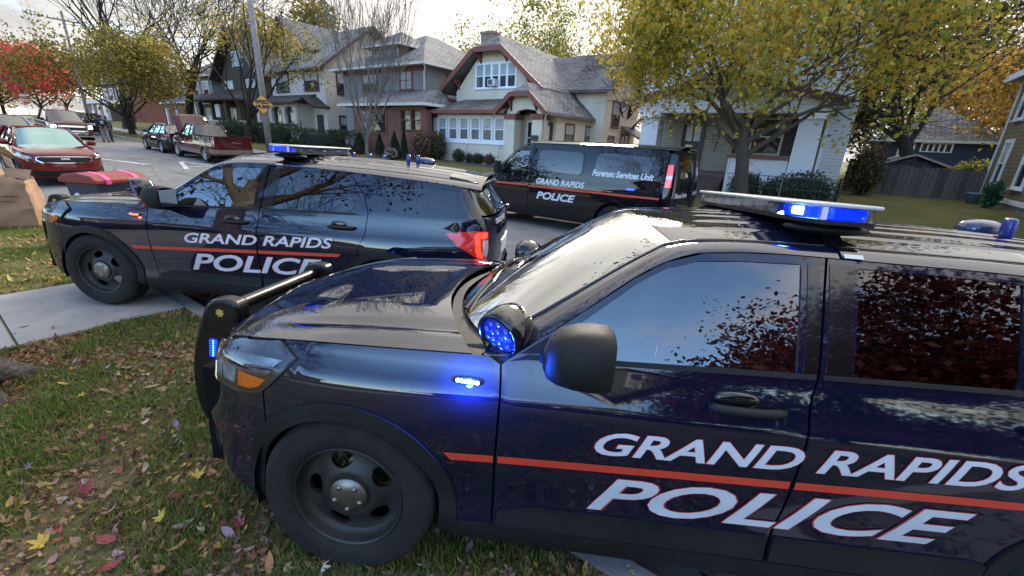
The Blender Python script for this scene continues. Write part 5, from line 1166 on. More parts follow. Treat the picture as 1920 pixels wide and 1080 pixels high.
    def hip(s, name, mat, x0, x1, y0, y1, ze, zr, t=.14, ridge=None, edge=None, open_back=False):
        cx = min(x1-x0, y1-y0)/2
        if x1-x0 > y1-y0: r0, r1 = (x0+cx, (y0+y1)/2, zr), (x1-cx, (y0+y1)/2, zr)
        else: r0, r1 = ((x0+x1)/2, y0+cx, zr), ((x0+x1)/2, y1-cx, zr)
        if open_back: r0, r1 = (x0+cx*.9, y1, zr), (x1-cx*.9, y1, zr)
        c = [(x0, y0, ze), (x1, y0, ze), (x1, y1, ze), (x0, y1, ze)]; lo = [(x, y, z-t) for x, y, z in c]
        v = c+[r0, r1]+lo
        if open_back: f = [(0, 1, 5, 4), (1, 2, 5), (0, 4, 3)]
        elif x1-x0 > y1-y0: f = [(0, 1, 5, 4), (1, 2, 5), (2, 3, 4, 5), (3, 0, 4)]
        else: f = [(0, 1, 4), (1, 2, 5, 4), (2, 3, 5), (3, 0, 4, 5)]
        m = M(); m.add(v, f+[(0, 6, 7, 1), (1, 7, 8, 2), (2, 8, 9, 3), (3, 9, 6, 0), (9, 8, 7, 6)]); ro = s.b(m, name, mat)
        if edge is not None:
            for a, b_ in ((0, 1), (1, 2), (3, 0)):
                g = M(); A, B = c[a], c[b_]; off = {(0, 1): (0, -.03), (1, 2): (.03, 0), (3, 0): (-.03, 0)}[(a, b_)]
                g.beam((A[0]+off[0], A[1]+off[1], ze-.08), (B[0]+off[0], B[1]+off[1], ze-.08), .055, .16); s.b(g, 'gutter', edge, ro)
        return ro
    def prism(s, name, mat, poly, a0, a1, axis):
        m = M(); m.prism(poly, a0, a1, axis); return s.b(m, name, mat)
    def bracket(s, x, y, z, mat, l=.45, axis=-1):
        m = M(); m.beam((x, y, z), (x, y+axis*l, z), .10, .12); m.beam((x, y, z-.42), (x, y+axis*l*.85, z-.05), .09, .10, (1, 0, 0)); m.beam((x, y+axis*.04, z-.5), (x, y+axis*.04, z), .10, .08, (0, 1, 0)); return s.b(m, 'bracket', mat)
def on_x(X, y0, z0): return (X, y0, z0)

# cream stucco bungalow with rust-red trim
H = House('stucco_bungalow', 'cream stucco bungalow with rust-red clipped gables and a band of white porch windows', (-17.5, 24, .3))
H.box('wall', STUCCO_Y, -21.1, -14.95, 22.8, 33, .2, 4.9)
H.prism('gable_wall', STUCCO_Y, [(-21.1, 4.9), (-14.95, 4.9), (-16.9, 7.0), (-17.2, 7.35), (-18.8, 7.35), (-19.1, 7.0)], 22.8, 23.1, 'y')
H.gable('roof', SHING, -18.0, 4.05, 4.90, 8.05, 22.05, 33.5, clip=1.05, trim=RUST, tw=.28)
for x, z in ((-20.85, 5.55), (-19.0, 6.95), (-17.0, 6.95), (-15.2, 5.55)): H.bracket(x, 22.8, z, RUST, .6)
H.window('S', 22.8, -19.35, -16.35, 5.12, 6.38, WTRIM, .14, 5, 2, PANE, CURT, fwi=.16)
ac = H.box('air_conditioner', pm('ac_white', (.55, .57, .58), .5), -18.13, -17.57, 22.35, 22.72, 5.14, 5.52); H.box('ac_grille', pm('ac_dark', (.08, .08, .085), .6), -18.08, -17.75, 22.345, 22.349, 5.19, 5.48, ac)
# enclosed porch
H.box('porch_wall', STUCCO_Y, -21.5, -15.0, 21.0, 22.8, .2, 3.42)
m = M(); q = [(-21.95, 20.35, 3.62), (-15.2, 20.35, 3.62), (-15.2, 22.79, 4.42), (-20.3, 22.79, 4.42), (-21.95, 22.79, 3.70)]; m.add(q+[(x, y, z-.14) for x, y, z in q], [(0, 1, 2, 3), (0, 3, 4), (5, 9, 8, 7, 6), (0, 5, 6, 1), (0, 4, 9, 5), (1, 6, 7, 2), (2, 7, 8, 3), (3, 8, 9, 4)]); H.b(m, 'porch_roof', SHINB)
H.box('fascia', RUST, -21.95, -15.2, 20.27, 20.34, 3.40, 3.60); H.box('frieze', RUST, -21.62, -21.0, 20.9, 20.98, 3.2, 3.41)
for i in range(6):
    a = -20.93+.925*i; H.window('S', 21.0, a, a+.60, 1.98, 3.16, WTRIM, .10, 1, 2, PANEL_, CURT, sill=False, fwi=.2)
H.box('window_board', WTRIM, -21.10, -15.50, 20.92, 20.998, 1.72, 1.915); H.box('window_board', WTRIM, -21.10, -15.50, 20.93, 20.998, 3.262, 3.36)
# entry wing with its own clipped gable
H.box('wing_wall', STUCCO_Y, -14.94, -12.75, 21.9, 29.5, .2, 3.45)
H.box('wing_wall', STUCCO_Y, -15.0, -14.9, 20.7, 22, .2, 3.3)
for x0 in (-15.30, -13.50):
    H.box('pier', STUCCO_Y, x0, x0+.64, 20.55, 21.2, .2, 3.12); H.box('pier_cap', RUST, x0-.07, x0+.71, 20.48, 21.27, 3.12, 3.40)
H.prism('entry_gable_wall', STUCCO_Y, [(-15.3, 3.41), (-14.65, 3.41), (-14.5, 3.58), (-13.9, 3.66), (-13.4, 3.58), (-13.2, 3.41), (-12.85, 3.41), (-13.65, 4.48), (-14.65, 4.48)], 20.62, 20.9, 'y')
H.gable('entry_roof', SHING, -14.15, 1.72, 3.50, 5.02, 20.2, 29.8, clip=.62, trim=RUST, tw=.24)
H.bracket(-14.95, 20.62, 4.05, RUST, .36); H.bracket(-13.3, 20.62, 4.05, RUST, .36)
H.window('S', 21.9, -14.62, -13.72, 1.35, 3.05, WTRIM, .08, 2, 2, PANE, PANE, sill=False)
d = H.box('door', pm('entry_door', (.13, .04, .035), .5), -13.5, -12.95, 21.84, 21.898, 1.0, 3.05); H.box('door_glass', PANE, -13.38, -13.07, 21.83, 21.838, 1.9, 2.85, d); H.box('door_frame', WTRIM, -13.6, -13.51, 21.80, 21.898, .95, 3.12, d)
H.box('mailbox', pm('mailbox_black', (.02, .02, .02), .4), -13.45, -13.05, 20.40, 20.545, 2.05, 2.32)
m = M(); m.tube([(-12.45, 20.35, 3.42), (-12.7, 20.6, 3.25), (-12.78, 20.75, 3.0), (-12.78, 20.75, .4)], .045, 8); H.b(m, 'downspout', CREAMT, smooth=True)
for y0_, z0_ in ((23.0, 1.95), (25.6, 1.95)): H.window('E', -12.75, y0_, y0_+.95, z0_, z0_+1.05, RUST, .10, 1, 2, PANEL_, CURT)
# two-storey cross wing
H.box('wall', STUCCO_Y, -16.5, -11.9, 26.2, 31.8, .2, 5.35)
H.prism('gable_wall', STUCCO_Y, [(26.2, 5.35), (31.8, 5.35), (29.0, 7.4)], -12.2, -11.9, 'x')
H.gable('roof', SHINB, 29.0, 3.5, 5.15, 7.72, -18.2, -11.2, axis='x', trim=RUST, tw=.26)
H.window('E', -11.9, 27.4, 28.5, 3.2, 4.6, RUST, .12, 1, 2, PANE, CURT); H.window('E', -11.9, 27.2, 28.0, 1.2, 2.5, RUST, .12, 1, 2, PANEL_); H.window('E', -11.9, 29.3, 30.6, 1.0, 2.7, RUST, .12, 2, 2, PANE)
m = M(); q = [(-11.9, 29.0, 3.3), (-11.9, 31.5, 3.3), (-10.6, 31.5, 2.6), (-10.6, 29.0, 2.6)]; m.add(q+[(x, y, z-.12) for x, y, z in q], [(3, 2, 1, 0), (4, 5, 6, 7), (0, 4, 7, 3), (3, 7, 6, 2), (2, 6, 5, 1)]); H.b(m, 'side_roof', SHINB)
m = M(); m.box(-21.1, -20.1, 25.2, 26.0, 5.5, 8.75).box(-21.16, -20.04, 25.14, 26.06, 8.75, 8.9); H.b(m, 'chimney', pm('chimney_stucco', (.22, .15, .12), .9, var=.15))

# grey clapboard foursquare with a red brick porch
H = House('clapboard_house', 'grey clapboard foursquare house with a red brick porch and a bare young tree in front', (-28, 24, .5))
H.box('wall', GREYS, -32.4, -23.3, 22.0, 32.5, .3, 6.5)
H.hip('roof', SHING, -33.1, -22.6, 21.3, 33.2, 6.62, 9.55, edge=CREAMT)
H.box('frieze', RUST, -32.45, -23.25, 21.95, 21.999, 6.2, 6.48); H.box('soffit', SOFFIT, -33.0, -22.7, 21.4, 33.1, 6.47, 6.479)
H.box('dormer_wall', RUST, -29.6, -26.4, 22.7, 25.5, 6.9, 8.15); H.hip('dormer_roof', SHING, -30.1, -25.9, 22.2, 26.2, 8.15, 9.3, edge=CREAMT)
H.window('S', 22.7, -29.3, -26.7, 7.2, 7.95, CREAMT, .08, 3, 1, PANE, sill=False)
H.window('S', 22.0, -25.65, -24.55, 5.12, 6.18, RUST, .14, 2, 2, CURT, CURT); H.window('S', 22.0, -29.9, -28.3, 5.05, 6.15, RUST, .14, 2, 2, PANE, CURT)
H.window('E', -23.3, 24.2, 25.3, 4.75, 6.1, RUST, .16, 1, 2, CURT, CURT); H.window('E', -23.3, 28.0, 29.0, 4.75, 6.1, RUST, .16, 1, 2, PANE, CURT)
H.box('corner_board', CREAMT, -23.36, -23.27, 21.96, 22.05, .3, 6.4)
m = M(); m.tube([(-22.7, 21.4, 6.5), (-23.0, 21.8, 6.3), (-23.22, 21.93, 6.0), (-23.22, 21.93, 4.4)], .05, 8); H.b(m, 'downspout', CREAMT, smooth=True)
H.box('porch_wall', BRICK, -28.55, -24.05, 20.0, 22.0, .3, 3.75); H.box('porch_wall', BRICK, -24.05, -21.15, 20.0, 22.0, .3, 2.35)
for x0 in (-24.05, -21.6): H.box('pier', BRICK, x0, x0+.5, 20.02, 20.5, 2.35, 3.75)
H.box('porch_lintel', RUST, -24.05, -21.1, 19.96, 20.5, 3.6, 3.82); H.box('porch_back', GREYS, -24.0, -21.3, 21.5, 21.9, 2.3, 3.7)
H.window('S', 20.0, -27.7, -25.0, 2.15, 3.5, RUST, .16, 2, 2, PANE, PANE); H.window('S', 20.25, -23.5, -21.65, 2.4, 3.55, RUST, .14, 2, 2, PANE, PANE, depth=.2)
H.hip('porch_roof', SHING, -29.5, -20.7, 19.4, 22.0, 3.95, 5.0, open_back=True, edge=CREAMT)

# taupe stucco house with a big front dormer and arched porch
H = House('stucco_house', 'tall taupe stucco house with a gabled dormer and arched porch behind the hedge', (-39, 24, .8))
H.box('wall', STUCCO_T, -43.6, -35.0, 22.0, 31.0, .5, 7.05)
H.prism('gable_wall', STUCCO_T, [(22.0, 7.0), (31.0, 7.0), (26.5, 10.35)], -35.3, -35.0, 'x')
H.gable('roof', SHING, 26.5, 5.25, 6.95, 10.8, -44.6, -34.2, axis='x', trim=BROWN, tw=.2)
H.box('dormer_wall', STUCCO_T, -42.2, -38.4, 22.3, 26, 7.3, 9.1); H.prism('dormer_gable', STUCCO_T, [(-42.2, 9.1), (-38.4, 9.1), (-40.3, 10.75)], 22.3, 22.6, 'y')
H.gable('dormer_roof', SHING, -40.3, 2.55, 8.75, 11.05, 21.5, 27.5, trim=BROWN, tw=.2)
H.window('S', 22.3, -41.7, -38.7, 7.95, 8.8, BROWN, .13, 4, 1, PANE, sill=True); H.bracket(-40.9, 22.3, 10.0, BROWN, .4); H.bracket(-39.7, 22.3, 10.0, BROWN, .4); H.bracket(-40.3, 22.3, 10.5, BROWN, .4)
H.window('S', 22.0, -37.9, -35.95, 5.35, 6.75, BROWN, .13, 2, 2, PANE, CURT); H.window('S', 22.0, -42.6, -40.6, 5.35, 6.75, BROWN, .13, 2, 2, PANE, CURT)
for y0_ in (23.2, 27.3):
    for z0_, z1_ in ((5.2, 6.7), (2.0, 3.3)): H.window('E', -35.0, y0_, y0_+1.2, z0_, z1_, BROWN, .14, 1 if z0_ > 4 else 2, 2, PANE, CURT)
# arched porch front
def arch_wall(x0, x1, z0, z1, arches, y0, y1):
    m = M(); mp = lambda uv: np.stack([uv[:, 0]-H.o[0], np.full(len(uv), y0-H.o[1]), uv[:, 1]-H.o[2]], 1)
    hol = []
    for a, b_, s_, t_ in arches: hol.append([(a, s_), (b_, s_), (b_, t_-.45)]+[((a+b_)/2+(b_-a)/2*math.cos(t), t_-.45+.45*math.sin(t)) for t in np.linspace(.15, math.pi-.15, 10)]+[(a, t_-.45)])
    return panel(mp, [(x0, z0), (x1, z0), (x1, z1), (x0, z1)], 'porch_wall', STUCCO_T, H.T, 1, res=.5, dens=.3, flange=.25, holes=hol)
arch_wall(-43.8, -37.0, .5, 4.35, [(-43.3, -41.5, 2.55, 3.95), (-41.1, -39.3, 2.55, 3.95), (-38.9, -37.4, 2.55, 3.95)], 20.4, 20.7)
H.box('porch_glazing', PANE, -43.7, -37.1, 20.68, 20.70, 2.4, 4.1); H.box('porch_side', STUCCO_T, -37.25, -37.0, 20.72, 22, .5, 4.3); H.box('porch_sill', BROWN, -43.5, -37.2, 20.3, 20.39, 2.42, 2.54)
for x_ in (-42.9, -42.0, -40.7, -39.8, -38.6, -37.7): H.box('mullion', BROWN, x_-.04, x_+.04, 20.62, 20.679, 2.5, 3.9)
m = M(); q = [(-44.2, 19.8, 4.25), (-36.4, 19.8, 4.25), (-36.4, 22.0, 5.0), (-44.2, 22.0, 5.0)]; m.add(q+[(x, y, z-.15) for x, y, z in q], [(0, 1, 2, 3), (7, 6, 5, 4), (0, 4, 5, 1), (1, 5, 6, 2), (3, 7, 4, 0)]); H.b(m, 'porch_roof', SHIND)
H.gable('door_roof', SHIND, -36.2, 1.5, 3.95, 4.75, 20.7, 22.0, trim=BROWN, tw=.15)
d = H.box('door', BROWN, -36.5, -35.6, 21.93, 21.998, 1.3, 3.4); H.box('door_glass', PANE, -36.3, -35.8, 21.92, 21.929, 2.1, 3.2, d)

# white house behind the maple
H = House('porch_house', 'white house with square porch piers and beige siding behind the big yellow maple', (-3, 22, .4))
PIERW = uv_mat('painted_brick', 'brick', (.64, .67, .73), (.66, .69, .75), (.55, .58, .64), .22, .08, .008, .7, .4, .05)
H.box('wall', CREAMS, -6.9, .30, 20.3, 31, .3, 3.6); H.box('upper_wall', WHITES, -6.9, .30, 18.6, 31, 3.75, 6.5)
H.gable('roof', SHIND, -3.3, 4.4, 6.4, 9.2, 18.0, 31.6, trim=pm('maroon_trim', (.10, .045, .045), .6), tw=.26)
H.prism('gable_wall', WHITES, [(-6.9, 6.5), (.3, 6.5), (-3.3, 8.8)], 18.6, 18.9, 'y')
for x0 in (-6.50, -1.10):
    m = M(); vs = [(x0-.02, 17.95, .4), (x0+.72, 17.95, .4), (x0+.72, 18.7, .4), (x0-.02, 18.7, .4), (x0+.02, 18.0, 3.08), (x0+.68, 18.0, 3.08), (x0+.68, 18.66, 3.08), (x0+.02, 18.66, 3.08)]; m.add(vs, [(0, 1, 5, 4), (1, 2, 6, 5), (2, 3, 7, 6), (3, 0, 4, 7)]); H.b(m, 'pier', PIERW)
    H.box('pier_cap', WTRIM, x0-.05, x0+.75, 17.9, 18.76, 3.08, 3.26)
H.box('porch_low_wall', PIERW, -3.05, -1.13, 18.1, 18.45, .3, 1.72); H.box('wall_cap', RUST, -3.1, -1.13, 18.04, 18.52, 1.72, 1.83)
H.box('porch_floor', pm('porch_floor', (.12, .085, .07), .7), -6.6, -.3, 18.5, 20.29, .9, 1.12)
H.box('porch_beam', WHITES, -6.7, -.2, 18.0, 18.7, 3.262, 3.75); H.box('porch_ceiling', pm('porch_ceiling', (.12, .09, .08), .8), -6.8, -.1, 18.72, 20.29, 3.3, 3.36)
m = M(); m.beam((-3.6, 17.88, 4.55), (.2, 17.88, 3.55), .08, .28).beam((-3.6, 17.88, 4.55), (-7.4, 17.88, 3.55), .08, .28); H.b(m, 'porch_rake', pm('maroon_trim', (.1, .045, .045), .6))
H.prism('porch_gable', CREAMS, [(-7.2, 3.75), (-.05, 3.75), (-3.6, 4.62)], 17.95, 18.2, 'y')
d = H.box('door', pm('dark_storm_door', (.012, .012, .013), .4), -5.42, -4.52, 20.22, 20.298, 1.12, 3.1)
for a in (-5.27, -4.93): H.box('door_glass', CURT if True else PANE, a, a+.26, 20.208, 20.218, 2.3, 2.95, d)
H.box('door_glass', PANE, -5.27, -4.67, 20.208, 20.218, 1.3, 2.15, d)
H.window('S', 20.3, -2.68, -1.70, 1.93, 3.18, CREAMT, .07, 1, 2, PANE, pm('green_glass', (.045, .055, .03), .08), sill=False)
for a in (-3.35, -1.62): H.box('shutter', pm('plum_shutter', (.035, .024, .028), .6), a, a+.58, 20.25, 20.298, 1.88, 3.25)
H.window('S', 20.3, -.98, -.72, 1.93, 3.18, CREAMT, .06, 1, 2, PANE, sill=False)
H.box('bay', WHITES, -.28, .42, 19.85, 20.3, .3, 6.0); H.box('corner_board', WTRIM, -.36, -.26, 19.80, 19.9, .3, 6.0)
pl = H.box('number_plaque', GBLK, -4.28, -3.92, 20.27, 20.298, 2.62, 2.74)
R4 = lambda x, y, z: Matrix.Translation(Vector((x, y, z))-Vector(H.o)) @ Matrix.Rotation(math.pi/2, 4, 'X')
text_flat('plaque_lettering', '1722', WTRIM, pl, R4(-4.24, 20.262, 2.645), size=.10)
for i, (ch, dx, z) in enumerate((('1', 0, 2.38), ('7', .2, 2.38), ('2', .16, 2.15), ('2', .12, 1.92))): text_flat('house_number', ch, GBLK, H.T, R4(-4.22+dx, 20.285, z), size=.26, offset=.01)
st_ = None
for i in range(5): H.box('step', pm('brick_red_step', (.10, .055, .045), .8, var=.2), -4.35, -3.15, 16.95+.3*i, 17.25+.3*i+.02, .2, .42+.14*i)
m = M(); m.tube([(-4.42, 16.95, .2), (-4.42, 16.95, 1.12), (-4.42, 18.1, 1.85), (-4.42, 18.1, 1.1)], .022, 6).tube([(-4.42, 16.95, 1.12), (-3.1, 16.95, 1.06), (-3.1, 16.95, .2)], .016, 6); H.b(m, 'handrail', GBLK, smooth=True)

# olive clapboard house on the right of the side yard
H = House('side_house', 'olive clapboard house side with white windows over a stone foundation', (8, 19, .2))
H.box('wall', OLIVES, 5.2, 13, 12.5, 24.9, .84, 4.98); H.box('foundation', STONE, 5.16, 13, 12.45, 24.94, .0, .70); H.box('water_table', WTRIM, 5.13, 13, 12.4, 24.97, .70, .84)
H.box('corner_board', WTRIM, 5.155, 5.26, 24.86, 24.945, .84, 4.9)
H.box('eave_fascia', WTRIM, 4.82, 4.87, 12, 25.6, 4.92, 5.14); H.box('soffit', SOFFIT, 4.871, 5.6, 12, 25.6, 4.93, 4.98)
m = M(); q = [(4.82, 12, 5.14), (4.82, 25.6, 5.14), (9.2, 25.6, 8.4), (9.2, 12, 8.4)]; m.add(q+[(13.6, 25.6, 5.14), (13.6, 12, 5.14)], [(3, 2, 1, 0), (2, 3, 5, 4)]); H.b(m, 'roof', SHIND)
H.prism('gable_wall', OLIVES, [(12.5+0, 4.98)]*0+[(5.2, 4.98), (13, 4.98), (9.2, 7.9)], 24.6, 24.9, 'y')
for y0_, y1_, z0_, z1_ in ((23.35, 23.95, 1.28, 2.70), (20.75, 21.5, 1.28, 2.70), (23.45, 24.1, 3.55, 4.75), (21.2, 21.9, 3.55, 4.75), (17.5, 18.3, 1.28, 2.7)): H.window('W', 5.2, y0_, y1_, z0_, z1_, WTRIM, .12, 1, 2, PANE, CURT)
# navy house and small garage beyond the back fence
H = House('navy_house', 'dark navy house with a row of small white windows beyond the back fence', (5, 42, .4))
H.box('wall', NAVYS, 2.6, 8.4, 40, 48, .2, 3.3); H.hip('roof', SHING, 2.0, 9.0, 39.3, 48.7, 3.3, 5.6, edge=CREAMT)
H.window('S', 40, 4.85, 6.25, 2.62, 3.08, WTRIM, .09, 5, 1, PANE, sill=False, fwi=.09); H.window('S', 40, 3.75, 4.4, 2.2, 3.1, WTRIM, .1, 1, 2, PANE, sill=False)
H = House('garage', 'low garage gable with tan rake boards behind the back fence', (3.4, 31, .4), 'garage')
H.box('wall', NAVYS, 2.2, 4.9, 30, 35, .2, 1.6); H.prism('gable_wall', NAVYS, [(2.2, 1.6), (4.9, 1.6), (3.5, 2.1)], 30, 30.2, 'y'); H.gable('roof', SHING, 3.5, 1.6, 1.68, 2.28, 29.7, 35, trim=pm('tan_board', (.36, .30, .24), .7), tw=.09, t=.06)
# houses farther up the street, half hidden by the trees
H = House('brown_house', 'dark brown gabled house half hidden by the tree beside the utility pole', (-52, 25, 1.0))
BRNS = uv_mat('brown_shingle_siding', 'board', (.075, .058, .045), (.095, .075, .058), (.03, .024, .02), 1, .16, .03, .8, .5, .15)
H.box('wall', BRNS, -56.5, -47.5, 23, 32, .6, 7.2); H.gable('roof', SHIND, -52, 5.3, 7.0, 11.6, 22.2, 32.5, trim=BROWN); H.prism('gable_wall', BRNS, [(-56.5, 7.2), (-47.5, 7.2), (-52, 11.0)], 23, 23.3, 'y')
for a in (-55.5, -50.6): H.window('S', 23, a, a+1.7, 5.2, 6.7, CREAMT, .12, 2, 2, PANE, CURT)
H.window('S', 23, -53, -51, 8.2, 9.4, CREAMT, .12, 2, 2, PANE, CURT)
H.box('porch_wall', STUCCO_T, -57, -47, 20.4, 20.8, .6, 2.6); H.box('porch_cap', CREAMT, -57.1, -46.9, 20.3, 20.9, 2.6, 2.72); H.box('porch_back', BRNS, -56.4, -47.6, 22.9, 22.99, .7, 4.4)
for x_ in (-56.8, -53.6, -50.4, -47.5): H.box('post', BROWN, x_, x_+.4, 20.4, 20.8, 2.72, 4.6)
H.hip('porch_roof', SHIND, -57.6, -46.4, 19.8, 23.0, 4.65, 6.0, open_back=True)
H.window('S', 22.9, -55.6, -53.6, 2.4, 4.0, CREAMT, .12, 2, 2, PANE, CURT); d = H.box('door', RUST, -50.9, -49.9, 22.84, 22.89, 1.6, 3.9); H.box('notice', WTRIM, -52.3, -51.3, 20.3, 20.38, 3.0, 4.2)
H = House('grey_house', 'pale grey two-storey house showing between the street trees', (-63, 25, 1.3))
H.box('wall', GREYS, -68, -59, 23, 32, .9, 7.4); H.hip('roof', SHING, -68.8, -58.2, 22.2, 32.8, 7.5, 10.6, edge=CREAMT)
for a in (-67, -64.2, -61.4):
    H.window('S', 23, a, a+1.4, 5.4, 6.9, WTRIM, .13, 1, 2, PANE, CURT); H.window('S', 23, a, a+1.4, 2.4, 4.0, WTRIM, .13, 1, 2, PANE, CURT)
H.hip('porch_roof', SHING, -68.5, -58.5, 20.6, 23.0, 4.6, 5.7, open_back=True, edge=WTRIM)
for x_ in (-68, -64.8, -61.8, -59): H.box('post', WTRIM, x_, x_+.25, 20.9, 21.15, .9, 4.5)
H = House('brick_house', 'red brick house with white columns under the scarlet maple', (-92, 25, 1.7))
H.box('wall', BRICK, -98, -84, 22, 32, 1.2, 7.5); H.hip('roof', SHIND, -98.8, -83.2, 21.2, 32.8, 7.5, 10.5)
for a in (-97, -93.8, -90.6, -87.4):
    H.window('S', 22, a, a+1.6, 5.3, 6.9, WTRIM, .16, 1, 2, PANE, CURT); H.box('column', WTRIM, a-.35, a+.05, 19.6, 20.0, 1.6, 4.6)
H.box('porch_roof', WTRIM, -98.2, -84, 19.2, 22, 4.6, 5.0); H.box('porch_back', pm('maroon_door', (.06, .02, .02), .7), -97.8, -84.2, 21.9, 21.99, 1.6, 4.6)
# the photographer's side of the street: seen only mirrored in the cars
H = House('green_house', 'green clapboard gable house across the near lawn, mirrored in the car windows', (15, -17, 0))
H.box('wall', GREENS, 8, 20, -26, -16, -.1, 3.6); H.prism('gable_wall', GREENS, [(8, 3.6), (20, 3.6), (14, 7.4)], -16.3, -16, 'y'); H.gable('roof', SHIND, 14, 7.2, 3.1, 7.8, -26.5, -15.2, trim=WTRIM, tw=.3)
for a in (9.5, 12.0, 15, 17.6): H.window('N', -16, a, a+1.0, 1.2, 2.8, WTRIM, .14, 1, 2, PANE, CURT)
for a in (12.0, 15.0): H.window('N', -16, a, a+.9, 4.3, 5.6, WTRIM, .14, 1, 2, PANE, CURT)
H.box('porch_roof', SHIND, 8.5, 19.5, -16, -13.4, 3.0, 3.2)
for x_ in (9, 12.5, 16, 19): H.box('post', WTRIM, x_, x_+.3, -13.8, -13.5, 0, 3.0)
H = House('grey_cottage', 'grey cottage across the near lawn, mirrored in the police cars', (-8, -18, 0)); H.box('wall', GREYS, -14, -3, -26, -17, -.1, 3.2); H.gable('roof', SHIND, -8.5, 6.2, 3.0, 6.6, -26.5, -16.2, trim=WTRIM); H.prism('gable_wall', GREYS, [(-14, 3.2), (-3, 3.2), (-8.5, 6.2)], -17.3, -17, 'y')
for a in (-13, -9, -6): H.window('N', -17, a, a+1.2, 1.1, 2.6, WTRIM, .14, 1, 2, PANE, CURT)
# ---------------------------------------------------------------- vegetation
BARK = pm('bark', (.095, .075, .058), .95, col2=(.045, .036, .030), vscale=14., bump=.8, bscale=30., spec=.15)
BARKD = pm('dark_bark', (.045, .036, .030), .95, col2=(.025, .020, .018), vscale=10., bump=.6, bscale=30., spec=.15)
BARKG = pm('grey_bark', (.20, .17, .15), .95, col2=(.07, .058, .05), vscale=18., bump=1., bscale=45., spec=.15)
LEAF_YG = rnd_mat('yellow_green_leaf', [(0, (.070, .092, .016)), (.35, (.155, .175, .028)), (.65, (.34, .29, .035)), (.85, (.50, .37, .045)), (1, (.52, .32, .05))], .55, .5)
LEAF_OL = rnd_mat('olive_leaf', [(0, (.060, .070, .018)), (.5, (.155, .145, .032)), (.8, (.30, .225, .045)), (1, (.42, .28, .05))], .6, .5)
LEAF_RED = rnd_mat('scarlet_leaf', [(0, (.42, .045, .045)), (.5, (.62, .085, .080)), (1, (.70, .15, .12))], .6, .4)
LEAF_BRZ = rnd_mat('bronze_leaf', [(0, (.022, .030, .010)), (.45, (.050, .052, .016)), (.72, (.15, .095, .030)), (1, (.30, .17, .06))], .6, .35)
LEAF_ORG = rnd_mat('orange_leaf', [(0, (.070, .062, .012)), (.4, (.22, .13, .022)), (.75, (.42, .23, .035)), (1, (.50, .32, .06))], .6, .42)
LEAF_DRED = rnd_mat('purple_leaf', [(0, (.035, .008, .010)), (.6, (.10, .016, .018)), (1, (.17, .03, .03))], .6, .3)
LEAF_EVG = rnd_mat('evergreen_leaf', [(0, (.012, .024, .010)), (.6, (.028, .045, .018)), (1, (.05, .07, .03))], .7, .15)
LEAF_SHR = rnd_mat('shrub_leaf', [(0, (.020, .030, .010)), (.6, (.045, .055, .018)), (1, (.085, .085, .03))], .7, .2)
LEAF_RUS = rnd_mat('rust_leaf', [(0, (.10, .045, .025)), (.5, (.22, .11, .055)), (1, (.34, .19, .10))], .7, .3)
def leaf_cloud(name, C, size, mat, parent, seed=0, flat=.5, rnd=None, kind=None, aspect=.62):
    """one mesh of small folded leaves at the points C"""
    r = np.random.default_rng(seed); n = len(C); C = np.asarray(C)
    a = r.normal(size=(n, 3)); a /= np.linalg.norm(a, axis=1)[:, None]
    up = r.normal(size=(n, 3)); up[:, 2] += flat; b = np.cross(up, a); b /= np.maximum(np.linalg.norm(b, axis=1), 1e-6)[:, None]; nn = np.cross(a, b)
    s = (size*(.6+.8*r.random(n)))[:, None]
    V = np.stack([C-a*s*.5, C+b*s*.5*aspect+nn*s*.10, C+a*s*.5, C-b*s*.5*aspect+nn*s*.10], 1).reshape(-1, 3)
    me = bpy.data.meshes.new(name); me.vertices.add(4*n); me.vertices.foreach_set('co', V.ravel())
    me.loops.add(4*n); me.loops.foreach_set('vertex_index', np.arange(4*n, dtype=np.int32)); me.polygons.add(n); me.polygons.foreach_set('loop_start', np.arange(0, 4*n, 4, dtype=np.int32)); me.polygons.foreach_set('loop_total', np.full(n, 4, np.int32)); me.update()
    at = me.attributes.new('rnd', 'FLOAT', 'FACE'); at.data.foreach_set('value', (r.random(n) if rnd is None else np.clip(rnd, 0, 1)).astype(np.float32))
    o = link_mesh(name, me, mat, parent)
    if kind: o['kind'] = kind
    return o
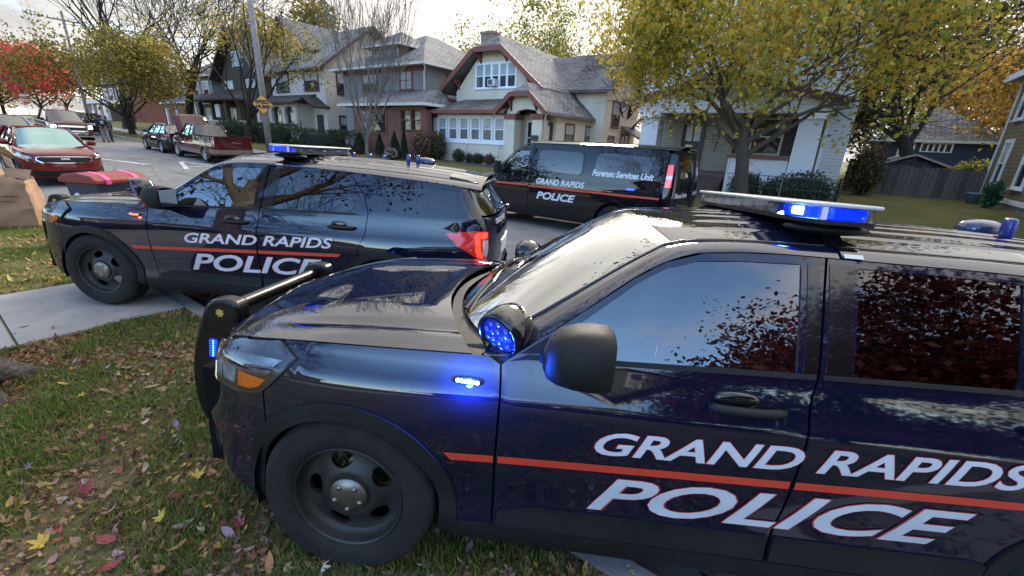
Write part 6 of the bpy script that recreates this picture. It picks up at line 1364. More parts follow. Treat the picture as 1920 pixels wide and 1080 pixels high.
def grow(seed, H, trunk, r0, nmain=6, ang=38, up=.25, levels=4, kids=(4, 4, 3), ratio=(.62, .6, .6), lean=(0, 0), wob=.12, start=.75, seg=5, lmain=None):
    """branching skeleton: list of (points, radii), plus twig points for leaves"""
    r = random.Random(seed); segs = []; tips = []
    def limb(p, d, L, rad, lv):
        pts = [p.copy()]; rr = [rad]; d = d.normalized(); k = seg if lv < 3 else 3
        for i in range(k):
            d = (d+Vector((r.gauss(0, wob), r.gauss(0, wob), r.gauss(0, wob)+up*.12))).normalized(); p = p+d*(L/k); pts.append(p.copy()); rr.append(rad*(1-.80*(i+1)/k) if lv else rad*(1-.45*(i+1)/k))
        segs.append((pts, rr, lv))
        if lv >= levels-1:
            for q in pts[1:]: tips.append((q.copy(), d.copy()))
            return
        n = kids[min(lv-1, len(kids)-1)] if lv else nmain
        for j in range(n):
            t = (start+(1-start)*(j+.5)/n) if lv == 0 else (.30+.70*(j+.6)/n); t = min(t, .99)
            f = t*k; i = int(f); q = pts[i].lerp(pts[i+1], f-i); ri = rr[i]+(rr[i+1]-rr[i])*(f-i)
            dd = (pts[i+1]-pts[i]).normalized(); ax = dd.orthogonal().normalized(); az = 2*math.pi*(j*.382+r.random()*.25)+lv; ax = Matrix.Rotation(az, 3, dd) @ ax
            an = math.radians(ang*(.65+.6*r.random())*(1 if lv == 0 else .95))
            nd = Matrix.Rotation(an, 3, ax) @ dd
            limb(q, nd, (lmain if lv == 0 and lmain else L*ratio[min(lv, len(ratio)-1)])*(.75+.5*r.random()), ri*(.62 if lv else .55), lv+1)
        if lv and lv < levels-1: limb(pts[-1], d, L*.5, rr[-1], lv+1)
    limb(Vector((0, 0, 0)), Vector((lean[0], lean[1], 1)), trunk, r0, 0)
    return segs, tips
def tree(name, label, x, y, gr, leaf=None, size=.13, n=8000, spread=.35, bark=BARK, seed=0, crown=None, group=None, z=None, tone=None, minr=.004, core=None, droop=0.):
    zz = ground_z(x, y) if z is None else z
    T = root(name, label, 'tree', (x, y, zz-.03), group=group); segs, tips = gr
    m = M()
    for pts, rr, lv in segs:
        if lv == 0:
            pts = [pts[0]-Vector((0, 0, .05))]+pts; rr = [rr[0]*1.55, rr[0]*1.12]+rr[1:]
        m.tube(pts, [max(q, minr) for q in rr], (10, 7, 5, 4, 3)[min(lv, 4)], cap=False)
    m.build('trunk', bark, T, smooth=True, uv=False)
    if leaf is not None and n:
        r = np.random.default_rng(seed+5); P = np.array([tuple(p) for p, d in tips]); i = r.integers(0, len(P), n)
        # leaves gather in sprays: pick cluster centres, then scatter
        C = P[i]+r.normal(size=(n, 3))*spread*np.array([1, 1, .75])
        if droop: C[:, 2] -= droop*r.random(n)**2*np.clip(np.hypot(C[:, 0], C[:, 1])/3.5, 0, 1.2)
        if crown is not None:
            c, e = np.array(crown[0]), np.array(crown[1]); k = (((C-c)/e)**2).sum(1) < 1+.25*np.sin(C[:, 0]*2.1+C[:, 1]*1.7+C[:, 2]*2.6); C = C[k]
        if core is not None: C = C[(np.hypot(C[:, 0], C[:, 1]) > core[0]*np.clip((core[1]-C[:, 2])/1.5, 0, 1))]
        hgt = (C[:, 2]-C[:, 2].min())/max(1e-3, np.ptp(C[:, 2]))
        cl = np.sin(C[:, 0]*1.3+seed)*np.sin(C[:, 1]*1.1)*np.sin(C[:, 2]*1.5+1); v = np.clip(.5+.28*cl+.25*r.normal(size=len(C))+(tone or 0), 0, 1)
        leaf_cloud('crown', C, size, leaf, T, seed, rnd=v)
    return T
def crown_tips(center, rad, n, seed, hollow=.0):
    r = np.random.default_rng(seed); v = r.normal(size=(n, 3)); v /= np.linalg.norm(v, axis=1)[:, None]
    return np.array(center)+v*np.array(rad)*(hollow+(1-hollow)*r.random(n)[:, None]**.5)
# the big maple by the white house
tree('street_maple', 'big yellow-green maple with a forked trunk between the van and the white house', -1.65, 13.3, grow(11, 8, 2.75, .22, 9, 54, .36, 5, (5, 4, 4), (.62, .62, .62), (.03, 0), .13, .64, 5, 3.3), LEAF_YG, .125, 40000, .27, BARK, 11, tone=.20, crown=((-.25, 0, 5.7), (4.3, 4.8, 4.0)), core=(1.5, 3.7), droop=1.0)
# trees along the far verge farther up the street
tree('street_maple', 'broad yellow-green tree behind the black compact SUV', -51.5, 13.0, grow(23, 9, 2.2, .26, 8, 48, .45, 5, (4, 4, 4), (.6, .62, .62), (0, 0), .13, .6, 5, 4.7), LEAF_OL, .22, 19000, .55, BARKD, 23, tone=.10, crown=((0, 0, 5.0), (7.6, 7.6, 4.0)), group='trees along the far verge')
tree('street_maple', 'olive-yellow tree with a bare top behind the utility pole', -32.6, 14.3, grow(31, 9, 2.6, .24, 9, 36, .8, 5, (4, 4, 4), (.64, .64, .62), (0, 0), .12, .6, 5, 5.8), LEAF_OL, .17, 19000, .5, BARKD, 31, tone=.12, crown=((0, 0, 4.8), (6.6, 6.6, 3.6)), group='trees along the far verge')
tree('young_tree', 'slender bare young tree with upswept branches before the grey clapboard house', -22.6, 16.6, grow(44, 9, 2.0, .13, 12, 20, .9, 5, (5, 4, 3), (.72, .6, .55), (0, 0), .07, .45, 6, 5.2), None, 0, 0, 0, BARKG, 44, minr=.007)
# backdrop trees
tree('bare_tree', 'huge bare tree towering over the street above the scarlet maple', -62, 15.5, grow(52, 20, 7, .55, 8, 32, .5, 5, (5, 4, 4), (.68, .66, .62), (.05, 0), .13, .5, 6, 8.5), None, 0, 0, 0, BARKD, 52, minr=.018)
tree('bare_tree', 'tall bare tree with crooked limbs behind the broad yellow-green tree', -56, 19, grow(57, 18, 6, .42, 8, 34, .5, 5, (5, 4, 4), (.68, .66, .62), (-.03, 0), .14, .5, 6, 7), None, 0, 0, 0, BARKD, 57, minr=.016)
tree('scarlet_maple', 'scarlet maple glowing red near the stop sign', -88, 13.2, grow(61, 10, 2.6, .22, 8, 42, .5, 4, (5, 4), (.6, .6), (0, 0), .12, .5, 5, 4), LEAF_RED, .42, 9000, .7, BARKD, 61, crown=((0, 0, 6.0), (3.6, 3.6, 3.6)), z=1.6)
tree('orange_tree', 'orange-leaved tree beyond the scarlet maple', -165, 15, grow(63, 14, 4, .3, 8, 42, .5, 4, (5, 4), (.6, .6), (0, 0), .12, .5, 5, 6), LEAF_ORG, .5, 8000, 1.1, BARKD, 63, z=2)
tree('dark_tree', 'dark olive tree at the end of the street', -118, 5, grow(64, 14, 3, .3, 8, 46, .4, 4, (5, 4), (.6, .6), (0, 0), .12, .5, 5, 6), LEAF_BRZ, .6, 8000, 1.2, BARKD, 64, z=2)
tree('orange_tree', 'orange-gold tree rising over the houses at the street corner', -136, 24, grow(66, 14, 4, .3, 8, 42, .5, 4, (5, 4), (.6, .6), (0, 0), .12, .5, 5, 6), LEAF_ORG, .5, 7000, 1.1, BARKD, 66, z=2)
tree('round_tree', 'round olive-bronze tree behind the taupe stucco house', -59.5, 34, grow(71, 14, 7.5, .35, 9, 46, .4, 4, (5, 4), (.6, .62), (0, 0), .12, .5, 5, 6.5), LEAF_OL, .42, 15000, .95, BARKD, 71, crown=((0, 0, 12.6), (6.6, 6.6, 5.2)), tone=.0)
tree('thin_tree', 'thin-leaved tree behind the clapboard and bungalow roofs', -34, 42, grow(73, 12, 4, .25, 8, 32, .6, 5, (4, 4, 3), (.62, .6, .6), (0, 0), .13, .5, 5, 5), LEAF_OL, .26, 3800, .5, BARKD, 73)
tree('thin_tree', 'yellowing tree rising behind the bungalow chimney', -26.5, 44, grow(74, 14, 5, .28, 8, 34, .55, 5, (4, 4, 3), (.62, .6, .6), (0, 0), .13, .5, 5, 5.5), LEAF_YG, .28, 6500, .5, BARKD, 74, tone=-.15)
tree('bare_tree', 'bare rounded tree between the bungalow wing and the maple', -12.5, 30.5, grow(77, 12, 4, .22, 9, 36, .6, 5, (5, 4, 4), (.62, .62, .6), (0, 0), .13, .5, 5, 4.6), LEAF_OL, .16, 300, .4, BARKD, 77, minr=.010)
tree('hedgerow_tree', 'low bronze treetop showing past the bungalow ridge', -18.5, 46, grow(78, 9, 3, .2, 8, 40, .5, 4, (4, 4), (.62, .6), (0, 0), .13, .5, 5, 4), LEAF_RUS, .3, 3500, .7, BARKD, 78)
tree('oak_tree', 'tall dark green and bronze tree over the side yard', 3.6, 31, grow(81, 16, 4.5, .36, 9, 44, .4, 5, (5, 4, 3), (.62, .6, .6), (0, 0), .13, .45, 5, 5), LEAF_BRZ, .26, 20000, .7, BARKD, 81, crown=((-.3, 0, 8.6), (5.6, 5.6, 5.2)), tone=.04)
tree('gold_tree', 'orange-gold tree beside the olive clapboard house', 9.6, 37, grow(83, 12, 2.0, .25, 9, 44, .4, 5, (4, 4, 3), (.62, .6, .6), (0, 0), .13, .4, 5, 4.2), LEAF_ORG, .22, 16000, .60, BARKD, 83, crown=((0, 0, 4.6), (4.6, 4.6, 5.0)))
tree('gold_tree', 'pale orange tree over the navy house', 7.2, 52, grow(85, 12, 4, .25, 9, 42, .4, 4, (5, 4), (.62, .6), (0, 0), .13, .4, 5, 5), LEAF_ORG, .34, 6000, .9, BARKD, 85, tone=.15)
tree('dark_tree', 'dark evergreen-looking tree behind the white porch house', .2, 33, grow(86, 9, 2.5, .22, 9, 42, .4, 4, (5, 4), (.62, .6), (0, 0), .13, .4, 5, 3.4), LEAF_BRZ, .26, 8000, .6, BARKD, 86, tone=-.2)
for i, (x_, y_, s_) in enumerate(((-80, 42, 91), (-112, 30, 92), (-128, 14, 93), (14, 60, 94), (-6, 56, 95))):
    tree('backdrop_tree', ['brown treetop behind the pale grey house', 'bronze tree beyond the red brick house', 'bronze tree closing the view up the street', 'bronze tree far behind the olive clapboard house', 'bronze tree far behind the white porch house'][i], x_, y_, grow(s_, 14, 4, .3, 8, 44, .45, 4, (5, 4), (.62, .6), (0, 0), .13, .45, 5, 6), LEAF_BRZ if i % 2 else LEAF_RUS, .6, 4000, 1.2, BARKD, s_)
# trees on the photographer's side (mirrored in glass and paint); one trunk foot shows at the lawn's edge
tree('purple_maple', 'dark red-leaved maple behind the photographer, mirrored in the door glass', 9.4, -2.6, grow(101, 8, 1.6, .2, 10, 50, .4, 5, (5, 4, 3), (.6, .6, .6), (0, 0), .13, .35, 5, 3.2), LEAF_DRED, .14, 62000, .40, BARKD, 101)
tree('bare_tree', 'bare lawn tree behind the photographer, mirrored in the fender', -6, -12, grow(103, 12, 3.2, .3, 8, 38, .5, 5, (5, 4, 4), (.66, .64, .6), (0, 0), .13, .5, 5, 5), None, 0, 0, 0, BARKD, 103, minr=.01)
tree('lawn_tree', 'lawn tree whose grey flared trunk foot stands beside the leaf-strewn grass', -4.66, -.27, grow(105, 12, 3.4, .24, 7, 40, .5, 4, (5, 4), (.62, .6), (-.10, -.10), .10, .7, 5, 4.2), LEAF_DRED, .15, 3000, .4, BARKG, 105, z=0)
m = M()
for k in range(7):
    a = 2*math.pi*k/7+.62; p = Vector((-4.66, -.27, 0)); d = Vector((math.cos(a), math.sin(a), 0)); m.tube([p+d*.15+Vector((0, 0, .30)), p+d*.28+Vector((0, 0, .12)), p+d*.44+Vector((0, 0, .03)), p+d*.60+Vector((0, 0, -.03))], [.15, .125, .075, .02], 10)
rt = m.build('root_flare', BARKG, bpy.data.objects['lawn_tree'], smooth=True, uv=False); rt.matrix_parent_inverse = Matrix.Translation(-bpy.data.objects['lawn_tree'].location)
# shrubs, hedges, conifers
def shrub(name, label, x, y, r, h, leaf=LEAF_SHR, n=1800, size=.07, z=None, group=None, seed=1, boxy=False, cat='shrub', stem=True):
    zz = ground_z(x, y) if z is None else z; T = root(name, label, cat, (x, y, zz-.02), group=group); q = np.random.default_rng(seed)
    v = q.normal(size=(n, 3)); v /= np.linalg.norm(v, axis=1)[:, None]
    if boxy: v = np.sign(v)*np.abs(v)**.5; v /= np.abs(v).max(1)[:, None]
    lump = 1+.12*np.sin(v[:, 0]*7+seed)*np.sin(v[:, 1]*6)+.10*q.normal(size=n)
    rr = np.array([r[0], r[1], h/2]) if hasattr(r, '__len__') else np.array([r, r, h/2]); C = v*rr*lump[:, None]*(.80+.2*q.random(n)[:, None])+np.array([0, 0, h/2])
    leaf_cloud('crown', C[C[:, 2] > 0], size, leaf, T, seed)
    c = M(); c.blob((0, 0, h*.47), tuple(rr*.80), 14, 8, .6 if boxy else 1.); c.build('inner_growth', pm('shrub_shade', (.010, .012, .006), .95), T, smooth=True, uv=False)  # near-black core, the shade inside the leaves put into its colour
    if stem:
        for k in range(3):
            s = M(); s.tube([(q.normal()*.04, q.normal()*.04, -.05), (q.normal()*.1, q.normal()*.1, h*.5)], [.02, .01], 5); s.build('stem', BARKD, T, uv=False)
    return T
def conifer(x, y, r, h, label, seed, n=2600):
    zz = ground_z(x, y); T = root('dwarf_conifer', label, 'conifer', (x, y, zz-.02), group='young conifers along the brick porch'); q = np.random.default_rng(seed)
    t = q.random(n)**.8; a = q.random(n)*2*math.pi; rad = r*(1-t)**.85*(.72+.32*q.random(n))*(1+.1*np.sin(a*5+t*9)); leaf_cloud('crown', np.stack([rad*np.cos(a), rad*np.sin(a), .04+h*t], 1), .085, LEAF_EVG, T, seed, aspect=.35)
    c = M(); c.lathe([(r*.75, .05), (r*.6, h*.3), (.02, h*.92)], 12); c.build('inner_growth', MATS['shrub_shade'], T, smooth=True, uv=False)  # core in the same painted shade colour
    s = M(); s.tube([(0, 0, -.05), (0, 0, h*.9)], [.035, .008], 6); s.build('trunk', BARKD, T, uv=False)
shrub('hedge', 'dark clipped hedge before the taupe stucco house', -36.8, 18.3, (2.6, .7), 1.5, LEAF_EVG, 5000, .10, boxy=True, seed=3, cat='hedge'); shrub('hedge', 'long dark hedge between the stucco house and the brick porch', -30.3, 18.4, (3.2, .7), 1.35, LEAF_EVG, 6000, .10, boxy=True, seed=4, cat='hedge')
shrub('hedge', 'low dark hedge beside the utility pole', -41.5, 17.6, (2.0, .8), 1.2, LEAF_EVG, 3500, .10, boxy=True, seed=5, cat='hedge')
shrub('shrub', 'big rounded green bush before the dark brown house', -39.2, 16.2, 1.25, 1.9, LEAF_EVG, 3500, .11, seed=6)
for i, (x_, r_, h_) in enumerate(((-26.5, .62, 1.30), (-24.35, .42, 1.35), (-22.85, .46, 1.55), (-21.95, .30, 1.85))): conifer(x_, 18.9, r_, h_, ['broad cone-shaped conifer by the brick porch', 'narrow cone conifer just beside the bare young tree', 'pointed conifer below the porch windows', 'tall thin columnar conifer next to the rust-leaved shrub'][i], 200+i)
shrub('shrub', 'rust-leaved shrub at the porch corner of the cream bungalow', -20.9, 19.3, .62, 1.75, LEAF_RUS, 1500, .11, seed=8); shrub('shrub', 'dark leafless shrub beside the rust-leaved shrub', -20.3, 20.2, .55, 1.7, LEAF_BRZ, 1400, .09, seed=9)
shrub('shrub', 'round clipped bush under the bungalow windows', -18.6, 20.3, .42, .80, LEAF_SHR, 1400, .06, seed=10); shrub('shrub', 'small ball-shaped bush between two clipped bushes', -17.75, 20.3, .26, .62, LEAF_SHR, 800, .05, seed=11); shrub('shrub', 'low dome-shaped bush under the bungalow windows', -17.0, 20.25, .46, .66, LEAF_SHR, 1400, .06, seed=12)
shrub('flower_bush', 'reddish flowering bush near the bungalow entry', -16.1, 20.2, .36, .72, rnd_mat('pink_bloom', [(0, (.06, .05, .02)), (.5, (.22, .05, .06)), (1, (.4, .12, .12))], .7, .2), 500, .07, seed=13); shrub('shrub', 'pale spiky grass clump beside the conifers', -22.4, 18.2, .40, .65, rnd_mat('pale_grass_leaf', [(0, (.16, .14, .10)), (1, (.34, .31, .25))], .8, .2), 500, .16, seed=14)
shrub('shrub', 'small green shrub at the corner of the cream bungalow', -20.6, 19.9, .32, .5, LEAF_SHR, 500, .06, seed=15); shrub('flower_bush', 'pinkish bush before the white porch pier', -6.2, 17.3, .62, 1.55, rnd_mat('pinkish_leaf', [(0, (.05, .05, .02)), (.5, (.26, .11, .10)), (1, (.42, .24, .22))], .7, .2), 900, .09, seed=16)
shrub('shrub', 'dark round bush behind the wire fence', -2.15, 17.0, .52, 1.0, LEAF_EVG, 1800, .07, seed=17); shrub('shrub', 'twiggy low bush between the two fence bushes', -1.35, 17.1, .36, .9, LEAF_SHR, 500, .07, seed=19); shrub('shrub', 'wide juniper bush behind the wire fence', -.45, 16.9, (.95, .6), 1.15, rnd_mat('juniper_leaf', [(0, (.018, .035, .018)), (.6, (.045, .075, .040)), (1, (.08, .12, .07))], .7, .2), 2600, .08, seed=18)
shrub('shrub', 'yellowing bush at the foot of the gold tree', 5.6, 29, .9, 1.6, LEAF_YG, 1200, .12, seed=21); shrub('shrub', 'leafy dark shrub beside the white house corner', 1.3, 22.6, .6, 2.0, LEAF_BRZ, 1400, .12, seed=22)
shrub('hedge', 'clipped hedge across the near lawn, mirrored low in the car doors', 9, -7.8, (7, .8), 1.7, LEAF_EVG, 6000, .14, boxy=True, seed=41, cat='hedge'); shrub('hedge', 'second clipped hedge across the near lawn before the grey cottage', -9, -9.5, (5, .8), 1.5, LEAF_EVG, 4000, .14, boxy=True, seed=42, cat='hedge')  # unseen hedges added to darken what the car doors reflect
for i, (x_, y_) in enumerate(((-26, -6.5), (-40, -5.5), (-58, -6.0), (-80, -7))):  # unseen trees added to darken the reflections in the parked cars
    tree('near_side_tree', ['bronze tree on the near verge beyond the paper bags', 'bronze tree on the near verge level with the maroon pickups', 'tall bronze tree farther up the near verge', 'last bronze tree up the near verge'][i], x_, y_, grow(121+i, 12, 3, .3, 8, 44, .45, 4, (5, 4), (.62, .6), (0, 0), .13, .45, 5, 5.2), LEAF_BRZ, .34, 7000, .8, BARKD, 121+i)
# ---------------------------------------------------------------- lawn: blades, litter, single leaves
def px_ground(u, v, z=0.):
    d = (u-960)/F_PX*cR-(v-540)/F_PX*cU+cF; t = (z-CAM_H)/d[2]; return d[0]*t, d[1]*t
def on_grass(x, y): return y < KN-.17 and not (-7.08 < x < -5.30)
def lawn_blades():
    r = np.random.default_rng(3); P = []
    for n, (x0, x1, y0, y1) in ((150000, (-5.3, .6, -.6, KN-.17)), (45000, (-5.3, 3.5, -2.8, -.6)), (16000, (.6, 3.5, -.6, KN-.17)), (30000, (-14, -7.08, -.2, KN-.17)), (16000, (-24, -14, .2, KN-.17))):
        P.append(np.stack([r.uniform(x0, x1, n), r.uniform(y0, y1, n)], 1))
    P = np.vstack(P); dist = np.hypot(P[:, 0], P[:, 1]); tuft = np.sin(P[:, 0]*3.1+np.sin(P[:, 1]*2.3)*2)*np.sin(P[:, 1]*3.7+1.1)+.6*np.sin(P[:, 0]*9.3)*np.sin(P[:, 1]*8.1)
    k = (r.random(len(P)) < np.clip(.55+.45*tuft, .12, 1)) & ((P[:, 0] > -5.29) | (P[:, 0] < -7.09)); P = P[k]; tuft = tuft[k]; n = len(P); dist = dist[k]
    a = r.uniform(0, 2*math.pi, n); h = r.uniform(.022, .060, n)*(1+.30*np.clip(tuft, -1, 1)); w = r.uniform(.0016, .0032, n)*(1+dist*.12); b = r.uniform(.15, .95, n)*h
    z = np.array([float(q) for q in ZR(P[:, 0])])+.105
    d = np.stack([np.cos(a), np.sin(a)], 1); s = np.stack([-d[:, 1], d[:, 0]], 1)
    V = np.empty((n, 5, 3)); V[:, 0, :2] = P-s*w[:, None]; V[:, 1, :2] = P+s*w[:, None]; V[:, 2, :2] = P+d*(b*.35)[:, None]+s*w[:, None]*.8; V[:, 3, :2] = P+d*(b*.35)[:, None]-s*w[:, None]*.8; V[:, 4, :2] = P+d*b[:, None]
    V[:, 0, 2] = V[:, 1, 2] = z; V[:, 2, 2] = V[:, 3, 2] = z+h*.6; V[:, 4, 2] = z+h*.97
    me = bpy.data.meshes.new('grass'); me.vertices.add(5*n); me.vertices.foreach_set('co', V.ravel())
    li = np.tile(np.array([0, 1, 2, 3, 3, 2, 4]), (n, 1))+5*np.arange(n)[:, None]; me.loops.add(7*n); me.loops.foreach_set('vertex_index', li.ravel().astype(np.int32))
    ls = np.stack([7*np.arange(n), 7*np.arange(n)+4], 1).ravel(); lt = np.tile([4, 3], n); me.polygons.add(2*n); me.polygons.foreach_set('loop_start', ls.astype(np.int32)); me.polygons.foreach_set('loop_total', lt.astype(np.int32)); me.update()
    v = np.clip(.42-.20*tuft+.20*r.normal(size=n), 0, 1); at = me.attributes.new('rnd', 'FLOAT', 'FACE'); at.data.foreach_set('value', np.repeat(v, 2).astype(np.float32))
    G = rnd_mat('grass_blade', [(0, (.085, .14, .024)), (.35, (.15, .215, .042)), (.6, (.23, .235, .062)), (.8, (.25, .20, .085)), (1, (.36, .28, .16))], .6, .4)
    o = link_mesh('grass', me, G); tag(o, 'short green lawn grass mixed with dry blades beside the cars', 'grass', kind='stuff')
lawn_blades()
def leaf_shape(seed, lobes=5):
    """a curled maple leaf with a stalk, 1 m across before scaling"""
    r = random.Random(seed); pts = []
    tipa = [90, 38, 142, -8, 188][:lobes]; L = {90: .58, 38: .52, 142: .50, -8: .34, 188: .35}
    prof = [(-8, .34), (8, .16), (18, .30), (38, .52), (55, .30), (64, .21), (78, .34), (90, .58), (102, .33), (116, .20), (126, .31), (142, .50), (160, .30), (172, .17), (188, .35), (235, .20), (268, .08), (275, .08), (305, .20)]
    for a, R in prof:
        R *= .85+.3*r.random(); pts.append((R*math.cos(math.radians(a)), R*math.sin(math.radians(a))))
    c1, c2 = r.uniform(-.6, 1.6), r.uniform(-.6, 1.5); tw = r.uniform(-.5, .5)
    cz = lambda x, y: c1*x*x+c2*y*y+tw*x*y+.10*math.sin(7*x+3*y+seed)
    V = [(0, .05, cz(0, .05))]+[(x, y, cz(x, y)) for x, y in pts]; n = len(pts); F = [(0, 1+i, 1+(i+1) % n) for i in range(n)]
    k = len(V); V += [(-.012, -.05, cz(0, -.05)), (.012, -.05, cz(0, -.05)), (.05, -.42, .06)]; F.append((k, k+1, k+2))
    zm = min(v[2] for v in V); return [(x, y, z-zm) for x, y, z in V], F
def oval_shape(seed):
    r = random.Random(seed); V = []; F = []; w = r.uniform(.16, .28); c = r.uniform(.2, 1.1)
    for i in range(7):
        t = i/6; y = t-.5; ww = w*math.sin(math.pi*min(.98, t+.02))**.8
        for s in (-1, 0, 1): V.append((ww*s, y, c*y*y+.35*abs(ww*s)))
    F = [(i*3+j, i*3+j+1, i*3+j+4, i*3+j+3) for i in range(6) for j in range(2)]; zm = min(v[2] for v in V); return [(x, y, z-zm) for x, y, z in V], F
TONES = [('yellow', (.46, .32, .045)), ('tan', (.27, .175, .10)), ('brown', (.12, .070, .042)), ('crimson', (.24, .040, .045)), ('pink', (.36, .17, .17)), ('orange', (.38, .18, .06)), ('pale', (.38, .33, .25)), ('mauve', (.27, .19, .23))]
LMAT = {k: pm(k+'_fallen_leaf', c, .6, var=.28, vscale=22.) for k, c in TONES}
shapes = [leaf_shape(s) for s in range(6)]+[oval_shape(s) for s in range(6)]
def leaf_mesh(i, k):
    nm = 'leaf_%s_%d' % (k, i); me = bpy.data.meshes.get(nm)
    if me is None:
        me = bpy.data.meshes.new(nm); me.from_pydata(*[shapes[i][0], [], shapes[i][1]]); me.update(); me.materials.append(LMAT[k])
    return me
LLAB = {'yellow': 'bright yellow maple leaf fallen on the lawn', 'tan': 'curled tan leaf fallen on the lawn', 'brown': 'dry brown leaf fallen on the lawn', 'crimson': 'crimson maple leaf fallen on the lawn', 'pink': 'dusty pink leaf lying underside up on the lawn', 'orange': 'orange maple leaf fallen on the lawn', 'pale': 'pale bleached leaf fallen on the lawn', 'mauve': 'mauve-grey leaf lying underside up on the lawn'}
r_ = random.Random(5)
def drop_leaf(x, y, k, size, i=None, tilt=.35, h=.028):
    i = r_.randrange(12) if i is None else i
    o = bpy.data.objects.new('fallen_leaf', leaf_mesh(i, k)); COL.objects.link(o); o.scale = (size,)*3
    o.rotation_euler = (r_.gauss(0, tilt), r_.gauss(0, tilt), r_.uniform(0, 6.28)); o.location = (x, y, float(ZR(x))+.11+h*r_.uniform(.5, 1.2)); tag(o, LLAB[k], 'leaf', k+' leaves fallen on the lawn'); return o
# those that stand out in the photograph, from their place on the lawn
for u, v, k, s in ((275, 882, 'tan', .17), (285, 728, 'tan', .13), (118, 722, 'yellow', .09), (137, 697, 'yellow', .09), (42, 735, 'crimson', .10), (20, 705, 'yellow', .08), (152, 745, 'yellow', .08), (270, 775, 'tan', .13), (275, 797, 'pale', .08), (150, 820, 'crimson', .09), (190, 823, 'crimson', .07), (160, 925, 'crimson', .13), (145, 958, 'yellow', .07), (78, 1022, 'yellow', .12), (108, 938, 'pale', .08), (95, 943, 'yellow', .06), (210, 960, 'pink', .08), (228, 990, 'pink', .12), (200, 1015, 'crimson', .11), (330, 870, 'yellow', .08), (352, 870, 'yellow', .07), (372, 895, 'yellow', .12), (398, 890, 'orange', .10), (385, 952, 'yellow', .10), (305, 975, 'yellow', .11), (332, 1000, 'crimson', .13), (345, 985, 'mauve', .11), (275, 1020, 'tan', .15), (335, 1030, 'orange', .10), (370, 1000, 'pale', .13), (205, 1065, 'crimson', .15), (225, 1045, 'mauve', .10), (300, 1070, 'orange', .09), (430, 1000, 'mauve', .12), (450, 985, 'crimson', .10), (505, 1060, 'orange', .14), (400, 1040, 'crimson', .10), (430, 1065, 'pink', .10), (470, 1030, 'pink', .09), (540, 1065, 'tan', .08), (20, 872, 'orange', .14), (45, 868, 'brown', .12), (40, 905, 'pale', .09), (225, 682, 'crimson', .09), (310, 688, 'yellow', .07), (325, 670, 'orange', .08), (340, 660, 'tan', .09), (240, 690, 'tan', .10), (300, 735, 'tan', .13), (255, 742, 'crimson', .06), (335, 745, 'crimson', .06), (110, 635, 'yellow', .08), (30, 625, 'pale', .08), (45, 613, 'pale', .12), (105, 615, 'pale', .10), (90, 745, 'tan', .10), (190, 735, 'tan', .10), (255, 858, 'brown', .10), (330, 820, 'tan', .08), (800, 1060, 'mauve', .10), (770, 1040, 'crimson', .10), (720, 1050, 'pink', .08), (860, 1055, 'pale', .09), (1180, 1066, 'pale', .09), (955, 1075, 'pink', .10), (880, 1030, 'mauve', .09), (610, 1072, 'pale', .09)):
    x, y = px_ground(u, v, .02); drop_leaf(x, y, k, min(s, .12)*.82, None if k in ('tan', 'pink', 'pale', 'mauve') else None, .5)
keys = ['yellow']*3+['tan']*6+['brown']*7+['crimson']*4+['pink']*3+['orange']*3+['pale']*4+['mauve']*3
cnt = 0
while cnt < 230:
    x, y = r_.uniform(-5.2, -.2), r_.uniform(-.3, KN-.25)
    if math.hypot(x, y) > 1.0 and on_grass(x, y): drop_leaf(x, y, r_.choice(keys), r_.uniform(.035, .075), None, .55); cnt += 1
def litter(name, label, n, region, size, seed, cols, density=None):
    r = np.random.default_rng(seed); V = []; F = []; R = []; b = 0
    for _ in range(n):
        x, y, z = region(r)
        if x is None: continue
        s = size*r.uniform(.5, 1.3); sh = shapes[r.integers(0, 12)]; a = r.uniform(0, 6.28); ca, sa = math.cos(a), math.sin(a); tx, ty = r.normal()*.4, r.normal()*.4
        P = np.array(sh[0])*s; X = P[:, 0]*ca-P[:, 1]*sa; Y = P[:, 0]*sa+P[:, 1]*ca; Z = P[:, 2]+X*tx+Y*ty; Z = Z-Z.min()*.7
        V.append(np.stack([X+x, Y+y, Z+z], 1)); F += [tuple(q+b for q in f) for f in sh[1]]; R += [r.random()]*len(sh[1]); b += len(P)
    me = bpy.data.meshes.new(name); me.from_pydata(np.vstack(V).tolist(), [], F); me.update(); at = me.attributes.new('rnd', 'FLOAT', 'FACE'); at.data.foreach_set('value', np.array(R, np.float32))
    return tag(link_mesh(name, me, cols), label, 'leaf litter', kind='stuff')
LIT = rnd_mat('litter_leaf', [(0, (.075, .042, .025)), (.3, (.15, .085, .045)), (.5, (.26, .17, .09)), (.66, (.30, .09, .06)), (.78, (.36, .25, .16)), (.9, (.44, .29, .06)), (1, (.34, .20, .20))], .7, .2)
LITY = rnd_mat('gold_litter_leaf', [(0, (.10, .060, .028)), (.4, (.28, .17, .05)), (.75, (.48, .33, .08)), (1, (.55, .44, .20))], .7, .2)
def reg1(r):
    x, y = r.uniform(-5.25, 1.2), r.uniform(-.5, KN-.17); return x, y, .112+float(ZR(x))+r.uniform(0, .02)
def reg2(r):   # drift along the walk and in the gutter under the cars
    t = r.random()
    if t < .35: x, y = -5.28+abs(r.normal())*.28, r.uniform(-.8, KN-.2)
    elif t < .7: x, y = r.uniform(-9, 3), KN+abs(r.normal())*.35; return x, y, ground_z(x, y)+.01
    else: x, y = r.uniform(-5.2, .5), KN-.18-abs(r.normal())*.3
    return x, y, .115+float(ZR(x))
def reg3(r):
    x, y = r.uniform(-30, -7.1), r.uniform(-1.0, KN-.16); return x, y, .115+float(ZR(x))
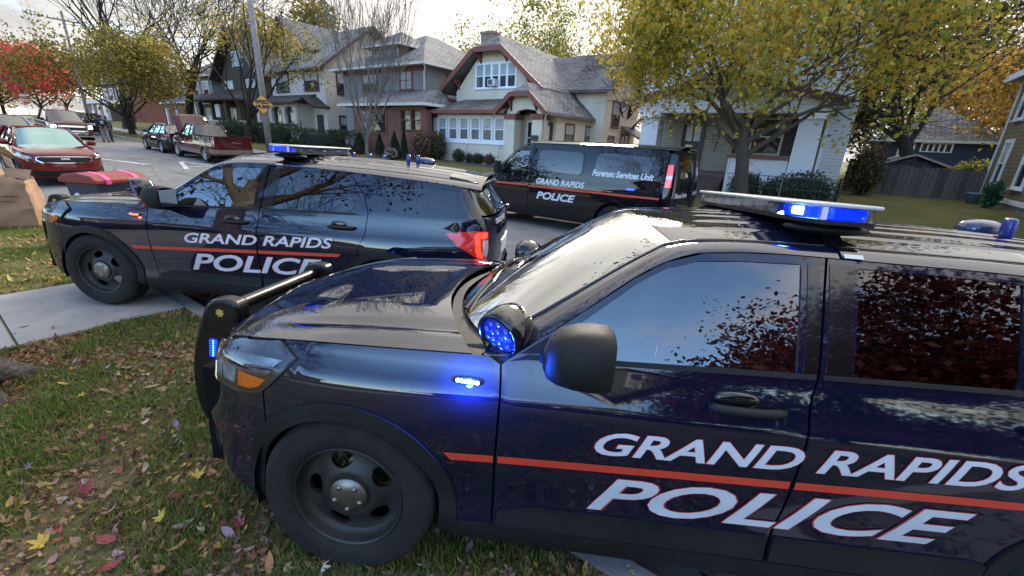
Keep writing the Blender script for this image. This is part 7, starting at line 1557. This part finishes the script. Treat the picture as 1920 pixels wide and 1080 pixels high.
def reg4(r):
    x = r.uniform(-70, 6); y = KF+.2+r.random()*1.8 if r.random() < .6 else KF-abs(r.normal())*.4; return x, y, ground_z(x, y)+.01
def reg5(r):
    x, y = r.uniform(-30, 5), r.uniform(KN+.1, KF-.1); return x, y, ground_z(x, y)+.006
litter('leaf_litter', 'small dry leaf scraps worked into the lawn grass', 11000, reg1, .042, 1, LIT); litter('leaf_drift', 'brown leaf drift along the walk, kerb and gutter under the cars', 3600, reg2, .055, 2, LIT)
litter('gold_leaf_litter', 'golden leaf litter over the verge round the paper bags', 5200, reg3, .085, 3, LITY); litter('verge_litter', 'fallen leaves scattered along the far verge', 3500, reg4, .12, 4, LITY); litter('road_litter', 'few scattered leaves on the street asphalt', 220, reg5, .10, 5, LIT)
# ---------------------------------------------------------------- street furniture, fences, bins, people
WOODP = pm('weathered_pole_wood', (.27, .25, .235), .95, col2=(.17, .155, .145), vscale=5., bump=.6, bscale=25.)
def utility_pole(x, y, h, label, r=.185):
    T = root('utility_pole', label, 'utility pole', (x, y, ground_z(x, y)-.05)); m = M(); m.tube([(0, 0, 0), (0, 0, h*.5), (0, 0, h)], [r, r*.86, r*.7], 14); m.build('pole', WOODP, T, smooth=True, uv=False)
    m = M(); m.box(-.05, .05, -1.2, 1.2, h-.9, h-.78); m.build('cross_arm', WOODP, T, uv=False)
    for yy in (-1.1, -.4, .4, 1.1):
        m = M(); m.lathe([(.03, h-.78), (.05, h-.70), (.03, h-.62), (.001, h-.6)], 8, (0, yy, 0)); m.build('insulator', GBLK, T, uv=False)
    return T
utility_pole(-27.55, 13.3, 10.5, 'grey wooden utility pole carrying the orange warning sign'); utility_pole(-66, 13.2, 11, 'utility pole rising beside the scarlet maple', .16)
def sign_plate(poly, t=.006):
    m = M(); m.prism(poly, -t, 0, 'y'); return m
def road_sign(name, label, cat, x, y, z, rz, poly, col, edge, lines, sc=1., post=None):
    T = root(name, label, cat, (x, y, z), rz); sign_plate([(a*1.0, b*1.0) for a, b in poly]).build('plate', edge, T, uv=False)
    m = M(); m.prism([(a*.93, b*.93) for a, b in poly], -.009, -.0062, 'y'); m.build('face', col, T, uv=False)
    for txt, zz, s, mt in lines:
        v, f = text_geo(txt, s, 0, .012*s/.2, 1., 'CENTER'); me = bpy.data.meshes.new('lettering'); me.from_pydata([(a, -.0115, b+zz) for a, b in v], [], f); me.update(); link_mesh('lettering', me, mt, T)
    if post: m = M(); m.box(-.03, .03, .004, .05, post-z, .45); m.build('post', pm('galvanised', (.35, .35, .35), .5, .6), T, uv=False)
    return T
SIGNO = pm('sign_orange', (.62, .27, .022), .5); SIGNK = pm('sign_black', (.012, .012, .012), .6); SIGNR = pm('sign_red', (.40, .02, .025), .5); SIGNW = pm('sign_white', (.72, .72, .72), .5)
dm = .56
road_sign('warning_sign', 'orange diamond warning sign lettered speed hump on the utility pole', 'sign', -27.41, 13.17, 3.32+.0, math.radians(52), [(0, -dm), (dm, 0), (0, dm), (-dm, 0)], SIGNO, SIGNK, [('SPEED', .04, .27, SIGNK), ('HUMP', -.22, .27, SIGNK)])
oc = [(.45*math.cos(math.pi/8+math.pi/4*k)/math.cos(math.pi/8), .45*math.sin(math.pi/8+math.pi/4*k)/math.cos(math.pi/8)) for k in range(8)]
sgn_ = road_sign('stop_sign', 'red octagonal stop sign below a white street-name blade at the far corner', 'sign', -88.5, 11.9, 4.25, math.radians(78), oc, SIGNR, SIGNW, [('STOP', -.15, .42, SIGNW)], post=1.7)
m = M(); m.box(-.45, .45, -.008, .0, .55, .75); m.build('name_blade', SIGNW, sgn_, uv=False)
def wire(name, label, a, b, sag, r=.012, n=16):
    m = M(); m.tube([Vector(a).lerp(Vector(b), i/n)-Vector((0, 0, sag*4*(i/n)*(1-i/n))) for i in range(n+1)], r, 5); o = m.build(name, GBLK, uv=False); return tag(o, label, 'wire', 'overhead wires')
wire('overhead_wire', 'overhead wire sagging from the signed pole up the street', (-27.5, 12.9, 9.6), (-66, 12.9, 11.6), .8); wire('overhead_wire', 'upper overhead wire running from the signed pole past the bungalow', (-27.5, 13.6, 9.7), (25, 13.2, 9.6), .9)
# recycling cart
T = root('recycling_cart', 'navy recycling cart with a red lid at the kerb by the police car nose', 'cart', (-9.85, 1.98, float(ZR(-9.85))), math.radians(24))
T.scale = (.9, .9, 1.12)
NAVYB = pm('navy_cart_plastic', (.020, .026, .050), .45, var=.15); REDL = pm('red_lid_plastic', (.20, .010, .010), .45, var=.15, vscale=5); PINK = pm('pink_strap', (.62, .06, .22), .5)
m = M(); vs = [(-.30, -.34, .06), (.30, -.34, .06), (.30, .34, .06), (-.30, .34, .06), (-.37, -.42, .93), (.37, -.42, .93), (.37, .42, .93), (-.37, .42, .93)]; m.add(vs, [(3, 2, 1, 0), (0, 1, 5, 4), (1, 2, 6, 5), (2, 3, 7, 6), (3, 0, 4, 7)]); m.build('body', NAVYB, T, bevel=.03, uv=False)
m = M(); m.prism([(-.43, .93), (.43, .93), (.42, .985), (.30, 1.045), (0, 1.075), (-.30, 1.045), (-.42, .985)], -.47, .47, 'y'); m.build('lid', REDL, T, bevel=.015, uv=False)
for y_ in (-.30, .22): m = M(); m.prism([(-.435, .925), (.435, .925), (.425, .99), (.303, 1.051), (0, 1.081), (-.303, 1.051), (-.425, .99)], y_, y_+.09, 'y'); m.build('strap', PINK, T, uv=False)
for y_ in (-.28, .28): m = M(); m.lathe([(.001, -.03), (.13, -.03), (.13, .03), (.001, .03)], 18, (-.30, y_, .13), 'y'); m.build('wheel', TYRE, T, uv=False)
m = M(); m.tube([(-.40, -.25, .88), (-.50, -.25, .92), (-.50, .25, .92), (-.40, .25, .88)], .018, 6); m.build('handle', NAVYB, T, uv=False)
for sg_ in (0, 1):
    ang = 0 if sg_ == 0 else -math.pi/2
    q = Matrix.Rotation(ang, 4, 'Z'); d0 = .345 if sg_ == 0 else .395
    m = M(); m.add([q @ Vector((d0+.012+.07*0, -.16+.085*math.cos(2*math.pi*k/24), .70+.085*math.sin(2*math.pi*k/24))) for k in range(24)], [tuple(range(24))]); m.build('round_logo', SIGNW, T, uv=False)
    for i, (w_, z_) in enumerate(((.26, .725), (.30, .675))): m = M(); m.add([q @ Vector((d0+.012, -.03+a, z_+b)) for a, b in ((0, 0), (w_, 0), (w_, .028), (0, .028))], [(0, 1, 2, 3)]); m.build('printed_line', pm('print_grey', (.38, .40, .44), .6), T, uv=False)
# paper yard-waste bags
KRAFT = pm('kraft_paper', (.38, .235, .140), .85, col2=(.26, .155, .090), vscale=4., bump=.6, bscale=10.)
def paper_bag(label, x, y, rz, w, d, h, seed, lean=0.):
    T = root('paper_bag', label, 'paper bag', (x, y, .11+float(ZR(x))-.01), rz, 'paper yard-waste bags at the kerb'); r = random.Random(seed); n = 7; rows = 12; vs = []
    per = [(-1, -1+2*i/n) for i in range(n)]+[(-1+2*i/n, 1) for i in range(n)]+[(1, 1-2*i/n) for i in range(n)]+[(1-2*i/n, -1) for i in range(n)]; N_ = len(per)
    for k in range(rows+1):
        t = k/rows; s = 1+.05*math.sin(t*5)-.10*max(0, t-.75)*4*.6
        for i, (a, b) in enumerate(per):
            j = .010*math.sin(i*1.1+k*1.3+seed)+r.gauss(0, .004)*(1+3*t); top = (.05*math.sin(i*1.3+seed*2)+r.gauss(0, .025))*(t == 1)
            vs.append((a*(w/2*s+j)+lean*t*t*h, b*(d/2*s+j), h*t+top))
    m = M(); m.add(vs, [(k*N_+(i+1) % N_, k*N_+i, (k+1)*N_+i, (k+1)*N_+(i+1) % N_) for k in range(rows) for i in range(N_)]); o = m.build('bag_wall', KRAFT, T, angle=28, uv=False); s = o.modifiers.new('t', 'SOLIDIFY'); s.thickness = .006
    m = M(); m.blob((lean*.5, 0, h*.78), (w*.42, d*.42, h*.14), 12, 6); m.build('filling', pm('bagged_leaves', (.10, .062, .032), .95, bump=1., bscale=30.), T, uv=False)
    m = M()   # printed band on the side that faces the street corner
    for i in range(7): a0 = -.20+.055*i; m.box(w/2+.030, w/2+.034, a0, a0+.035+.012*(i % 2), h*.66, h*.66+.028)
    m.box(w/2+.030, w/2+.034, -.10, .10, h*.57, h*.585); m.build('printed_band', pm('print_brown', (.12, .07, .045), .8), T, uv=False)
    m = M(); f = [(-w*.5, -d*.2, h), (-w*.5, d*.3, h*.99), (-w*.62, d*.38, h*1.16), (-w*.60, -d*.16, h*1.20)]; m.add(f, [(0, 1, 2, 3)]); o = m.build('flap', KRAFT, T, uv=False); s = o.modifiers.new('t', 'SOLIDIFY'); s.thickness = .008
    return T
paper_bag('full paper yard-waste bag with a printed band standing before the brick red SUV', -11.75, 1.06, math.radians(-28), .46, .62, .86, 3); paper_bag('paper yard-waste bag leaning behind the full bag', -13.3, .86, math.radians(-20), .46, .60, .86, 7, -.08); paper_bag('small crumpled paper bag at the back of the row', -15.2, 1.05, math.radians(-12), .42, .52, .74, 9, .05)
# wooden back fence, board by board
FW = rnd_mat('grey_fence_wood', [(0, (.070, .060, .055)), (.5, (.105, .092, .085)), (1, (.145, .128, .115))], .9)
T = root('board_fence', 'grey weathered board fence across the back of the side yard', 'fence', (2.9, 24.5, YARD)); rr_ = random.Random(2); x = .75
while x < 5.02:
    h = 1.20+rr_.uniform(-.03, .03)+(.16 if x < 1.6 else 0); m = M(); w_ = .135; pk = .05 if x > 2.6 else .0
    m.prism([(x-2.9, -.05), (x-2.9+w_, -.05), (x-2.9+w_, h-pk), (x-2.9+w_/2, h), (x-2.9, h-pk)], rr_.uniform(-.01, 0), .022, 'y'); m.r = [rr_.random()]*len(m.f); m.build('board', FW, T, uv=False); x += .150
for z_ in (.30, 1.0): m = M(); m.box(-2.15, 2.1, .023, .06, z_, z_+.09); m.r = [.3]*len(m.f); m.build('rail', FW, T, uv=False)
for x_ in (-1.3, .35, 2.12): m = M(); m.box(x_-.05, x_+.05, .061, .16, -.05, 1.32); m.r = [.2]*len(m.f); m.build('post', FW, T, uv=False)
# wire fence before the white house
T = root('wire_fence', 'low wire fence with a white end post before the porch bushes', 'fence', (-1, 15.5, .15)); GALV = pm('galvanised_wire', (.12, .12, .12), .5, .6)
m = M(); m.tube([(-1.55, 0, -.1), (-1.55, 0, 1.16)], .04, 8); m.build('end_post', pm('white_post', (.5, .5, .5), .6), T, uv=False); m = M(); m.tube([(1.42, 0, -.1), (1.42, 0, 1.2)], .03, 8); m.build('post', GBLK, T, uv=False); m = M(); m.tube([(.0, 0, -.1), (.0, 0, 1.12)], .022, 8); m.build('post', GALV, T, uv=False)
for z_ in (1.12, .78, .45): m = M(); m.tube([(-1.55, 0, z_), (1.42, 0, z_)], .012 if z_ > 1 else .006, 6); m.build('rail', GALV, T, uv=False)
m = M()
for k in range(30): m.tube([(-1.5+.1*k, .01, .1), (-1.5+.1*k, .01, 1.1)], .0025, 3, False)
m.build('wire_mesh', GALV, T, uv=False)
# garden details by the bungalow
T = root('garden_edging', 'row of dark edging stones along the bungalow flower bed', 'edging', (-17.8, 19.7, YARD-.02)); ES = pm('edging_stone', (.10, .065, .060), .9, var=.25, vscale=5)
for k in range(24): m = M(); m.box(-2.4+.2*k, -2.4+.2*k+.185, -.06+.01*math.sin(k*2.3), .08, -.08, .13+.015*math.sin(k*1.7)); m.build('stone', ES, T, bevel=.02, uv=False)
for i, (x_, lab) in enumerate(((-21.05, 'thin garden hook near the bungalow corner'), (-18.1, 'thin garden hook with a hanging stake behind the ball bush'), (-15.6, 'thin garden hook near the bungalow entry'))):
    m = M(); m.tube([(0, 0, 0), (0, 0, 1.0), (.04, 0, 1.12), (.12, 0, 1.15), (.19, 0, 1.10), (.20, 0, .98)], .012, 6); o = m.build('garden_hook', GBLK, uv=False); o.location = (x_, 20.45, YARD-.02); tag(o, lab, 'garden hook', 'garden hooks by the bungalow')
T = root('path_light', 'small black path light in the bungalow flower bed', 'light', (-19.75, 20.1, YARD-.02)); m = M(); m.tube([(0, 0, 0), (0, 0, .42)], .015, 6); m.build('stake', GBLK, T, uv=False); m = M(); m.lathe([(.03, .36), (.035, .44), (.10, .46), (.001, .50)], 12); m.build('cap', GBLK, T, uv=False)
T = root('flower_pot', 'pale blue flower pot at the corner of the olive house', 'pot', (4.72, 23.2, YARD-.02)); m = M(); m.lathe([(.001, 0), (.15, 0), (.22, .34), (.25, .36), (.25, .40), (.21, .40), (.18, .30), (.001, .30)], 18); m.build('pot', pm('blue_glaze', (.13, .20, .25), .4), T, smooth=True, uv=False); m = M(); m.lathe([(.19, .31), (.001, .33)], 14); m.build('potting_soil', SOIL, T, uv=False)
shrub('potted_plant', 'bright green leafy plant against the stone foundation', 4.75, 21.3, .22, .95, rnd_mat('bright_green_leaf', [(0, (.015, .07, .03)), (1, (.04, .16, .07))], .5, .2), 260, .15, seed=33, cat='plant')
# low stone ledge and porch plants by the white house
# ---------------------------------------------------------------- people by the dark SUV
def skin_mesh(name, pts, edges, rad, mat, parent, rootv=0, sub=1):
    me = bpy.data.meshes.new(name); me.from_pydata([tuple(p) for p in pts], edges, []); me.update(); o = link_mesh(name, me, mat, parent); bm = bmesh.new(); bm.from_mesh(me); bm.verts.layers.skin.verify(); bm.to_mesh(me); bm.free()
    sk = o.modifiers.new('skin', 'SKIN'); d = me.skin_vertices[0].data
    for i, r0 in enumerate(rad): d[i].radius = (r0, r0) if not hasattr(r0, '__len__') else r0; d[i].use_root = i == rootv
    sk.use_smooth_shade = True; s = o.modifiers.new('sub', 'SUBSURF'); s.levels = s.render_levels = sub; return o
def person(label, x, y, yaw, h, top, legs, cap, skin=(.22, .13, .09), pose='pocket', printed=None):
    k = h/1.78; T = root('person', label, 'person', (x, y, ground_z(x, y)), yaw, 'people standing by the dark SUV'); S3 = lambda L: [Vector(p)*k for p in L]
    SK = pm('skin_%.2f' % skin[0], skin, .55); TP = pm(label.split()[2]+'_top', top, .9, var=.12, bump=.2, bscale=30); LG = pm(label.split()[2]+'_trousers', legs, .9, var=.12, bump=.2, bscale=30)
    # body: pelvis, spine, neck, head, arms to hands, legs to feet as one surface
    ar = [(.03, .20, 1.43), (.06, .30, 1.16), (.20, .16, 1.02), (.24, .10, 1.00)] if pose == 'pocket' else [(.0, .20, 1.43), (-.03, .27, 1.14), (.05, .27, .88), (.07, .265, .80)]
    P = [(0, 0, .95), (0, 0, 1.15), (0, 0, 1.40), (.01, 0, 1.50), (.03, 0, 1.58), (.035, 0, 1.66), (.03, 0, 1.73)]+ar+[(a, -b, c) for a, b, c in ar]+[(0, .10, .90), (.015, .11, .50), (-.02, .12, .09), (.13, .14, .035)]+[(0, -.10, .90), (.015, -.11, .50), (-.02, -.12, .09), (.13, -.14, .035)]
    E = [(0, 1), (1, 2), (2, 3), (3, 4), (4, 5), (5, 6), (2, 7), (7, 8), (8, 9), (9, 10), (2, 11), (11, 12), (12, 13), (13, 14), (0, 15), (15, 16), (16, 17), (17, 18), (0, 19), (19, 20), (20, 21), (21, 22)]
    R = [.14, .13, .15, .055, .075, .092, .07]+[.06, .048, .036, .035]*2+[.088, .06, .042, .035]*2; skin_mesh('body', S3(P), E, [q*k for q in R], SK, T)
    skin_mesh('sweatshirt', S3([(0, 0, .93), (0, 0, 1.05), (0, 0, 1.2), (0, 0, 1.40), (.0, 0, 1.49)]+ar[:3]+[(a, -b, c) for a, b, c in ar[:3]]), [(0, 1), (1, 2), (2, 3), (3, 4), (3, 5), (5, 6), (6, 7), (3, 8), (8, 9), (9, 10)], [q*k for q in [.185, .20, .19, .185, .085, .09, .078, .062, .09, .078, .062]], TP, T)
    skin_mesh('trousers', S3([(0, 0, .98), (0, .10, .86), (.015, .115, .48), (-.015, .125, .07), (0, -.10, .86), (.015, -.115, .48), (-.015, -.125, .07)]), [(0, 1), (1, 2), (2, 3), (0, 4), (4, 5), (5, 6)], [q*k for q in [.165, .118, .095, .088, .118, .095, .088]], LG, T)
    for s in (1, -1): m = M(); m.blob((.05*k, s*.13*k, .045*k), (.14*k, .052*k, .05*k), 12, 8, .8); m.build('shoe', pm('dark_shoe', (.03, .03, .035), .7), T, smooth=True, uv=False)
    hd = Vector((.03, 0, 1.66))*k
    m = M(); m.blob(hd+Vector((-.005, 0, .055))*k, (.108*k, .092*k, .075*k), 14, 8); m.box((.06+.03)*k, (.06+.13)*k, -.07*k, .07*k, (1.66+.035)*k, (1.66+.05)*k); m.build('cap', pm('cap_%.2f' % cap[0], cap, .8), T, smooth=True, uv=False)
    m = M(); m.blob(hd+Vector((.095, 0, -.012))*k, (.02*k, .016*k, .022*k), 8, 6)
    for s in (1, -1): m.blob(hd+Vector((0, s*.088, -.005))*k, (.022*k, .012*k, .032*k), 8, 6)
    m.build('nose_and_ears', SK, T, smooth=True, uv=False)
    m = M()
    for s in (1, -1): m.blob(hd+Vector((.085, s*.033, .012))*k, (.010*k, .014*k, .008*k), 8, 6)
    m.build('eye', GBLK, T, smooth=True, uv=False); m = M(); m.blob(hd+Vector((.075, 0, -.05))*k, (.035*k, .055*k, .035*k), 10, 6); m.build('face_mask' if printed else 'beard', pm('dark_mask', (.03, .03, .035), .9), T, smooth=True, uv=False)
    for s in (1, -1):   # hand: palm, four fingers, thumb
        w = Vector((ar[-1][0], s*ar[-1][1], ar[-1][2]))*k; m = M(); m.blob(w, (.045*k, .04*k, .03*k), 8, 6)
        for f_ in range(4): a = Vector((.035, (f_-1.5)*.018, -.002))*k; m.tube([w+a, w+a+Vector((.030, 0, -.008))*k, w+a+Vector((.048-.006*abs(f_-1.5), 0, -.026))*k], [.009*k, .008*k, .006*k], 5)
        m.tube([w+Vector((0, -s*.035, .005))*k, w+Vector((.03, -s*.055, 0))*k], [.010*k, .007*k], 5); m.build('hand', SK, T, smooth=True, uv=False)
    if printed:
        m = M()
        for a, b, c, d_ in ((-.09, .09, 1.33, 1.385), (-.05, .05, 1.22, 1.32), (-.075, -.03, 1.19, 1.25), (.03, .075, 1.20, 1.26)): m.quad(*[(.205*k, yy*k, zz*k) for yy, zz in ((a, c), (b, c), (b, d_), (a, d_))])
        m.build('chest_print', pm('pale_blue_print', printed, .7), T, uv=False)
    return T
person('person in navy sweatshirt with a pale blue chest print and grey jeans', -41.2, 8.85, math.radians(-12), 1.80, (.012, .013, .022), (.20, .23, .29), (.03, .03, .035), printed=(.25, .50, .72))
person('person in dark blue clothes half hidden behind the person in grey jeans', -42.0, 9.25, math.radians(20), 1.74, (.02, .026, .05), (.03, .045, .09), (.02, .02, .025), pose='side')
# the light the lit beacons themselves give off
blue_lamp('fender_flasher_glow', carA, (-1.40, .995, 1.012), 6., (.02, .10, 1.), .012); blue_lamp('fender_flasher_glow', carB, (-1.40, .995, 1.012), .3, (1., .05, .02), .012)
